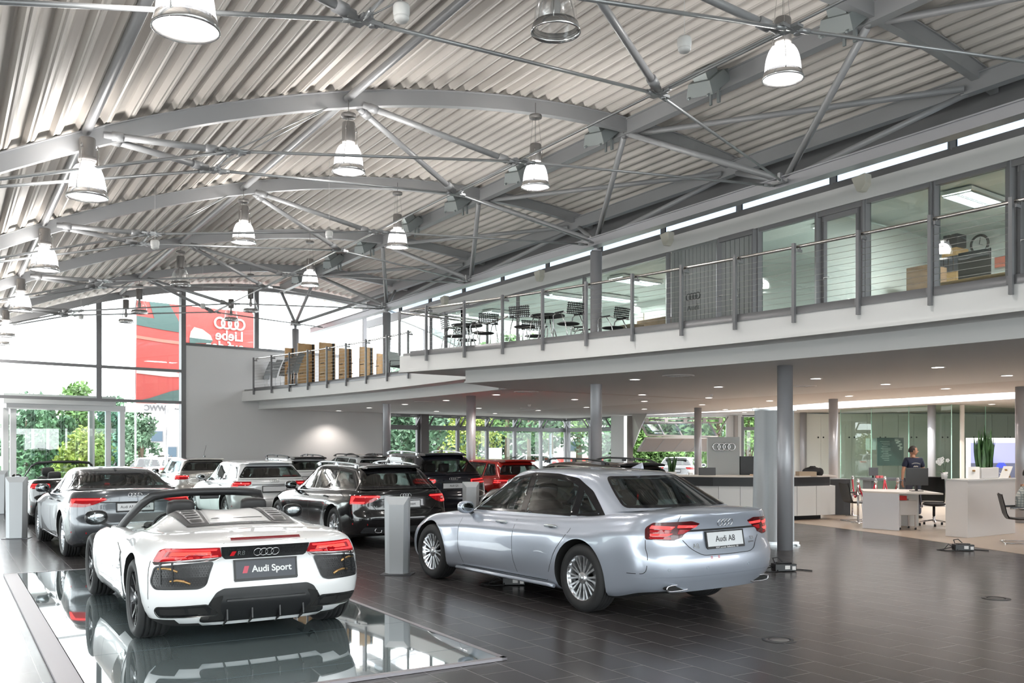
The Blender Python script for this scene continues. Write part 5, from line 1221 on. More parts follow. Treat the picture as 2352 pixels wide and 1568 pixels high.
def seams(sh, o, lines, side=(1, -1)):
    for mode, pts in lines:
        pts = rnd(pts, .05, .06, False)
        for sd in (side if mode == 'x' else (1, -1)):
            pp = pts if mode == 'x' or sd > 0 else [V((-p.x, p.y)) for p in pts]
            ribbon(sh, mode, pp, .0065, 'panel_gap', SEAM, o, .0015, sd)
def lamp(sh, o, poly, base, glow=(), r=.02, extra=(), eps=.006, name='tail_light'):
    for sd in (1, -1):
        f = lambda pl_: [V((p[0]*sd, p[1])) for p in (pl_ if sd > 0 else pl_[::-1])]
        l = panel(sh, 's', f(rnd(poly, r, .05)), name, base, o, eps, .02, g=.05)
        for gp_ in glow: panel(sh, 's', f(rnd(gp_, .008, .05)), 'glow_strip', REDB, l, eps+.0025, .004, g=.0 if len(gp_) > 6 else .05)
        for ep, em in extra: panel(sh, 's', f(rnd(ep, .008, .05)), 'lens_panel', em, l, eps+.0018, .003, g=.05)
def plate(sh, o, z, txt=None, wd=.52, ht=.115, m=None, tm=None, size=.062, eps=.012, frame=True):
    T = sh.frame('s', 0.0001, z, eps); T.col[3].y = 0
    pn = MB().box((0, 0, 0), (wd, ht, .008), M=T).build('number_plate', m or PLATEW, o)
    if frame:
        mb = MB(); 
        for a in (-1, 1): mb.box((0, a*(ht/2+.006), .001), (wd+.03, .014, .014), M=T); mb.box((a*(wd/2+.007), 0, .001), (.014, ht+.02, .014), M=T)
        mb.box((0, -ht/2-.012, .002), (wd+.02, .022, .014), M=T); mb.build('plate_frame', TRIMB, pn)
    if txt: t_ = text_mesh(txt, size, .001, m=tm or PLATET, parent=pn); t_.matrix_local = T @ Matrix.Translation((0, 0, .0055))
    return T, pn
def rings(sh, o, z, wd, eps=.006, mode='s'):
    T = sh.frame(mode, .0001, z, eps); T.col[3].y = 0; rings_mb(MB(), T, wd, wd*.016).build('ring_badge', M_CHROME, o)
def badge(sh, o, txt, s_, z, size, m=M_CHROME, eps=.004):
    T = sh.frame('s', s_, z, eps); t_ = text_mesh(txt, size, .0015, m=m, parent=o, name='badge'); t_.matrix_local = T
def mirror_(o, x, y, z, pm, low=TRIMB):
    for sg in (1, -1):
        mb = MB(); Q = []
        for i in range(9):
            a = pi*i/8; row = []
            for j in range(16):
                b = 2*pi*j/16; sx = math.copysign(abs(sin(a)*cos(b))**.75, cos(b)); sy = math.copysign(abs(sin(a)*sin(b))**.75, sin(b)); sz = math.copysign(abs(cos(a))**.75, cos(a))
                row.append(V((x+sx*(.095 if sx > 0 else .03), sg*(y+.1+sy*.11), z+.07+sz*.075)))
            Q.append(row)
        mb.grid(Q, 0, True, True); m_ = mb.build('side_mirror', pm, o)
        MB().sph((x-.026, sg*(y+.1), z+.072), (.008, .085, .052), 14, 8).build('mirror_glass', mat('mirror_glass', (.22, .24, .25), .02, 1), m_)
        MB().bar((x+.02, sg*(y-.04), z-.03), (x+.02, sg*(y+.06), z+.02), .06, .03).build('mirror_foot', low, m_)
def handles(sh, o, xs, pm, dz=.0):
    for x, z in xs:
        for sd in (1, -1):
            p, n = sh.pt('x', x, z, .0, sd); mb = MB(); a = p+n*.022
            mb.tube([p+V((-.1, 0, 0)), a+V((-.085, 0, .002)), a+V((0, 0, .003)), a+V((.085, 0, .002)), p+V((.1, 0, 0))], [.008, .013, .014, .013, .008], 8); hb = mb.build('door_handle', pm, o); MB().sph(p+n*.001, (.05, .006, .02), 12, 6).build('handle_recess', SEAM, hb)
def fin(o, x, z, pm): MB().add([(x-.1, 0, z+.055), (x+.06, -.015, z-.005), (x+.06, .015, z-.005), (x-.11, -.02, z-.01), (x-.11, .02, z-.01), (x-.115, 0, z+.05)], [(0, 1, 3, 5), (0, 5, 4, 2), (0, 2, 1), (1, 2, 4, 3), (3, 4, 5)]).build('roof_antenna', pm, o)
def exhaust(sh, o, s_, z, wd=.12, ht=.05, n=2, m=M_CHROME, depth=.08, dx=0):
    for sd in (1, -1):
        p, nn = sh.pt('s', s_*sd, z, .0)
        for k in range(n):
            y = p.y+(k-(n-1)/2)*wd/n*1.05; pr_ = []
            mb = MB(); mb.tube([(p.x-.012+dx, y+wd/n*.46*math.copysign(abs(cos(a*pi/8))**.6, cos(a*pi/8)), z+ht/2*math.copysign(abs(sin(a*pi/8))**.6, sin(a*pi/8))) for a in range(16)], .006, 6, 0, True); e_ = mb.build('exhaust_tip', m, o)
            MB().add([(p.x-.006+dx, y+wd/n*.44*cos(a*pi/8), z+ht/2*.95*sin(a*pi/8)) for a in range(16)]+[(p.x+.05+dx, y+wd/n*.44*cos(a*pi/8), z+ht/2*.95*sin(a*pi/8)) for a in range(16)], [tuple(range(16))]+[(i, (i+1) % 16, 16+(i+1) % 16, 16+i) for i in range(16)]).build('exhaust_bore', INTER, e_)
SEC = [(0, .84), (.03, .9), (.08, .945), (.14, .965), (.22, .98), (.32, .99), (.42, .997), (.5, 1.0), (.58, 1.0), (.66, .997), (.73, .992), (.78, .987), (.805, .975), (.86, .958), (.91, .938), (.95, .915), (.98, .888), (1, .86)]
LEV = [(0, 0, 0), (.1, 0, 0), (.2, 0, 0), (.3, 0, 0), (.4, 0, 0), (.5, 0, 0), (.6, .0, 0), (.7, .0, .0), (.78, .0, .0), (.85, .003, .003), (.9, .01, .01), (.94, .022, .022), (.97, .042, .045), (.99, .075, .075), (1.0, .11, .12)]
# ---------------------------------------------------------------- silver saloon
def saloon_spec():
    return dict(Lr=1.15, WB=2.99, Lf=.99, W=.975, R=.352, rim=.238, tw=.25, NS=84, sec=SEC, lcr=.46, lcf=.85, pr=2.9,
        RP=[(0, .10), (.12, .05), (.2, .012), (.3, 0), (.48, .0), (.52, .035), (.6, .055), (.75, .07), (.88, .055), (.96, .035), (1, .03)],
        FP=[(0, .08), (.3, 0), (.6, .03), (.8, .12), (1, .3)],
        BOT=[(-1.2, .31), (-.8, .27), (-.42, .19), (.6, .17), (2.6, .17), (3.4, .19), (4.0, .24)],
        E=[(-1.15, 1.045), (-.9, 1.055), (-.5, 1.035), (0, .98), (1, .935), (2.0, .915), (2.6, .88), (3.3, .80), (3.8, .70), (4.0, .62)],
        PLAN=[(-1.15, .965), (-.4, .995), (.5, 1), (2.2, 1), (3.1, .98), (4.0, .93)], crown=.045, flare=.014, gap=.04,
        spokes=(10, .13, .022, .03), cab=dict(lev=LEV, r0=-.78, r1=.0, bow=1.12, f0=2.62, f1=1.72, lr=.34, lf=.5, pr=2.9, crown=.045,
            ROOF=[(-.8, 1.33), (-.2, 1.39), (.3, 1.425), (1.0, 1.445), (1.5, 1.435), (2.2, 1.38), (2.7, 1.32)],
            WB_=[(-.8, .74), (-.2, .83), (.5, .865), (1.8, .865), (2.6, .80)], WR_=[(-.8, .57), (0, .60), (.8, .61), (1.6, .585), (2.6, .5)],
            frit=.02, dlo=[(-.26, .985), (2.3, .932), (2.06, 1.085), (1.66, 1.325), (1.2, 1.405), (.75, 1.40), (.38, 1.36), (.08, 1.235)], side=[('front_side_window', [(1.17, .955), (2.2, .945), (2.02, 1.06), (1.62, 1.29), (1.36, 1.365), (1.22, 1.372)], .03), ('rear_side_window', [(.27, .965), (1.10, .957), (1.15, 1.375), (.75, 1.37), (.42, 1.33), (.31, 1.29)], .03), ('quarter_window', [(-.18, 1.0), (.2, .97), (.24, 1.265), (.12, 1.2)], .03)],
            back=[(-.72, 1.085), (.72, 1.085), (.605, 1.385), (-.605, 1.385)], front=[(-.72, .95), (.72, .95), (.56, 1.36), (-.56, 1.36)], backr=.05))
P_SIL = paint('silver_blue_paint', (.46, .50, .58), .45, .3)
def build_saloon():
    c = saloon_spec(); pr_, pf_ = G(1350, 1403).xy, G(1006, 1327).xy; d = (pf_-pr_).normalized(); lf = V((-d.y, d.x)); r0 = pr_-lf*(c['W']-.13)
    o, sh, cs = car('silver_saloon', 'silver blue four-door saloon with red tail lights in the middle of the hall', 'car', c, (r0.x, r0.y, 0), atan2(d.y, d.x), P_SIL)
    # tail lights, lid
    lamp(sh, o, [(.54, .855), (.36, .955), (.48, .985), (.90, .975), (.95, .925), (.93, .815), (.66, .80), (.55, .83)], REDD,
         [[(.39, .940), (.63, .948), (.63, .922), (.42, .918)], [(.655, .935), (.90, .948), (.91, .918), (.69, .905)], [(.66, .868), (.89, .872), (.885, .845), (.72, .842)]], .02, [([(.68, .90), (.90, .908), (.89, .88), (.69, .872)], REDL), ([(.46, .90), (.60, .905), (.61, .86), (.55, .862)], REDL), ([(.68, .835), (.90, .84), (.885, .82), (.68, .812)], REDL)])
    seams(sh, o, [('s', [(.0, .645), (.35, .65), (.45, .70), (.55, .80)]), ('s', [(.645, .80), (.645, .98), (.66, 1.04)]), ('s', [(.93, .81), (.94, .68), (.98, .49), (1.2, .48)]),
                  ('x', [(1.15, .94), (1.17, .7), (1.16, .45), (1.08, .26)]), ('x', [(.13, .95), (.19, .8), (.27, .72), (.38, .6), (.48, .42), (.55, .27)]), ('x', [(2.25, .91), (2.3, .7), (2.3, .45), (2.2, .26)]), ('x', [(.55, .265), (2.25, .26)])])
    for mode, z, s0, s1, w_ in (('s', .885, -.5, .5, .02),):
        ribbon(sh, mode, [(s0+(s1-s0)*i/20, z+.003) for i in range(21)], w_, 'lid_shadow_gap', SEAM, o, .002)
    rings(sh, o, .955, .215); T, pn = plate(sh, o, .79, 'Audi A8', .52, .14, size=.085)
    t_ = text_mesh('WWC autowelt  Gladbacherstr. 100', .022, .0008, m=mat('white_letters', (.8, .8, .8), .5), parent=pn); t_.matrix_local = T @ Matrix.Translation((0, -.083, .016))
    badge(sh, o, 'A8', .40, .735, .07); badge(sh, o, 'TDI', -.42, .775, .045); badge(sh, o, 'quattro', -.40, .74, .03)
    exhaust(sh, o, .64, .345, .32, .06, 1); 
    for i in range(2): ribbon(sh, 's', [(-1.15+2.3*k/40, (.455, .40)[i]) for k in range(41)], .008, 'bumper_crease', P_SIL, o, .004)
    mb = MB()
    for s_ in (.75, .3, -.3, -.75): T = sh.frame('s', s_, .53, .001); mb.lathe([(.012, 0), (.014, .003), (.017, .0)], 12, T)
    mb.build('parking_sensor', mat('sensor_silver', (.36, .4, .46), .4, .5), o)
    mb = MB()
    for s_ in (.12, .22): 
        for a in (-1, 1):
            for b_ in (-1, 1): mb.box((a*.007, b_*.007, 0), (.009, .009, .002), M=sh.frame('s', s_+.02, .625, .001))
    mb.build('sticker', mat('sticker_red', (.6, .1, .1), .5), o)
    handles(sh, o, [(1.42, .83), (.5, .845)], M_ALU); mirror_(o, 2.12, .86, .90, P_SIL); fin(o, .18, 1.47, P_SIL)
    mb = MB(); 
    for sg in (1, -1): mb.tube([(2.35, sg*.955, .22), (2.0, sg*.965, .225), (1.2, sg*.97, .225), (.5, sg*.965, .225), (.42, sg*.955, .22)], .022, 8)
    mb.build('sill_strip', P_SIL, o)
    return o
# ---------------------------------------------------------------- white roadster
P_WHT = paint('pearl_white_paint', (.88, .88, .885), 0, .3)
CARB = mat('carbon_dark', (.014, .0145, .016), .33, 0, .35, coat=.15); MESHB = mat('honeycomb_black', (.012, .012, .013), .4)
SECR = [(0, .80), (.04, .86), (.1, .92), (.18, .955), (.28, .98), (.4, .995), (.5, 1.0), (.6, 1.0), (.7, .99), (.78, .975), (.84, .955), (.89, .93), (.93, .9), (.96, .87), (.985, .83), (1, .79)]
def hexmesh(sh, poly, o, mode='s', cell=.022, name='honeycomb_grille', eps=.006, m=None):
    mb = MB(); xs = [p[0] for p in poly]; ys = [p[1] for p in poly]; r_ = cell*.577; j = 0; y = min(ys)
    while y < max(ys):
        x = min(xs)+(cell/2 if j % 2 else 0)
        while x < max(xs):
            if inpoly((x, y), poly):
                pts = [(x+r_*cos(pi/6+k*pi/3), y+r_*sin(pi/6+k*pi/3)) for k in range(6)]; pi_ = [(x+r_*.72*cos(pi/6+k*pi/3), y+r_*.72*sin(pi/6+k*pi/3)) for k in range(6)]
                A = [sh.pt(mode, q[0], q[1], eps)[0] for q in pts]; C2 = [sh.pt(mode, q[0], q[1], eps)[0] for q in pi_]; n_ = [sh.pt(mode, q[0], q[1], eps-.012)[0] for q in pi_]
                mb.add(A+C2+n_, [(k, (k+1) % 6, 6+(k+1) % 6, 6+k) for k in range(6)]+[(6+k, 6+(k+1) % 6, 12+(k+1) % 6, 12+k) for k in range(6)])
            x += cell
        y += cell*.866; j += 1
    return mb.build(name, m or mat('grille_gloss', (.03, .03, .032), .25), o, merge=False)
def build_roadster():
    def secx(x, v): # waist pulled in behind the doors
        return .012*math.exp(-((x-.05)/.6)**2)*(v > .6)
    c = dict(Lr=.79, WB=2.74, Lf=.98, W=.97, R=.352, rim=.252, tw=.29, inset=.012, NS=76, sec=SECR, secx=secx, lcr=.40, lcf=.9, pr=2.8, ref=8,
        RP=[(0, .13), (.1, .06), (.2, .02), (.32, 0), (.5, .005), (.62, .03), (.8, .045), (.9, .02), (.96, .0), (1, .01)], FP=[(0, .1), (.4, 0), (.7, .05), (1, .4)],
        BOT=[(-.8, .165), (-.4, .16), (.5, .13), (2.2, .13), (3.6, .16)],
        E=[(-.79, .862), (-.5, .895), (-.1, .915), (.4, .905), (.9, .865), (1.5, .83), (2.0, .82), (2.6, .79), (3.2, .68), (3.63, .52)],
        PLAN=[(-.79, .975), (-.2, .985), (.6, .99), (1.6, .978), (2.6, .985), (3.63, .93)], crown=.03, flare=.009, gap=.035,
        spokes=(5, .30, .05, .03), rimm=RIMB, cockpit=(.63, 1.72, .60, .60, .42))
    pr_, pf_ = G(327, 1468).xy, G(219, 1365).xy; d = (pf_-pr_).normalized(); lf = V((-d.y, d.x)); r0 = pr_-lf*(c['W']-.10)
    o, sh, _ = car('white_roadster', 'white open two-seat sports car on the glass platform in the foreground', 'car', c, (r0.x, r0.y, .022), atan2(d.y, d.x), P_WHT)
    sh.dz = .022
    lamp(sh, o, [(.38, .775), (.44, .855), (.90, .855), (.94, .84), (.94, .745), (.90, .742)], REDL, [[(.455, .845), (.915, .843), (.925, .762), (.41, .778), (.42, .791), (.87, .780), (.87, .831), (.455, .832)]], .015,
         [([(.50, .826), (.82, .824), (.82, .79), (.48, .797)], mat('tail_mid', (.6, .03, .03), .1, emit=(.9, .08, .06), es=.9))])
    for sd in (1, -1):
        f = lambda pl_: [V((p[0]*sd, p[1])) for p in (pl_ if sd > 0 else pl_[::-1])]
        panel(sh, 's', f([(.385, .775), (.41, .745), (.91, .71), (.94, .742)]), 'light_base', mat('smoke_chrome', (.25, .22, .22), .1, .8), o, .012, .006, g=.05)
        hs = [(.44, .735), (.91, .702), (.95, .575), (.91, .525), (.56, .52), (.50, .545)]
        gb = panel(sh, 's', f(rnd(hs, .03, .05)), 'rear_grille', MESHB, o, .004, .01, g=.06); hexmesh(sh, f(inset(rnd(hs, .03, .05), .012)), gb)
        for q in (.87, .77): ribbon(sh, 's', [(sd*q, .735), (sd*(q-.012), .65), (sd*(q-.01), .56)], .014, 'grille_bar', CARB, gb, .014)
        ribbon(sh, 's', f(rnd(hs, .03, .05)), .012, 'grille_frame', CARB, gb, .010, closed=True)
        mb = MB(); 
        for k in (0, 1): mb.tube([sh.pt('s', sd*(.62+.1*k+.18*t), .56+.1*t+.1*k-.08*t*t, .001)[0] for t in (0, .3, .6, .9)], .012, 6)
        mb.build('bronze_pipe', mat('bronze_pipe', (.45, .28, .12), .35, .8), gb)
        ex = [(.50, .385), (.92, .375), (.95, .34), (.93, .285), (.44, .29), (.42, .305)]
        eb = panel(sh, 's', f(rnd(ex, .02, .05)), 'exhaust_surround', CARB, o, .006, .02, g=.06); panel(sh, 's', f(rnd([(.53, .365), (.66, .362), (.66, .31), (.50, .312)], .015, .05)), 'exhaust_bore', INTER, eb, .009, .004, g=.05); panel(sh, 's', f(rnd([(.69, .362), (.90, .358), (.90, .308), (.69, .31)], .02, .05)), 'exhaust_bore', INTER, eb, .009, .004, g=.05)
        ribbon(sh, 's', f(rnd(ex, .02, .05)), .010, 'exhaust_frame', M_CHROME if 0 else mat('dark_chrome', (.12, .12, .12), .2, .9), eb, .012, closed=True)
    bd_ = [(-.435, .858), (.435, .858), (.38, .775), (.35, .75), (-.35, .75), (-.38, .775)]
    gb = panel(sh, 's', rnd(bd_, .01, .05), 'tail_band', CARB, o, .004, .01, g=.06); hexmesh(sh, [(-.415, .852), (.415, .852), (.365, .77), (-.365, .77)], gb, cell=.017)
    rings(sh, o, .81, .22, .018); 
    T = sh.frame('s', .28, .805, .016); t_ = text_mesh('R8', .06, .0015, m=M_CHROME, parent=o, name='badge'); t_.matrix_local = T @ Matrix.Translation((.05, 0, 0))
    MB().add([T @ V(p) for p in ((-.045, -.022, .002), (-.01, -.022, .002), (.008, .022, .002), (-.027, .022, .002))], [(0, 1, 2, 3)]).build('red_badge', mat('badge_red', (.7, .01, .02), .3), o)
    T, pn = plate(sh, o, .652, None, .52, .15, mat('plate_dark', (.07, .075, .09), .5), frame=True)
    wl = mat('white_letters', (.8, .8, .8), .5); t_ = text_mesh('Audi Sport', .078, .001, m=wl, parent=pn, bold=.0018); t_.matrix_local = T @ Matrix.Translation((.05, 0, .0055))
    MB().add([T @ V(p) for p in ((-.205, -.03, .006), (-.165, -.03, .006), (-.145, .03, .006), (-.185, .03, .006))], [(0, 1, 2, 3)]).build('red_logo', mat('logo_red', (.55, .05, .09), .4), pn)
    # lower diffuser
    df = [(-.60, .235), (-.42, .48), (-.36, .51), (.36, .51), (.42, .48), (.60, .235), (.58, .222), (-.58, .222)]
    mb = MB(); dfb = panel(sh, 's', rnd(df, .02, .06), 'diffuser', CARB, o, .007, .03, g=.07); hexmesh(sh, [(-.32, .475), (.32, .475), (.32, .405), (-.32, .405)], dfb, cell=.018)
    mb = MB()
    for y in (-.33, -.12, .12, .33):
        p, n_ = sh.pt('s', y, .30, .0); mb.add([(p.x+.12, y-.006, .35), (p.x-.012, y-.006, .375), (p.x-.03, y-.006, .22), (p.x+.12, y-.006, .15), (p.x+.12, y+.006, .35), (p.x-.012, y+.006, .375), (p.x-.03, y+.006, .22), (p.x+.12, y+.006, .15)], [(0, 1, 2, 3), (7, 6, 5, 4), (0, 4, 5, 1), (1, 5, 6, 2), (2, 6, 7, 3), (3, 7, 4, 0)])
    mb.bar((sh.pt('s', 0, .35)[0].x-.012, -.34, .385), (sh.pt('s', 0, .35)[0].x-.012, .34, .385), .03, .014)
    mb.build('diffuser_fins', MESHB, dfb)
    for sg in (1, -1):
        hs = [(.46*sg, .43), (.37*sg, .45), (.37*sg, .245), (.52*sg, .245)]; panel(sh, 's', hs if sg > 0 else hs, 'air_outlet', INTER, dfb, .012, .004, g=.06)
    # red third brake light, seams
    zt = lambda x, y: itp(x, c['E'])+c['crown']*(1-(y/.77)**2)
    mb = MB(); mb.add([(-.765, -.30, .898), (-.765, .30, .898), (-.75, .30, .908), (-.75, -.30, .908)], [(0, 1, 2, 3)]); mb.box((-.766, 0, .893), (.012, .6, .013)); mb.build('brake_light', mat('brake_red', (.2, .005, .01), .2), o)
    seams(sh, o, [('s', [(.45, .885), (.445, .915)]), ('x', [(.62, .86), (.60, .6), (.66, .35), (.72, .2)]), ('x', [(1.78, .82), (1.84, .55), (1.8, .2)]), ('s', [(.97, .75), (.99, .5), (1.02, .36)])])
    # side blade
    for sd in (1, -1):
        bl_ = [(.50, .26), (.74, .24), (1.0, .45), (1.2, .68), (1.1, .75), (.66, .70), (.52, .5)]
        panel(sh, 'x', rnd(bl_, .03, .06), 'side_blade', mat('blade_gloss', (.10, .11, .115), .12, .3, coat=1), o, .008, .02, sd)
    # rear deck: engine cover with two humps and louvred strips
    def HZ(x, y):
        k = max(0, min(1, (x+.22)/.86)); a = max(0, min(1, (abs(y)-.44)/.32)); return zt(x, y)+.145*(k*k*(3-2*k))*(.5+.5*cos(pi*a))*(1-.12*math.exp(-(y/.2)**2)*k)
    P = [[V((.66-.94*i/18, y_, HZ(.66-.94*i/18, y_)+(-.012 if j in (0, 28) or i == 18 else .002))) for j in range(29) for y_ in [-.755+1.51*j/28]] for i in range(19)]
    mb = MB().grid(P); P0 = P[0]; mb.add([*P0, *[V((p.x-.02, p.y, .78)) for p in P0]], [(j, j+1, 30+j, 29+j) for j in range(28)], 0, False)
    mb.build('rear_deck_cover', P_WHT, o, merge=False)
    def deckpoly(pts, m, nm, eps=.006, par=o):
        vs, tri = cdt(rnd(pts, .02, .05), (), .05); return MB().add([(p[0], p[1], HZ(p[0], p[1])+eps) for p in vs], tri, 0, True).build(nm, m, par)
    for sg in (1, -1):
        f = lambda pts: pts if sg > 0 else [(x, -y) for x, y in pts][::-1]
        ls = deckpoly(f([(.60, .27), (.60, .55), (.0, .50), (.0, .29)]), mat('louvre_frame_dark', (.06, .06, .065), .35, 0), 'louvre_panel', .008)
        deckpoly(f([(.57, .30), (.57, .48), (.04, .445), (.04, .32)]), mat('louvre_silver', (.42, .42, .43), .35, .5), 'louvre_strip', .012, ls)
        for k in range(5): x = .52-.075*k; MB().add([(x, sg*.33, HZ(x, .33)+.016), (x, sg*.45, HZ(x, .45)+.016), (x-.022, sg*.45, HZ(x-.022, .45)+.016), (x-.022, sg*.33, HZ(x-.022, .33)+.016)], [(0, 1, 2, 3)]).build('louvre_slot', INTER, ls)
        deckpoly(f([(.15, .335), (.15, .44), (.06, .43), (.06, .34)]), MESHB, 'louvre_mesh', .016, ls)
    deckpoly([(.58, -.235), (.58, .235), (.02, .275), (.02, -.275)], P_WHT, 'engine_lid', .010); deckpoly([(.16, -.24), (.16, .24), (.145, .24), (.145, -.24)], INTER, 'lid_slot', .0135)
    deckpoly([(.0, -.50), (.0, .50), (-.055, .50), (-.055, -.50)], MESHB, 'rear_grille_strip', .009)
    # windscreen frame, glass, interior
    A0, A1 = (2.02, .74, .84), (1.17, .56, 1.205); mb = MB()
    L_ = [V((1.62, sg_*.78, .82)) for sg_ in (1,)]
    path = [V((2.05, .77, .80)), V((1.80, .72, .93)), V((1.48, .64, 1.10)), V((1.32, .57, 1.185)), V((1.26, .47, 1.212)), V((1.24, .25, 1.228)), V((1.23, 0, 1.232))]
    path = path+[V((p.x, -p.y, p.z)) for p in path[-2::-1]]
    mb.grid([[p+V((-.085, -.03*(1 if p.y > .3 else -1 if p.y < -.3 else 0), -.022)) for p in path], [p+V((-.04, 0, .022)) for p in path], [p+V((.06, 0, .012)) for p in path], [p+V((.07, 0, -.02)) for p in path], [p+V((0, -.03*(1 if p.y > .3 else -1 if p.y < -.3 else 0), -.062)) for p in path], [p+V((-.085, -.03*(1 if p.y > .3 else -1 if p.y < -.3 else 0), -.022)) for p in path]])
    mb.build('windscreen_frame', mat('frame_black', (.03, .03, .032), .45), o)
    Q = [[V((1.24+.75*k, (.53+.2*k)*a, 1.20-.37*k+.03*(1-a*a)*(1-k))) for a in (-1, -.5, 0, .5, 1)] for k in (0, .5, 1)]
    MB().grid(Q).build('windscreen', glassmat('clear_screen', (.85, .93, .9), .08), o, merge=False)
    for y in (.36, -.36): seat(o, .93, y, .5, 1.01, .2)
    mb = MB(); mb.box((1.66, 0, .80), (.3, 1.1, .16)); mb.build('dashboard', INTER, o, bevel=.04)
    MB().tube([(1.36+.04*cos(a*pi/12), .36+.17*cos(a*pi/12), .82+.17*sin(a*pi/12)) for a in range(24)], .014, 6, 0, True).build('steering_wheel', TRIMB, o)
    MB().box((1.12, 0, .62), (1.1, .22, .16)).build('centre_console', INTER, o, bevel=.03)
    MB().box((1.29, -.02, 1.16), (.03, .2, .055)).build('rear_view_mirror', TRIMB, o, bevel=.01)
    mirror_(o, 1.62, .93, .885, CARB, CARB); 
    return o
# ---------------------------------------------------------------- generic makers for the other cars
def generic(kind, **k):
    """kind: fastback, wagon, suv, hatch, cabrio"""
    c = dict(sec=SEC, pr=2.9, flare=.014, crown=.035, gap=.04, NS=64, lcr=.42, lcf=.8); c.update(k); L = c['WB']; Lr, Lf, H, bl = c['Lr'], c['Lf'], c['H'], c['belt']
    W_ = c['W']; rise = c.get('rise', .05); gc = c.get('gc', .17)
    c['BOT'] = [(-Lr, gc+.10), (-Lr*.6, gc+.04), (-.4, gc), (L-.4, gc), (L+Lf, gc+.06)]
    c['E'] = [(-Lr, bl+rise), (-Lr*.4, bl+rise), (.3, bl+rise*.6), (1.2, bl), (L*.72, bl-.02), (L*.95, bl-.07), (L+Lf*.6, bl-.17), (L+Lf, bl-.33)]
    c.setdefault('PLAN', [(-Lr, .96), (-.3, .995), (.5, 1), (L*.8, 1), (L+.1, .985), (L+Lf, .93)])
    c.setdefault('RP', [(0, .10), (.12, .05), (.22, .01), (.32, 0), (.46, .005), (.5, .04), (.62, .055), (.8, .06), (.92, .07), (1, .09)]); c['FP'] = [(0, .08), (.3, 0), (.6, .03), (.8, .1), (1, .3)]
    if kind != 'cabrio':
        zr = H-.045; r0, r1 = c['back_x']; f0, f1 = L*.88, L*.56
        wb = W_*.885; wr = W_*c.get('roofw', .63)
        rl = c.get('roofline') or [(r0-.1, zr-.05), (r1, zr-.035), (.5, zr-.008), (1.1, zr), (f1, zr-.02), (f0, zr-.12)]
        q = dict(lev=LEV, r0=r0, r1=r1, bow=c.get('bow', 1.0), f0=f0, f1=f1, lr=c.get('clr', .26), lf=.45, pr=3.2, crown=.04, ROOF=rl, WB_=[(r0-.2, wb*c.get('wbr', .93)), (.2, wb*.99), (1, wb), (L*.6, wb), (f0, wb*.93)], WR_=[(r0-.2, wr*.9), (.5, wr), (1.2, wr*1.02), (f0, wr*.85)])
        bz = lambda x: itp(x, c['E'])+.005; tz = lambda x: itp(x, rl)-.055
        b1, b2, b3 = 1.12, c.get('door2', .25), c.get('tip', -.35)
        fr_ = [(b1+.04, bz(b1)+.0), (L*.77, bz(L*.77)+.01), (L*.67, bz(L*.7)+.16), (L*.55, tz(L*.55)-.03), (b1+.06, tz(b1))]
        re_ = [(b2+.05, bz(b2)+.01), (b1-.03, bz(b1)), (b1-.01, tz(b1)), (b2+.09, tz(b2)-.005)]
        q3 = [(b3, bz(b3)+.03), (b2-.01, bz(b2)+.01), (b2+.04, tz(b2)-.01), ((b3*.55+b2*.45), tz((b3+b2)/2)-.02*c.get('qd', 1))] if not c.get('q3') else c['q3']
        q['side'] = [('front_side_window', fr_, .03), ('rear_side_window', re_, .03), ('quarter_window', q3, .035)]
        bw0, bw1 = c.get('bw', (wb*.82, wr*.93)); z0, z1 = c.get('bz', (bl+rise+.03, zr-.10))
        q['back'] = [(-bw0, z0), (bw0, z0), (bw1, z1), (-bw1, z1)]; q['front'] = [(-wb*.85, bl), (wb*.85, bl), (wr*.9, zr-.08), (-wr*.9, zr-.08)]; c['cab'] = q
        q['frit'] = .022
    return c
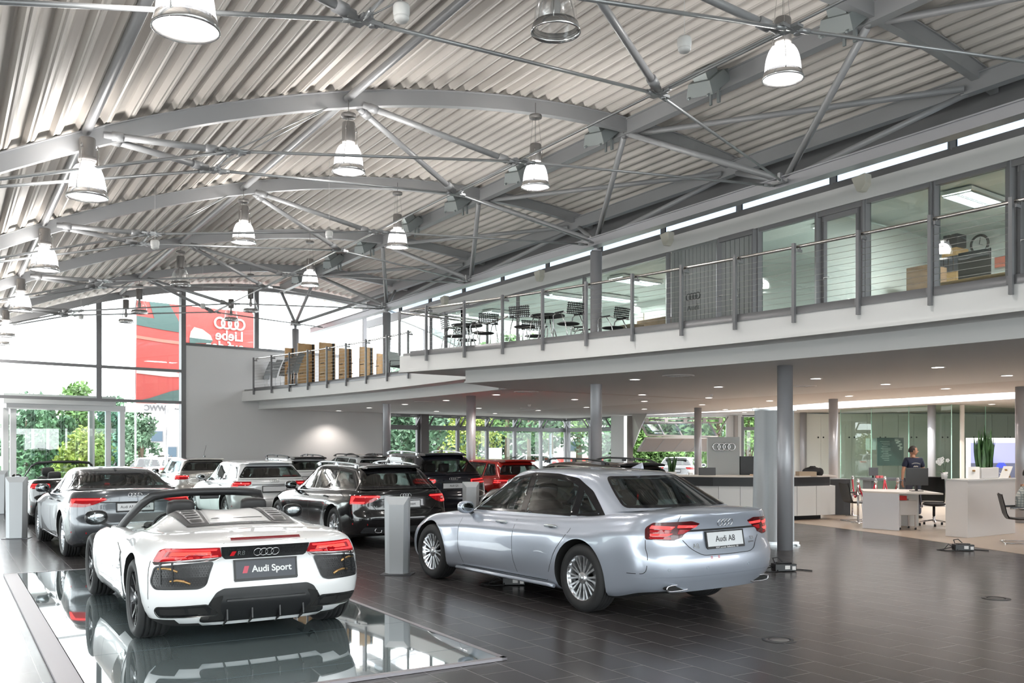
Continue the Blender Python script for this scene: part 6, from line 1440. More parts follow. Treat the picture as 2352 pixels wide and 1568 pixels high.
def finish(o, sh, c, pm, z_l=.86, txt=None, strip=True, rails=None, hand=True, exh=1, low=None, tl=None, glow=None, ringz=None, platez=None, psize=.06, finz=True, tb=None):
    bl, rise = c['belt'], c.get('rise', .05); zt = bl+rise; L = c['WB']; ss = sh.fs(0); half = c['W']
    if tl is None: tl = [(.52, z_l-.05), (.56, z_l+.035), (.98, z_l+.03), (1.03, z_l-.02), (1.0, z_l-.085), (.62, z_l-.075)]
    if glow is None: glow = [[(.56, z_l+.018), (.97, z_l+.015), (.98, z_l-.008), (.56, z_l-.006)], [(.80, z_l-.03), (.98, z_l-.03), (.98, z_l-.05), (.80, z_l-.05)]]
    lamp(sh, o, tl, tb or REDL, glow)
    if strip: ribbon(sh, 's', [(-.5+i/20, z_l-.02) for i in range(21)], .014, 'tail_strip', M_CHROME if strip == 2 else SEAM, o, .004)
    seams(sh, o, [('s', [(0, .57), (.36, .58), (.52, .64), (.62, z_l-.1)]), ('s', [(.98, z_l-.09), (1.02, .5)]), ('x', [(1.12, bl-.01), (1.14, .6), (1.06, .26)]), ('x', [(.2, bl+.02), (.28, .75), (.42, .55), (.52, .27)]), ('x', [(L*.77, bl-.02), (L*.79, .6), (L*.76, .26)])])
    rings(sh, o, ringz or z_l+.035, .2); T, pn = plate(sh, o, platez or z_l-.12, txt, .52, .11, size=psize)
    lw = mat('car_lower_trim', (.045, .047, .05), .5)
    panel(sh, 's', rnd([(-.75, .37), (.75, .37), (.85, .27), (-.85, .27)][::-1], .03, .07), 'rear_valance', low or lw, o, .004, .015, g=.1)
    for sd in (1, -1): 
        f = [(sd*.70, .43), (sd*.98, .44), (sd*.98, .415), (sd*.70, .405)]; panel(sh, 's', f if sd > 0 else f[::-1], 'reflector', REDL, o, .005, .01, g=.08)
    if exh: exhaust(sh, o, .52, .31, .13*exh, .07, exh)
    if hand: handles(sh, o, [(1.36, bl-.10), (.42, bl-.085)], pm)
    mirror_(o, L*.715, c['W']*.885, bl-.01, c.get('mirm', pm))
    if c.get('cab'):
        H = c['H']; fin(o, c['back_x'][1]+.2, H-.0, TRIMB if finz != 2 else pm)
        if finz == 3: MB().cyl((c['back_x'][1]+.25, 0, H-.02), (c['back_x'][1]-.05, 0, H+.32), .004, n=5).build('whip_antenna', TRIMB, o)
        if rails:
            for sg in (1, -1):
                y = lambda x: sg*(itp(x, c['cab']['WR_'])-.035); xs = [c['back_x'][1]+.12+(L*.55-c['back_x'][1]-.12)*i/14 for i in range(15)]
                zz = lambda x: itp(x, c['cab']['ROOF'])+.02+rails[1]*(1-abs((x-xs[7])/(xs[7]-xs[0]))**6)
                mb = MB().tube([(x, y(x), zz(x)) for x in xs], .016, 8)
                for x in (xs[1], xs[7], xs[13]): mb.box((x, y(x), zz(x)-.03), (.09, .025, .05))
                mb.build('roof_rail', rails[0], o)
        if c.get('spoiler'):
            x, wd_ = c['back_x'][1], itp(c['back_x'][1], c['cab']['WR_'])*.93; zs = itp(x, c['cab']['ROOF'])+.035; dx = c['spoiler']
            P = [[V((x+.12-a*(dx+.12), wd_*b_*(1-.06*a), zs+.012*(1-b_*b_)-.0-a*.02-cc)) for b_ in [-1+k/6 for k in range(13)]] for a, cc in ((0, 0), (.5, -.004), (1, 0), (1, .03), (.4, .05), (0, .04))]
            MB().grid(P).build('roof_spoiler', c.get('spm', pm), o, merge=False)
    if not c.get('nowiper') and c.get('cab') and c.get('hatch'):
        pass
    return o

def set_car(name, label, c, pm, x, y, head, w_off=None):
    """x, y: photo point where the left rear tyre meets the floor; head: degrees left of straight ahead"""
    p = G(x, y).xy; h = R(head); d = V((-sin(h), cos(h))); rt = V((cos(h), sin(h))); q = p+rt*(c['W']-.04)
    return car(name, label, 'car', c, (q.x, q.y, 0), atan2(d.y, d.x), pm)
S5 = (5, .2, .035, .03); S10 = (10, .0, .035, .03)
def build_others():
    # grey fastback
    c = generic('fastback', Lr=1.0, WB=2.86, Lf=.9, W=.905, R=.34, rim=.245, tw=.26, H=1.40, belt=.93, rise=.10, back_x=(-.72, .42), spokes=(10, .16, .022, .022), bow=1.0, clr=.3,
        roofline=[(-.8, 1.18), (-.3, 1.262), (.2, 1.318), (.7, 1.348), (1.1, 1.358), (1.6, 1.335), (2.6, 1.22)], bw=(.70, .56), bz=(1.06, 1.275), tip=-.28, door2=.28, roofw=.62, qd=3.5)
    pm = paint('graphite_paint', (.10, .108, .12), .55, .25); o, sh, cs = set_car('grey_fastback', 'dark grey fastback with a flowing roof, behind the roadster on the left', c, pm, 145, 1277, 34)
    finish(o, sh, c, pm, .885, 'Audi A5 Sportback', tl=[(.40, .905), (.44, .935), (.86, .935), (1.0, .925), (.98, .80), (.72, .80), (.6, .83)], glow=[[(.43, .922), (.86, .922), (.86, .897), (.43, .902)], [(.86, .92), (.99, .915), (.975, .812), (.92, .812)]], ringz=.965, platez=.79, psize=.056)
    badge(sh, o, 'A5', .52, .72, .06); badge(sh, o, 'TDI', -.5, .72, .045)
    # black estate
    c = generic('wagon', Lr=1.02, WB=2.82, Lf=.9, W=.92, R=.335, rim=.225, H=1.425, belt=.925, rise=.045, back_x=(-.92, -.42), spokes=(5, .2, .035, .03), bw=(.70, .58), bz=(1.01, 1.27), tip=-.62, door2=.28, hatch=1, spoiler=.10, spm=mat('gloss_black', (.006, .006, .007), .1, coat=1), qd=1, roofw=.66)
    pm = paint('black_paint', (.006, .006, .007), .0, .15); o, sh, cs = set_car('black_estate', 'glossy black estate car behind the slanted pillar in the middle', c, pm, 768, 1253, 33.5)
    finish(o, sh, c, pm, .845, 'Audi A4 Avant', rails=(M_ALU, .03), tl=[(.46, 0.865), (.5, 0.895), (.9, 0.895), (1.02, 0.885), (1.0, 0.745), (.74, 0.745), (.6, 0.785)], glow=[[(.49, 0.880), (.9, 0.882), (.9, 0.858), (.49, 0.860)], [(.72, 0.790), (.98, 0.790), (.98, 0.765), (.74, 0.760)], [(.9, 0.880), (1.0, 0.875), (.985, 0.765), (.95, 0.765)]], platez=.74)
    badge(sh, o, 'A4', .55, .70, .06)
    for sd in (1, -1): ribbon(cs, 'x', rnd([(-.66, .965), (.2, .955), (2.17, .93), (1.86, 1.12), (1.5, 1.28), (1.1, 1.345), (.3, 1.335), (-.3, 1.29), (-.6, 1.1)], .05, .06), .016, 'chrome_surround', M_CHROME, o, .006, sd, closed=True)
    # dark SUV
    c = generic('suv', Lr=.95, WB=2.82, Lf=.88, W=.945, R=.365, rim=.235, H=1.60, belt=1.03, rise=.04, gc=.22, back_x=(-.86, -.40), spokes=(5, .2, .035, .03), bw=(.70, .58), bz=(1.12, 1.42), tip=-.5, door2=.25, spoiler=.1, roofw=.64)
    pm = paint('night_blue_paint', (.012, .014, .022), .2, .2); q = V(((1045-1176)/2120*20.1, 20.1)); h = R(30); d = V((-sin(h), cos(h))); q += d*.95
    o, sh, cs = car('dark_suv', 'dark blue SUV behind the black estate, rear wiper under the spoiler', 'car', c, (q.x, q.y, 0), atan2(d.y, d.x), pm)
    finish(o, sh, c, pm, .95, 'Audi Q5', rails=(M_ALU, .03), tl=[(.42, .94), (.46, 1.0), (.92, 1.02), (.98, .96), (.95, .90), (.5, .89)], glow=[[(.46, .985), (.9, 1.0), (.9, .985), (.48, .97)], [(.46, .925), (.9, .935), (.9, .92), (.48, .91)], [(.45, .98), (.475, .985), (.475, .915), (.45, .92)]], ringz=1.0, platez=.85)
    # white hatchback
    c = generic('hatch', Lr=.80, WB=2.64, Lf=.85, W=.893, R=.32, rim=.215, H=1.425, belt=.935, rise=.05, back_x=(-.72, -.36), spokes=(10, .0, .04, .035), bw=(.66, .56), bz=(1.03, 1.27), tip=-.42, door2=.25, hatch=1, spoiler=.12, spm=None, roofw=.66)
    pmw = paint('glacier_white_paint', (.68, .70, .71), .1, .25); c['spm'] = pmw
    p = V(((541-1176)/2120*19.6, 19.6)); h = R(33); d = V((-sin(h), cos(h))); rt = V((cos(h), sin(h))); q = p+rt*.84+d*.72
    o, sh, cs = car('white_hatchback', 'white hatchback with grey plate holder, behind the roadster windscreen', 'car', c, (q.x, q.y, 0), atan2(d.y, d.x), pmw); WH = o
    finish(o, sh, c, pmw, .90, None, rails=None, tl=[(.52, .90), (.54, .955), (.93, .95), (.96, .90), (.93, .86), (.58, .86)], ringz=.96, platez=.79)
    # silver small hatchback
    c = generic('hatch', Lr=.78, WB=2.58, Lf=.8, W=.885, R=.31, rim=.2, H=1.42, belt=.93, rise=.06, back_x=(-.70, -.38), spokes=(10, .0, .04, .035), bw=(.66, .55), bz=(1.04, 1.27), tip=-.36, door2=.22, hatch=1, spoiler=.10, spm=None, roofw=.65)
    pms = paint('sand_silver_paint', (.46, .445, .42), .7, .28); c['spm'] = pms
    p = V(((408-1176)/2120*25.2, 25.2)); h = R(33); d = V((-sin(h), cos(h))); rt = V((cos(h), sin(h))); q = p+rt*.84+d*.72
    o, sh, cs = car('silver_hatchback', 'small silver hatchback with a tall rod aerial, left of the grey wall', 'car', c, (q.x, q.y, 0), atan2(d.y, d.x), pms); SH = o
    finish(o, sh, c, pms, .88, 'Audi', finz=3)
    # red small car
    c = generic('hatch', Lr=.74, WB=2.47, Lf=.78, W=.873, R=.31, rim=.2, H=1.42, belt=.93, rise=.05, back_x=(-.66, -.22), spokes=(5, .2, .035, .03), bw=(.64, .52), bz=(1.02, 1.25), tip=-.3, door2=.2, hatch=1, spoiler=.12, spm=None, roofw=.63)
    pmr = paint('red_paint', (.45, .018, .012), .2, .2); c['spm'] = pmr; pmg = paint('arch_grey_paint', (.12, .11, .11), .5, .3)
    p = V(((1143-1176)/2120*22.2, 22.2)); h = R(36); d = V((-sin(h), cos(h))); rt = V((cos(h), sin(h))); q = p+rt*.8+d*.5
    o, sh, cs = car('red_hatchback', 'small red car with grey roof arch, behind the silver saloon', 'car', c, (q.x, q.y, 0), atan2(d.y, d.x), pmr)
    finish(o, sh, c, pmr, .88, None)
    rl = c['cab']['ROOF']
    for sd in (1, -1): ribbon(cs, 'x', [(-.42, 1.08), (-.3, 1.2), (-.1, itp(-.1, rl)-.03), (.4, itp(.4, rl)-.022), (1.0, itp(1., rl)-.022), (1.35, itp(1.35, rl)-.03), (1.75, 1.18)], .055, 'roof_arch', pmg, o, .006, sd)
    # dark crossover estate behind the saloon
    c = generic('wagon', Lr=1.0, WB=2.9, Lf=.9, W=.93, R=.35, rim=.23, H=1.47, belt=.98, rise=.05, gc=.22, back_x=(-.9, -.3), spokes=(5, .2, .035, .03), bw=(.70, .58), bz=(1.08, 1.33), tip=-.6, door2=.28, hatch=1, spoiler=.12, spm=MATS['gloss_black'], roofw=.64)
    pmb = paint('brown_paint', (.10, .085, .07), .5, .28); h = R(34); d = V((-sin(h), cos(h))); rc_ = V(((1528-1176)/2120*14.9, 14.9)); q = rc_+d*.95
    o, sh, cs = car('dark_crossover', 'dark brown estate with black roof rails hidden behind the silver saloon', 'car', c, (q.x, q.y, 0), atan2(d.y, d.x), pmb)
    finish(o, sh, c, pmb, .92, None, rails=(TRIMB, .055))
    # far white small SUV by the grey wall
    c = generic('suv', Lr=.8, WB=2.6, Lf=.85, W=.91, R=.34, rim=.22, H=1.46, belt=.95, rise=.05, gc=.2, back_x=(-.7, -.3), spokes=(5, .2, .035, .03), bw=(.66, .56), bz=(1.06, 1.3), tip=-.4, door2=.22, spoiler=.12, spm=MATS['gloss_black'], roofw=.64)
    h = R(38); d = V((-sin(h), cos(h))); rc_ = V(((728-1176)/2120*25.5, 25.5)); q = rc_+d*.8
    o, sh, cs = car('white_crossover', 'far white crossover with dark roof rails under the grey wall', 'car', c, (q.x, q.y, 0), atan2(d.y, d.x), pmw)
    finish(o, sh, c, pmw, .9, None, rails=(TRIMB, .04))
    FX = dup(o, (q.x+1.5, q.y+2.6, 0), None, 'far dark-railed crossover half hidden behind the black estate')
    # black cabriolet
    c = generic('cabrio', Lr=1.02, WB=2.77, Lf=.9, W=.92, R=.335, rim=.23, H=1.38, belt=.92, rise=.07, spokes=(5, .2, .035, .03)); c['cockpit'] = (-.15, 1.85, .60, .62, .5)
    pmk = MATS['black_paint']; o, sh, cs = set_car('black_cabriolet', 'black open four-seat cabriolet at the far left by the automatic door', c, pmk, 62, 1203, 33)
    finish(o, sh, c, pmk, .88, None)
    path = [V((2.15, .80, .88)), V((1.75, .74, 1.06)), V((1.42, .66, 1.26)), V((1.30, .56, 1.33)), V((1.25, .3, 1.352)), V((1.24, 0, 1.358))]; path += [V((p.x, -p.y, p.z)) for p in path[-2::-1]]
    mb = MB(); mb.grid([[p+V(q_) for p in path] for q_ in ((-.05, 0, -.015), (-.02, 0, .02), (.05, 0, .01), (.05, 0, -.015), (0, 0, -.045), (-.05, 0, -.015))]); mb.build('windscreen_frame', MATS['frame_black'], o)
    MB().grid([[V((1.27+.8*k, (.5+.25*k)*a, 1.33-.43*k+.03*(1-a*a)*(1-k))) for a in (-1, -.5, 0, .5, 1)] for k in (0, .5, 1)]).build('windscreen', MATS['clear_screen'], o, merge=False)
    for x, y in ((1.0, .36), (1.0, -.36), (.1, .33), (.1, -.33)): seat(o, x, y, .55, 1.08 if x > .5 else 1.0, .15)
    # cars parked outside
    for i, (src, x, y, Y, hd, lab) in enumerate(((WH, 385, 0, 40.5, 60, 'white parked car outside, seen left of the wall column'), (SH, 362, 0, 56, 75, 'pale parked car outside beyond the white one'), (WH, 1556, 0, 41.5, -20, 'white car with red lamps parked outside behind the open gate'), (WH, 1255, 0, 57, 80, 'white car parked outside beyond the far windows'), (WH, 1135, 0, 61, 85, 'white car outside beside the red striped building'))):
        p = V(((x-1176)/2120*Y, Y, -.15)); dup(src, p, R(90+hd), lab)
build_saloon(); build_roadster(); build_others()
# loose wheels on the far display stand
w0 = thing('loose_wheel', 'loose alloy wheel shown in front of the grey display block', 'wheel', WHEELSTAND.location+V((.35, -.32, .82))); wheel(w0, 0, 0, .33, .22, .22, S10, -1, RIMS)
w1 = dup(w0, WHEELSTAND.location+V((-.45, -.15, .82)), 0, 'second loose alloy wheel at the left edge of the display block')
bxw = MB().box((WHEELSTAND.location.x, WHEELSTAND.location.y-.25, .40), (1.3, .5, .8)).build('wheel_plinth', mat('plinth_grey', (.5, .5, .5), .6)); tag(bxw, 'grey plinth carrying the loose wheels by the long wall', 'plinth')
# ================================================================ ENTRANCE VESTIBULE
M_VEST = mat('vestibule_grey', (.78, .79, .80), .5)
ve = thing('entrance_vestibule', 'automatic glass door unit with pale grey frame at the left end of the glass front', 'automatic door')
u0, u1, u2, u3 = uW(15), uW(120), uW(222), uW(299); of = -.55
def WV(u, z, off=of): return W(u, z, off)
MB().bar(WV(u0, 3.36), WV(uW(274), 3.36), .5, .3).build('canopy', M_VEST, ve)
MB().bar(WV(u0+.1, 3.12), WV(u3, 3.12), .3, .18).build('header', M_VEST, ve)
for u, wd in ((u0+.1, .2), (u0+.32, .12), (u2+.02, .16), (u3-.08, .2), (uW(262), .09)): MB().bar(WV(u, 0), WV(u, 3.05), wd, .16, up=(WD.x, WD.y, 0)).build('frame_post', M_VEST, ve)
for i in range(5):
    a = u0+.4+i*.42; q = [WV(a, .03, of+.05*i), WV(a+.52, .03, of+.05*i), WV(a+.52, 3.0, of+.05*i), WV(a, 3.0, of+.05*i)]; pane('sliding_panel', q, glassmat('door_glass', (.9, .95, .93), .08)).parent = ve
for a, b in ((u2+.1, uW(260)), (uW(264), u3-.15)): pane('side_panel', (WV(a, .03), WV(b, .03), WV(b, 3.0), WV(a, 3.0)), glassmat('side_glass', (.8, .93, .95), .1)).parent = ve
MB().bar(WV(u1, 3.03, of-.02), WV(u2, 3.03, of-.02), .2, .03).build('guide_rail', M_DARK, ve)
mb = MB(); p = WV(uW(178), 3.16, of-.22); mb.box(p, (.3, .08, .08), atan2(WD.y, WD.x)); mb.box(p+WD.normalized().to_3d()*.3, (.35, .05, .04), atan2(WD.y, WD.x)); mb.build('motion_sensor', M_BLACK, ve)
for z, lab in ((3.36, 1),): pass
# ================================================================ OUTSIDE
bn = thing('roof_banner', 'large red advertising banner outside, showing a car flank, its lettering seen reversed', 'banner')
PB = D(313, 690, 33.0).xy; 
def BN(u, z, off=0): p = PB+WD*u; return V((p.x+WN.x*off, p.y+WN.y*off, z))
bw_ = 4.85; zt_, zb_ = 7.25, 3.36
def bpoly(pts, m, nm, off): q = [BN(x*bw_, zb_+(zt_-zb_)*y, off) for x, y in pts]; r_ = [v+V((WN.x, WN.y, 0))*.012 for v in q]; n = len(q); return MB().add(q+r_, [tuple(range(n)), tuple(range(n, 2*n))[::-1]]+[(i, (i+1) % n, n+(i+1) % n, n+i) for i in range(n)]).build(nm, m, bn)
m_br = mat('banner_red', (.55, .09, .08), .6); m_bd = mat('banner_green_grey', (.09, .15, .14), .6); m_bl = mat('banner_pale', (.62, .60, .56), .6); m_bp = mat('banner_pink', (.62, .22, .17), .6)
bpoly([(0, 0), (1, 0), (1, .985), (.985, 1), (0, 1)], m_br, 'cloth', 0)
sn = 1 if (WN.y < 0) else -1
o1 = .02*(1 if BN(0, 0, 1).y < BN(0, 0, 0).y else -1)
bpoly([(.10, 1), (.26, 1), (.33, .86), (.38, .72), (.2, .735), (.0, .76), (.0, .85), (.14, .84)], m_bd, 'window_print', o1)
bpoly([(0, .66), (.20, .64), (.38, .63), (.40, .66), (.37, .60), (.20, .61), (0, .63)], m_bp, 'shoulder_print', o1)
bpoly([(.44, .74), (.47, .79), (.54, .775), (.61, .72), (.63, .665), (.58, .655), (.46, .66), (.43, .675)], m_bl, 'mirror_print', o1); bpoly([(.43, .68), (.63, .67), (.61, .64), (.48, .63), (.46, .59), (.43, .60)], m_bd, 'mirror_shadow_print', o1*1.6)
bpoly([(0, .02), (.3, .0), (.42, .02), (.40, .16), (.28, .13), (.1, .05)], m_bd, 'wheel_arch_print', o1); bpoly([(0, .33), (.28, .33), (.44, .28), (.26, .27), (0, .29)], m_bl, 'sill_print', o1)
BM = Matrix(((-WD.normalized().x, 0, 0, 0), (-WD.normalized().y, 0, 0, 0), (0, 1, 0, 0), (0, 0, 0, 1)))      # local x runs right to left: reversed print
def bmx(u, z, off): p = BN(u, z, off); M_ = BM.copy(); M_.col[2] = (WN.x, WN.y, 0, 0); M_.col[3] = (p.x, p.y, p.z, 1); return M_
def B2(x, y): # photo point on the banner plane
    k = (x-1176)/FPX; u = (k*PB.y-PB.x)/(WD.x-k*WD.y); p = PB+WD*u; return u, EYE+(HY-y)/FPX*p.y
u_, z_ = B2(527, 744); rings_mb(MB(), bmx(u_, z_, o1*1.5), 1.28, .045).build('ring_logo', m_bl, bn)
for t_, y_ in (('Liebe', 775), ('auf den', 800), ('ersten', 826)):
    u_, z_ = B2(558, y_); q = text_mesh(t_, .56, .008, 'LEFT', m=m_bl, parent=bn, bold=.012); q.matrix_local = bmx(u_, z_, o1*2)
for x in (0, .5, .985): pb = BN(x*bw_, 0, -o1*4); MB().cyl(V((pb.x, pb.y, -.2)), V((pb.x, pb.y, zt_)), .04, n=8).build('pole', M_ALU, bn)
ws = thing('street_sign', 'white sign strip with reversed grey lettering outside, left of the grey wall', 'sign')
u_, z_ = B2(376, 938); q = BN(u_, z_, 0); MB().bar(BN(u_-1.5, z_, 0), BN(u_+1.2, z_, 0), .06, .34).build('sign_board', mat('sign_white', (.8, .8, .8), .5), ws)
t_ = text_mesh('WWC', .3, .01, m=mat('sign_grey', (.25, .25, .26), .5), parent=ws, bold=.008); t_.matrix_local = bmx(u_-.35, z_, o1*2); t_ = text_mesh('WWC autowelt', .1, .006, m=MATS['sign_grey'], parent=ws); t_.matrix_local = bmx(u_+.75, z_, o1*2)
MB().cyl(BN(u_+.1, z_, 0)-V((0, 0, z_+.2)), BN(u_+.1, z_, 0), .07, n=10).build('post', M_ALU, ws)
# trees and hedges
def leaf_mat(n, c): return mat(n, c, .6, noise=(1.5, .55))
LM = [leaf_mat('leaves_dark', (.05, .12, .05)), leaf_mat('leaves_mid', (.10, .19, .05)), leaf_mat('leaves_yellow', (.22, .28, .05)), leaf_mat('needles_blue', (.09, .17, .10))]
BARK = mat('bark', (.12, .09, .06), .8)
def tree(x, Y, h, wd, mi, label, base=-.15, trunk=.2, n=1500, lf=.13, grp=None):
    p = V(((x-1176)/FPX*Y, Y, base)); o = thing('tree', label, 'tree', p, 0, grp); mb = MB(); rnd_ = random.Random(int(x*7+Y)); cl = []
    for i in range(26): a = rnd_.uniform(0, 6.28); k = rnd_.uniform(trunk, .95); r_ = wd*.5*(1-((k-trunk)/(1-trunk))**1.6*.75)*sqrt(rnd_.uniform(.05, 1)); cl.append((cos(a)*r_, sin(a)*r_, h*k, wd*rnd_.uniform(.12, .22)))
    for i in range(n):
        c = cl[i % 26]; d = V((rnd_.gauss(0, 1), rnd_.gauss(0, 1), rnd_.gauss(0, 1))).normalized()*c[3]*rnd_.uniform(.5, 1.05); q = V(c[:3])+d; u = V((rnd_.uniform(-1, 1), rnd_.uniform(-1, 1), rnd_.uniform(-1, 1))).normalized(); v = u.orthogonal().normalized()*lf*.5; u = u*lf*1.45; v = v*1.45
        mb.add([q-u-v*.3, q+v, q+u-v*.3, q-v], [(0, 1, 2, 3)])
    mb.build('crown', LM[mi], o, merge=False)
    mb = MB().cyl((0, 0, 0), (0, 0, h*.7), wd*.035+.03, .03, n=8)
    for i in range(6): c = cl[i*4]; mb.cyl((0, 0, h*(trunk+.05*i)), c[:3], .035, .012, n=6)
    mb.build('trunk', BARK, o); return o
def hedge(x0, x1, Y, h, mi, label, dp=1.2, n=5000, lf=.11, base=-.15):
    a, b = (x0-1176)/FPX*Y, (x1-1176)/FPX*Y; mb = MB(); r_ = random.Random(int(x0)); L = b-a
    for i in range(n):
        q = V((a+L*r_.random(), Y+dp*(r_.random()-.5), base+h*(r_.random()**.7)*(1+.1*sin(r_.random()*3)))); u = V((r_.uniform(-1, 1), r_.uniform(-1, 1), r_.uniform(-1, 1))).normalized(); v = u.orthogonal().normalized()*lf*.5; u = u*lf*1.4; v = v*1.4; mb.add([q-u, q+v, q+u, q-v], [(0, 1, 2, 3)])
    o = mb.build('hedge', LM[mi], merge=False); return tag(o, label, 'hedge', kind='stuff')
tree(120, 46, 4.6, 3.2, 0, 'dark cypress-like tree seen through the open automatic door', n=3200, lf=.1, trunk=.02); tree(255, 47, 4.4, 2.6, 3, 'greyish conifer beside the vestibule outside', n=2200, lf=.1, trunk=.02)
tree(168, 50, 5.2, 3.6, 1, 'mid green tree behind the cypress at the door', n=2600, lf=.11, trunk=.02); tree(200, 42, 2.6, 2.6, 2, 'bright yellow green shrub in the middle of the doorway', n=2600, lf=.09, trunk=.02)
tree(60, 48, 4.6, 4.0, 3, 'dark tree behind the sliding glass panels', n=2200, lf=.12, trunk=.05); tree(325, 43, 4.2, 1.9, 3, 'narrow conifer between vestibule and wall column', n=2200, lf=.08, trunk=.02)
tree(930, 52, 6.5, 5.5, 3, 'blue green pine outside the first far windows', n=4500, lf=.13, trunk=.02); tree(1010, 50, 6.5, 5.5, 3, 'second blue green pine beyond the far windows', n=4500, lf=.13, trunk=.02)
tree(1085, 46, 4.2, 3.4, 2, 'light wispy shrub tree in the middle of the far windows', n=2600, lf=.07, trunk=.05); tree(1165, 54, 8.5, 4.5, 1, 'tall deciduous tree behind the far windows', n=3500, lf=.12, trunk=.32)
tree(1215, 48, 7.5, 3.0, 0, 'dark green tree crown behind the charging post', n=3200, lf=.1, trunk=.25); tree(1265, 62, 9, 6, 1, 'distant tree with broad crown right of the charging post', n=3000, lf=.15, trunk=.3)
tree(1330, 66, 8, 7, 3, 'distant pale tree near the corner of the far windows', n=2600, lf=.16, trunk=.2); tree(1395, 47, 5.5, 2.4, 0, 'slender dark tree left of the white pillar', n=3000, lf=.09, trunk=.02)
tree(1650, 58, 8, 7, 1, 'green tree behind the logo panel outside', n=3600, lf=.15, trunk=.1); tree(1720, 50, 6, 4, 1, 'light green tree behind the tall window right of the gate', n=3600, lf=.11, trunk=.02); tree(1560, 70, 9, 9, 3, 'hazy tree row above the open gate', n=3000, lf=.2, trunk=.1)
hedge(1440, 1545, 46, 3.0, 1, 'dense sunlit green hedge outside the open gate', n=7000)
hedge(860, 1240, 66, 5.5, 3, 'distant blue green belt of foliage beyond the far windows', 2.5, 6000, .22); hedge(1480, 1800, 76, 7.5, 1, 'distant green belt of foliage beyond the gate', 3, 6000, .26)
hedge(20, 330, 58, 3.2, 0, 'dark distant hedge outside the automatic door', 2, 4500, .16)
# buildings and street furniture outside
def block(x0, x1, Y, dp, h, nm, lab, red=None, wins=()):
    a, b = (x0-1176)/FPX*Y, (x1-1176)/FPX*Y; o = thing(nm, lab, 'building', ((a+b)/2, Y+dp/2, -.15)); L = b-a
    MB().box((0, 0, h/2), (L, dp, h)).build('wall', mat('outside_white', (.75, .75, .74), .7), o)
    if red: MB().box((0, -dp/2-.05, red), (L+.05, .12, .42)).build('red_stripe', mat('stripe_red', (.6, .06, .05), .5), o)
    for (x, z, w_, hh) in wins: f = MB().box((x, -dp/2-.02, z), (w_+.12, .08, hh+.12)).build('window', M_FRAME, o); MB().box((x, -dp/2-.07, z), (w_, .02, hh)).build('pane', mat('dark_pane', (.08, .11, .14), .1), f)
    return o
block(315, 420, 66, 8, 3.4, 'white_building', 'white building beyond the car park left of the wall', wins=((.9, 1.45, .6, .75), (-.2, 2.6, .8, .7)))
block(1105, 1400, 74, 8, 2.9, 'white_hall', 'long white hall with a red stripe beyond the far windows', .75, ((-2, 1.9, 1, .7), (2, 1.9, 1, .7)))
block(880, 910, 60, 5, 3.4, 'white_kiosk', 'white building edge with red stripe beside the first far column', .9)
pl_ = V(((1136-1176)/FPX*44.5, 44.5, -.15)); tag(MB().box((pl_.x, pl_.y, .75), (.7, .4, 1.8)).build('charging_cabinet', mat('cabinet_pale', (.6, .63, .62), .5)), 'pale grey technical cabinet outside the far windows', 'cabinet')
tag(MB().cyl(V(((1264-1176)/FPX*49, 49, -.2)), V(((1264-1176)/FPX*49, 49, 5)), .07).build('lamp_post', mat('post_blue_grey', (.25, .3, .34), .5)), 'slim blue grey post outside the far windows', 'post')
# ================================================================ PEOPLE
SKIN = mat('skin', (.42, .22, .14), .5); HAIR = mat('hair_dark', (.015, .01, .008), .6); SHIRT = mat('navy_shirt', (.012, .018, .045), .8); JEANS = mat('jeans', (.06, .07, .1), .8)
def skin_body(nm, pts, edges, rad, m, parent, lvl=2):
    me = bpy.data.meshes.new(nm); me.from_pydata(pts, edges, []); o = bpy.data.objects.new(nm, me); COL.objects.link(o)
    sk = o.modifiers.new('skin', 'SKIN'); sk.use_smooth_shade = True; sb_ = o.modifiers.new('sub', 'SUBSURF'); sb_.levels = lvl; sb_.render_levels = lvl
    for i, v in enumerate(me.skin_vertices[0].data): v.radius = rad[i] if isinstance(rad[i], (tuple, list)) else (rad[i], rad[i]); v.use_root = (i == 0)
    bpy.context.view_layer.update(); dg = bpy.context.evaluated_depsgraph_get(); m2 = bpy.data.meshes.new_from_object(o.evaluated_get(dg)); o.modifiers.clear(); o.data = m2
    m2.materials.clear(); m2.materials.append(m); m2.polygons.foreach_set('use_smooth', [True]*len(m2.polygons)); o.parent = parent; return o
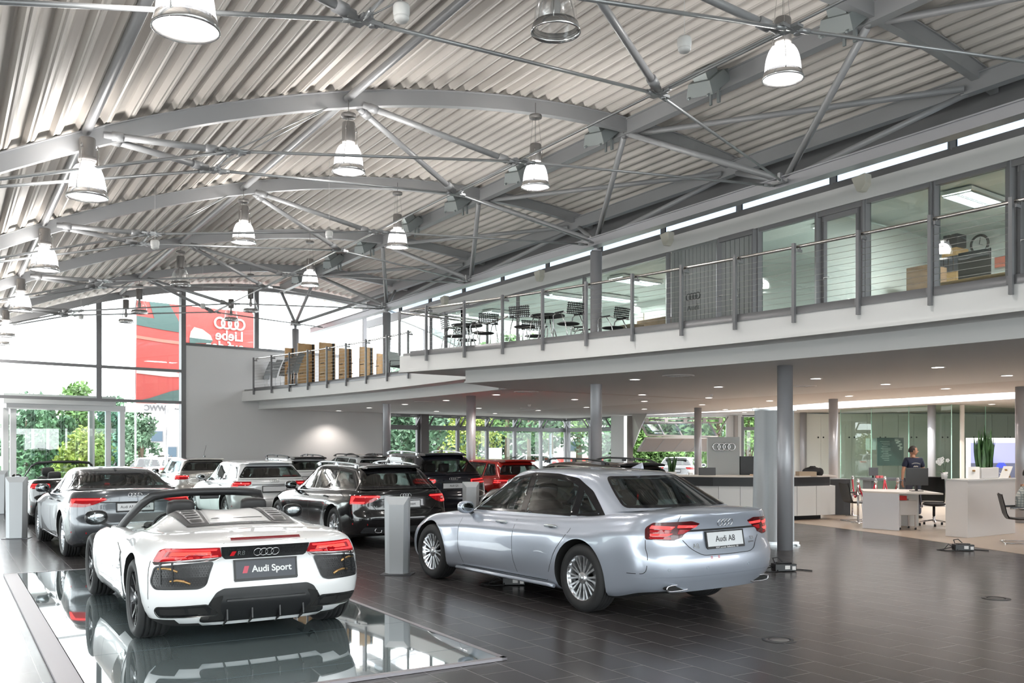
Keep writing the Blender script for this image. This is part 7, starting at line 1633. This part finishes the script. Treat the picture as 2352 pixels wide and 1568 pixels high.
def head(parent, c, yaw, hairm, skin=SKIN):
    T = Matrix.Translation(V(c)) @ Matrix.Rotation(yaw, 4, 'Z'); P = []                # faces +x
    for i in range(15):
        a = pi*i/14; row = []
        for j in range(20):
            b = 2*pi*j/20; x, y, z = sin(a)*cos(b), sin(a)*sin(b), cos(a); w_ = 1-.22*max(0, -z)**1.3; fx = .098*x*(1 if x < 0 else .93)*w_+(.012 if z < -.35 and x > .3 else 0); row.append(T @ V((fx, .074*y*w_, .122*z)))
        P.append(row)
    mb = MB().grid(P, 0, True, True)
    mb.add([T @ V(q) for q in ((.088, 0, .022), (.086, .014, -.022), (.118, 0, -.02), (.086, -.014, -.022), (.09, 0, -.032))], [(0, 1, 2), (0, 2, 3), (1, 4, 2), (4, 3, 2)], 0, True)
    mb.sph((0, 0, 0), 1, 4, 3) if 0 else None
    for sg in (-1, 1): mb.sph((-.005, sg*.076, -.005), (.022, .01, .034), 10, 6, M=T)
    mb.cyl(T @ V((-.012, 0, -.08)), T @ V((-.022, 0, -.19)), .054, .06, n=14)
    h_ = mb.build('head', skin, parent)
    hp = []
    for i in range(9):
        a = pi*i/14
        hp.append([T @ V(((.108*sin(a)*cos(2*pi*j/20)-.010)*(1 if True else 1), .084*sin(a)*sin(2*pi*j/20), .128*cos(a)-(0 if cos(2*pi*j/20) < .3 else -.0))) for j in range(20)])
    hm = MB(); N = 20; vs = [p for r in hp for p in r]; hm.add(vs, [(i*N+j, i*N+(j+1) % N, (i+1)*N+(j+1) % N, (i+1)*N+j) for i in range(8) for j in range(N) if i < 4 or 4 < j < 16], 0, True); hm.build('hair', hairm, h_)
    em = MB()
    for sg in (-1, 1): em.sph((.083, sg*.03, .012), (.010, .014, .007), 8, 6, M=T); em.box((.092, sg*.03, .034), (.008, .034, .007), M=T)
    em.box((.086, 0, -.062), (.014, .046, .009), M=T)
    em.build('face_features', mat('face_dark', (.06, .025, .02), .5), h_)
    bm_ = MB(); bm_.grid([[T @ V((.094*sin(a)*cos(b)*.99*(1-.22*max(0, -cos(a))**1.3)+.010, .0755*sin(a)*sin(b)*(1-.22*max(0, -cos(a))**1.3), .1235*cos(a))) for b in [-.9+1.8*j/10 for j in range(11)]] for a in (2.05, 2.3, 2.6, 2.9)]); bm_.build('stubble', mat('stubble', (.16, .09, .065), .7), h_)
    return h_
def hand(parent, wrist, dirv, side, skin=SKIN, curl=.5):
    w_, d = V(wrist), V(dirv).normalized(); up = V((0, 0, 1)) if abs(d.z) < .8 else V((1, 0, 0)); sd = d.cross(up).normalized()*side; nn = sd.cross(d).normalized()
    mb = MB(); mb.grid([[w_+d*(.095*k)+sd*(cos(a)*(.026+.016*min(1, k*2)))+nn*(sin(a)*.014) for a in [2*pi*j/12 for j in range(12)]] for k in (0, .25, .5, .75, 1)], 0, True, True)
    for f, (o_, L) in enumerate(((-.031, .062), (-.011, .074), (.010, .078), (.030, .070))):
        b = w_+d*.09+sd*o_; p1 = b+d*(L*.4)-nn*(L*.12*curl); p2 = p1+d*(L*.28)-nn*(L*.3*curl); p3 = p2+d*(L*.18)-nn*(L*.35*curl); mb.tube([b-d*.01, b, p1, p2, p3], [.008, .0088, .0082, .0075, .0062], 8)
    b = w_+d*.03+sd*.036; mb.tube([b-sd*.012, b, b+d*.025+sd*.022, b+d*.052+sd*.026, b+d*.07+sd*.022], [.009, .011, .010, .009, .007], 8); return mb.build('hand', skin, parent)
pm_ = D(2098, 1060, 20.8); man = thing('person', 'man in a navy blue printed t-shirt standing behind the desk, head turned right', 'person', (pm_.x, pm_.y, 0), 0)
bp = [(0, 0, .93), (0, 0, 1.08), (0, 0, 1.24), (0, 0, 1.38), (0, -.0, 1.47), (.17, 0, 1.39), (-.17, 0, 1.39), (.1, 0, .86), (-.1, 0, .86), (.12, -.02, .48), (-.12, .02, .48), (.13, 0, .09), (-.13, 0, .09), (.14, -.13, .04), (-.14, -.13, .04), (.255, .03, 1.12), (-.255, -.02, 1.12), (.26, -.06, .90), (-.29, -.06, .90)]
skin_body('body', [bp[i] for i in (0, 1, 2, 3, 4, 5, 6, 15, 16, 17, 18)], [(0, 1), (1, 2), (2, 3), (3, 4), (3, 5), (3, 6), (5, 7), (6, 8), (7, 9), (8, 10)], [.12, .12, .13, .10, .055, .06, .06, .042, .042, .028, .028], SKIN, man)
skin_body('t_shirt', [(0, 0, .92), (0, 0, 1.08), (0, 0, 1.24), (0, 0, 1.36), (0, 0, 1.43), (.165, 0, 1.385), (-.165, 0, 1.385), (.232, .02, 1.20), (-.232, -.01, 1.20)], [(0, 1), (1, 2), (2, 3), (3, 4), (3, 5), (3, 6), (5, 7), (6, 8)], [(.165, .125), (.16, .125), (.17, .13), (.14, .11), (.07, .07), .078, .078, .068, .068], SHIRT, man)
skin_body('trousers', [(0, 0, .93), (.1, 0, .86), (-.1, 0, .86), (.12, -.02, .48), (-.12, .02, .48), (.13, 0, .08), (-.13, 0, .08)], [(0, 1), (0, 2), (1, 3), (2, 4), (3, 5), (4, 6)], [(.15, .115), .1, .1, .072, .072, .055, .055], JEANS, man)
mb = MB(); 
for sg in (-1, 1): mb.sph((sg*.13, -.05, .035), (.048, .13, .04), 12, 8)
mb.build('shoes', M_BLACK, man)
mb = MB()
for i in range(9): mb.box((-.09+.0225*i, -.133-.002*abs(i-4), 1.295+.02*(1-((i-4)/4)**2)), (.014, .006, .016))
for i in range(5): mb.box((-.045+.022*i, -.135, 1.23+.012*(i % 2)), (.02, .006, .02))
for i in range(6): mb.box((-.05+.02*i, -.133, 1.16), (.013, .006, .008))
mb.build('shirt_print', mat('shirt_print', (.6, .58, .5), .7), man)
head(man, (0, -.005, 1.60), -.25, HAIR); hand(man, (-.29, -.06, .89), (0, -.1, -1), -1); hand(man, (.26, -.06, .89), (0, -.25, -1), 1)
ps = VCH.location; sp_ = thing('person', 'person in a pale checked shirt and jeans seated at the right edge', 'person', (ps.x+.10, ps.y+.03, 0), -.3)
CHK = mat('checked_shirt', (.5, .52, .5), .8); nt = CHK.node_tree; pr = nt.nodes['Principled BSDF']; ck = nt.nodes.new('ShaderNodeTexBrick'); ck.inputs['Scale'].default_value = 22; ck.offset = 0; ck.inputs['Brick Width'].default_value = 1; ck.inputs['Row Height'].default_value = 1; ck.inputs['Mortar Size'].default_value = .12; ck.inputs['Color1'].default_value = (.5, .52, .5, 1); ck.inputs['Color2'].default_value = (.46, .48, .46, 1); ck.inputs['Mortar'].default_value = (.2, .24, .25, 1)
tc = nt.nodes.new('ShaderNodeTexCoord'); mp = nt.nodes.new('ShaderNodeMapping'); mp.inputs['Rotation'].default_value = (pi/2, 0, 0); nt.links.new(tc.outputs['Object'], mp.inputs[0]); nt.links.new(mp.outputs[0], ck.inputs[0]); nt.links.new(ck.outputs[0], pr.inputs['Base Color'])
skin_body('body', [(0, 0, .56), (-.01, .0, .78), (.03, 0, .98), (.07, 0, 1.06), (.04, -.2, .95), (.04, .2, .95), (-.0, -.26, .72), (.0, .26, .72), (.22, -.2, .66), (.22, .2, .66)], [(0, 1), (1, 2), (2, 3), (2, 4), (2, 5), (4, 6), (5, 7), (6, 8), (7, 9)], [.12, .12, .1, .05, .06, .06, .04, .04, .028, .028], SKIN, sp_)
skin_body('checked_shirt', [(0, 0, .56), (-.02, 0, .76), (.02, 0, .93), (.05, 0, 1.0), (.03, -.19, .94), (.03, .19, .94), (-.0, -.26, .72), (.0, .26, .72), (.15, -.22, .67), (.15, .22, .67)], [(0, 1), (1, 2), (2, 3), (2, 4), (2, 5), (4, 6), (5, 7), (6, 8), (7, 9)], [(.17, .16), (.17, .16), (.15, .14), .07, .08, .08, .06, .06, .045, .045], CHK, sp_)
skin_body('jeans', [(0, 0, .55), (.1, -.1, .53), (.1, .1, .53), (.42, -.13, .54), (.42, .13, .54), (.42, -.13, .1), (.46, .13, .1)], [(0, 1), (0, 2), (1, 3), (2, 4), (3, 5), (4, 6)], [.13, .1, .1, .075, .075, .055, .055], mat('jeans_blue', (.012, .02, .06), .8), sp_)
mb = MB(); mb.sph((.5, -.13, .045), (.14, .05, .045), 12, 8); mb.sph((.54, .13, .045), (.14, .05, .045), 12, 8); mb.build('shoes', mat('navy_shoes', (.01, .012, .03), .6), sp_)
head(sp_, (.08, 0, 1.22), 0, HAIR); hand(sp_, (.22, -.2, .66), (1, .2, -.1), 1); hand(sp_, (.22, .2, .66), (1, -.2, -.1), -1)
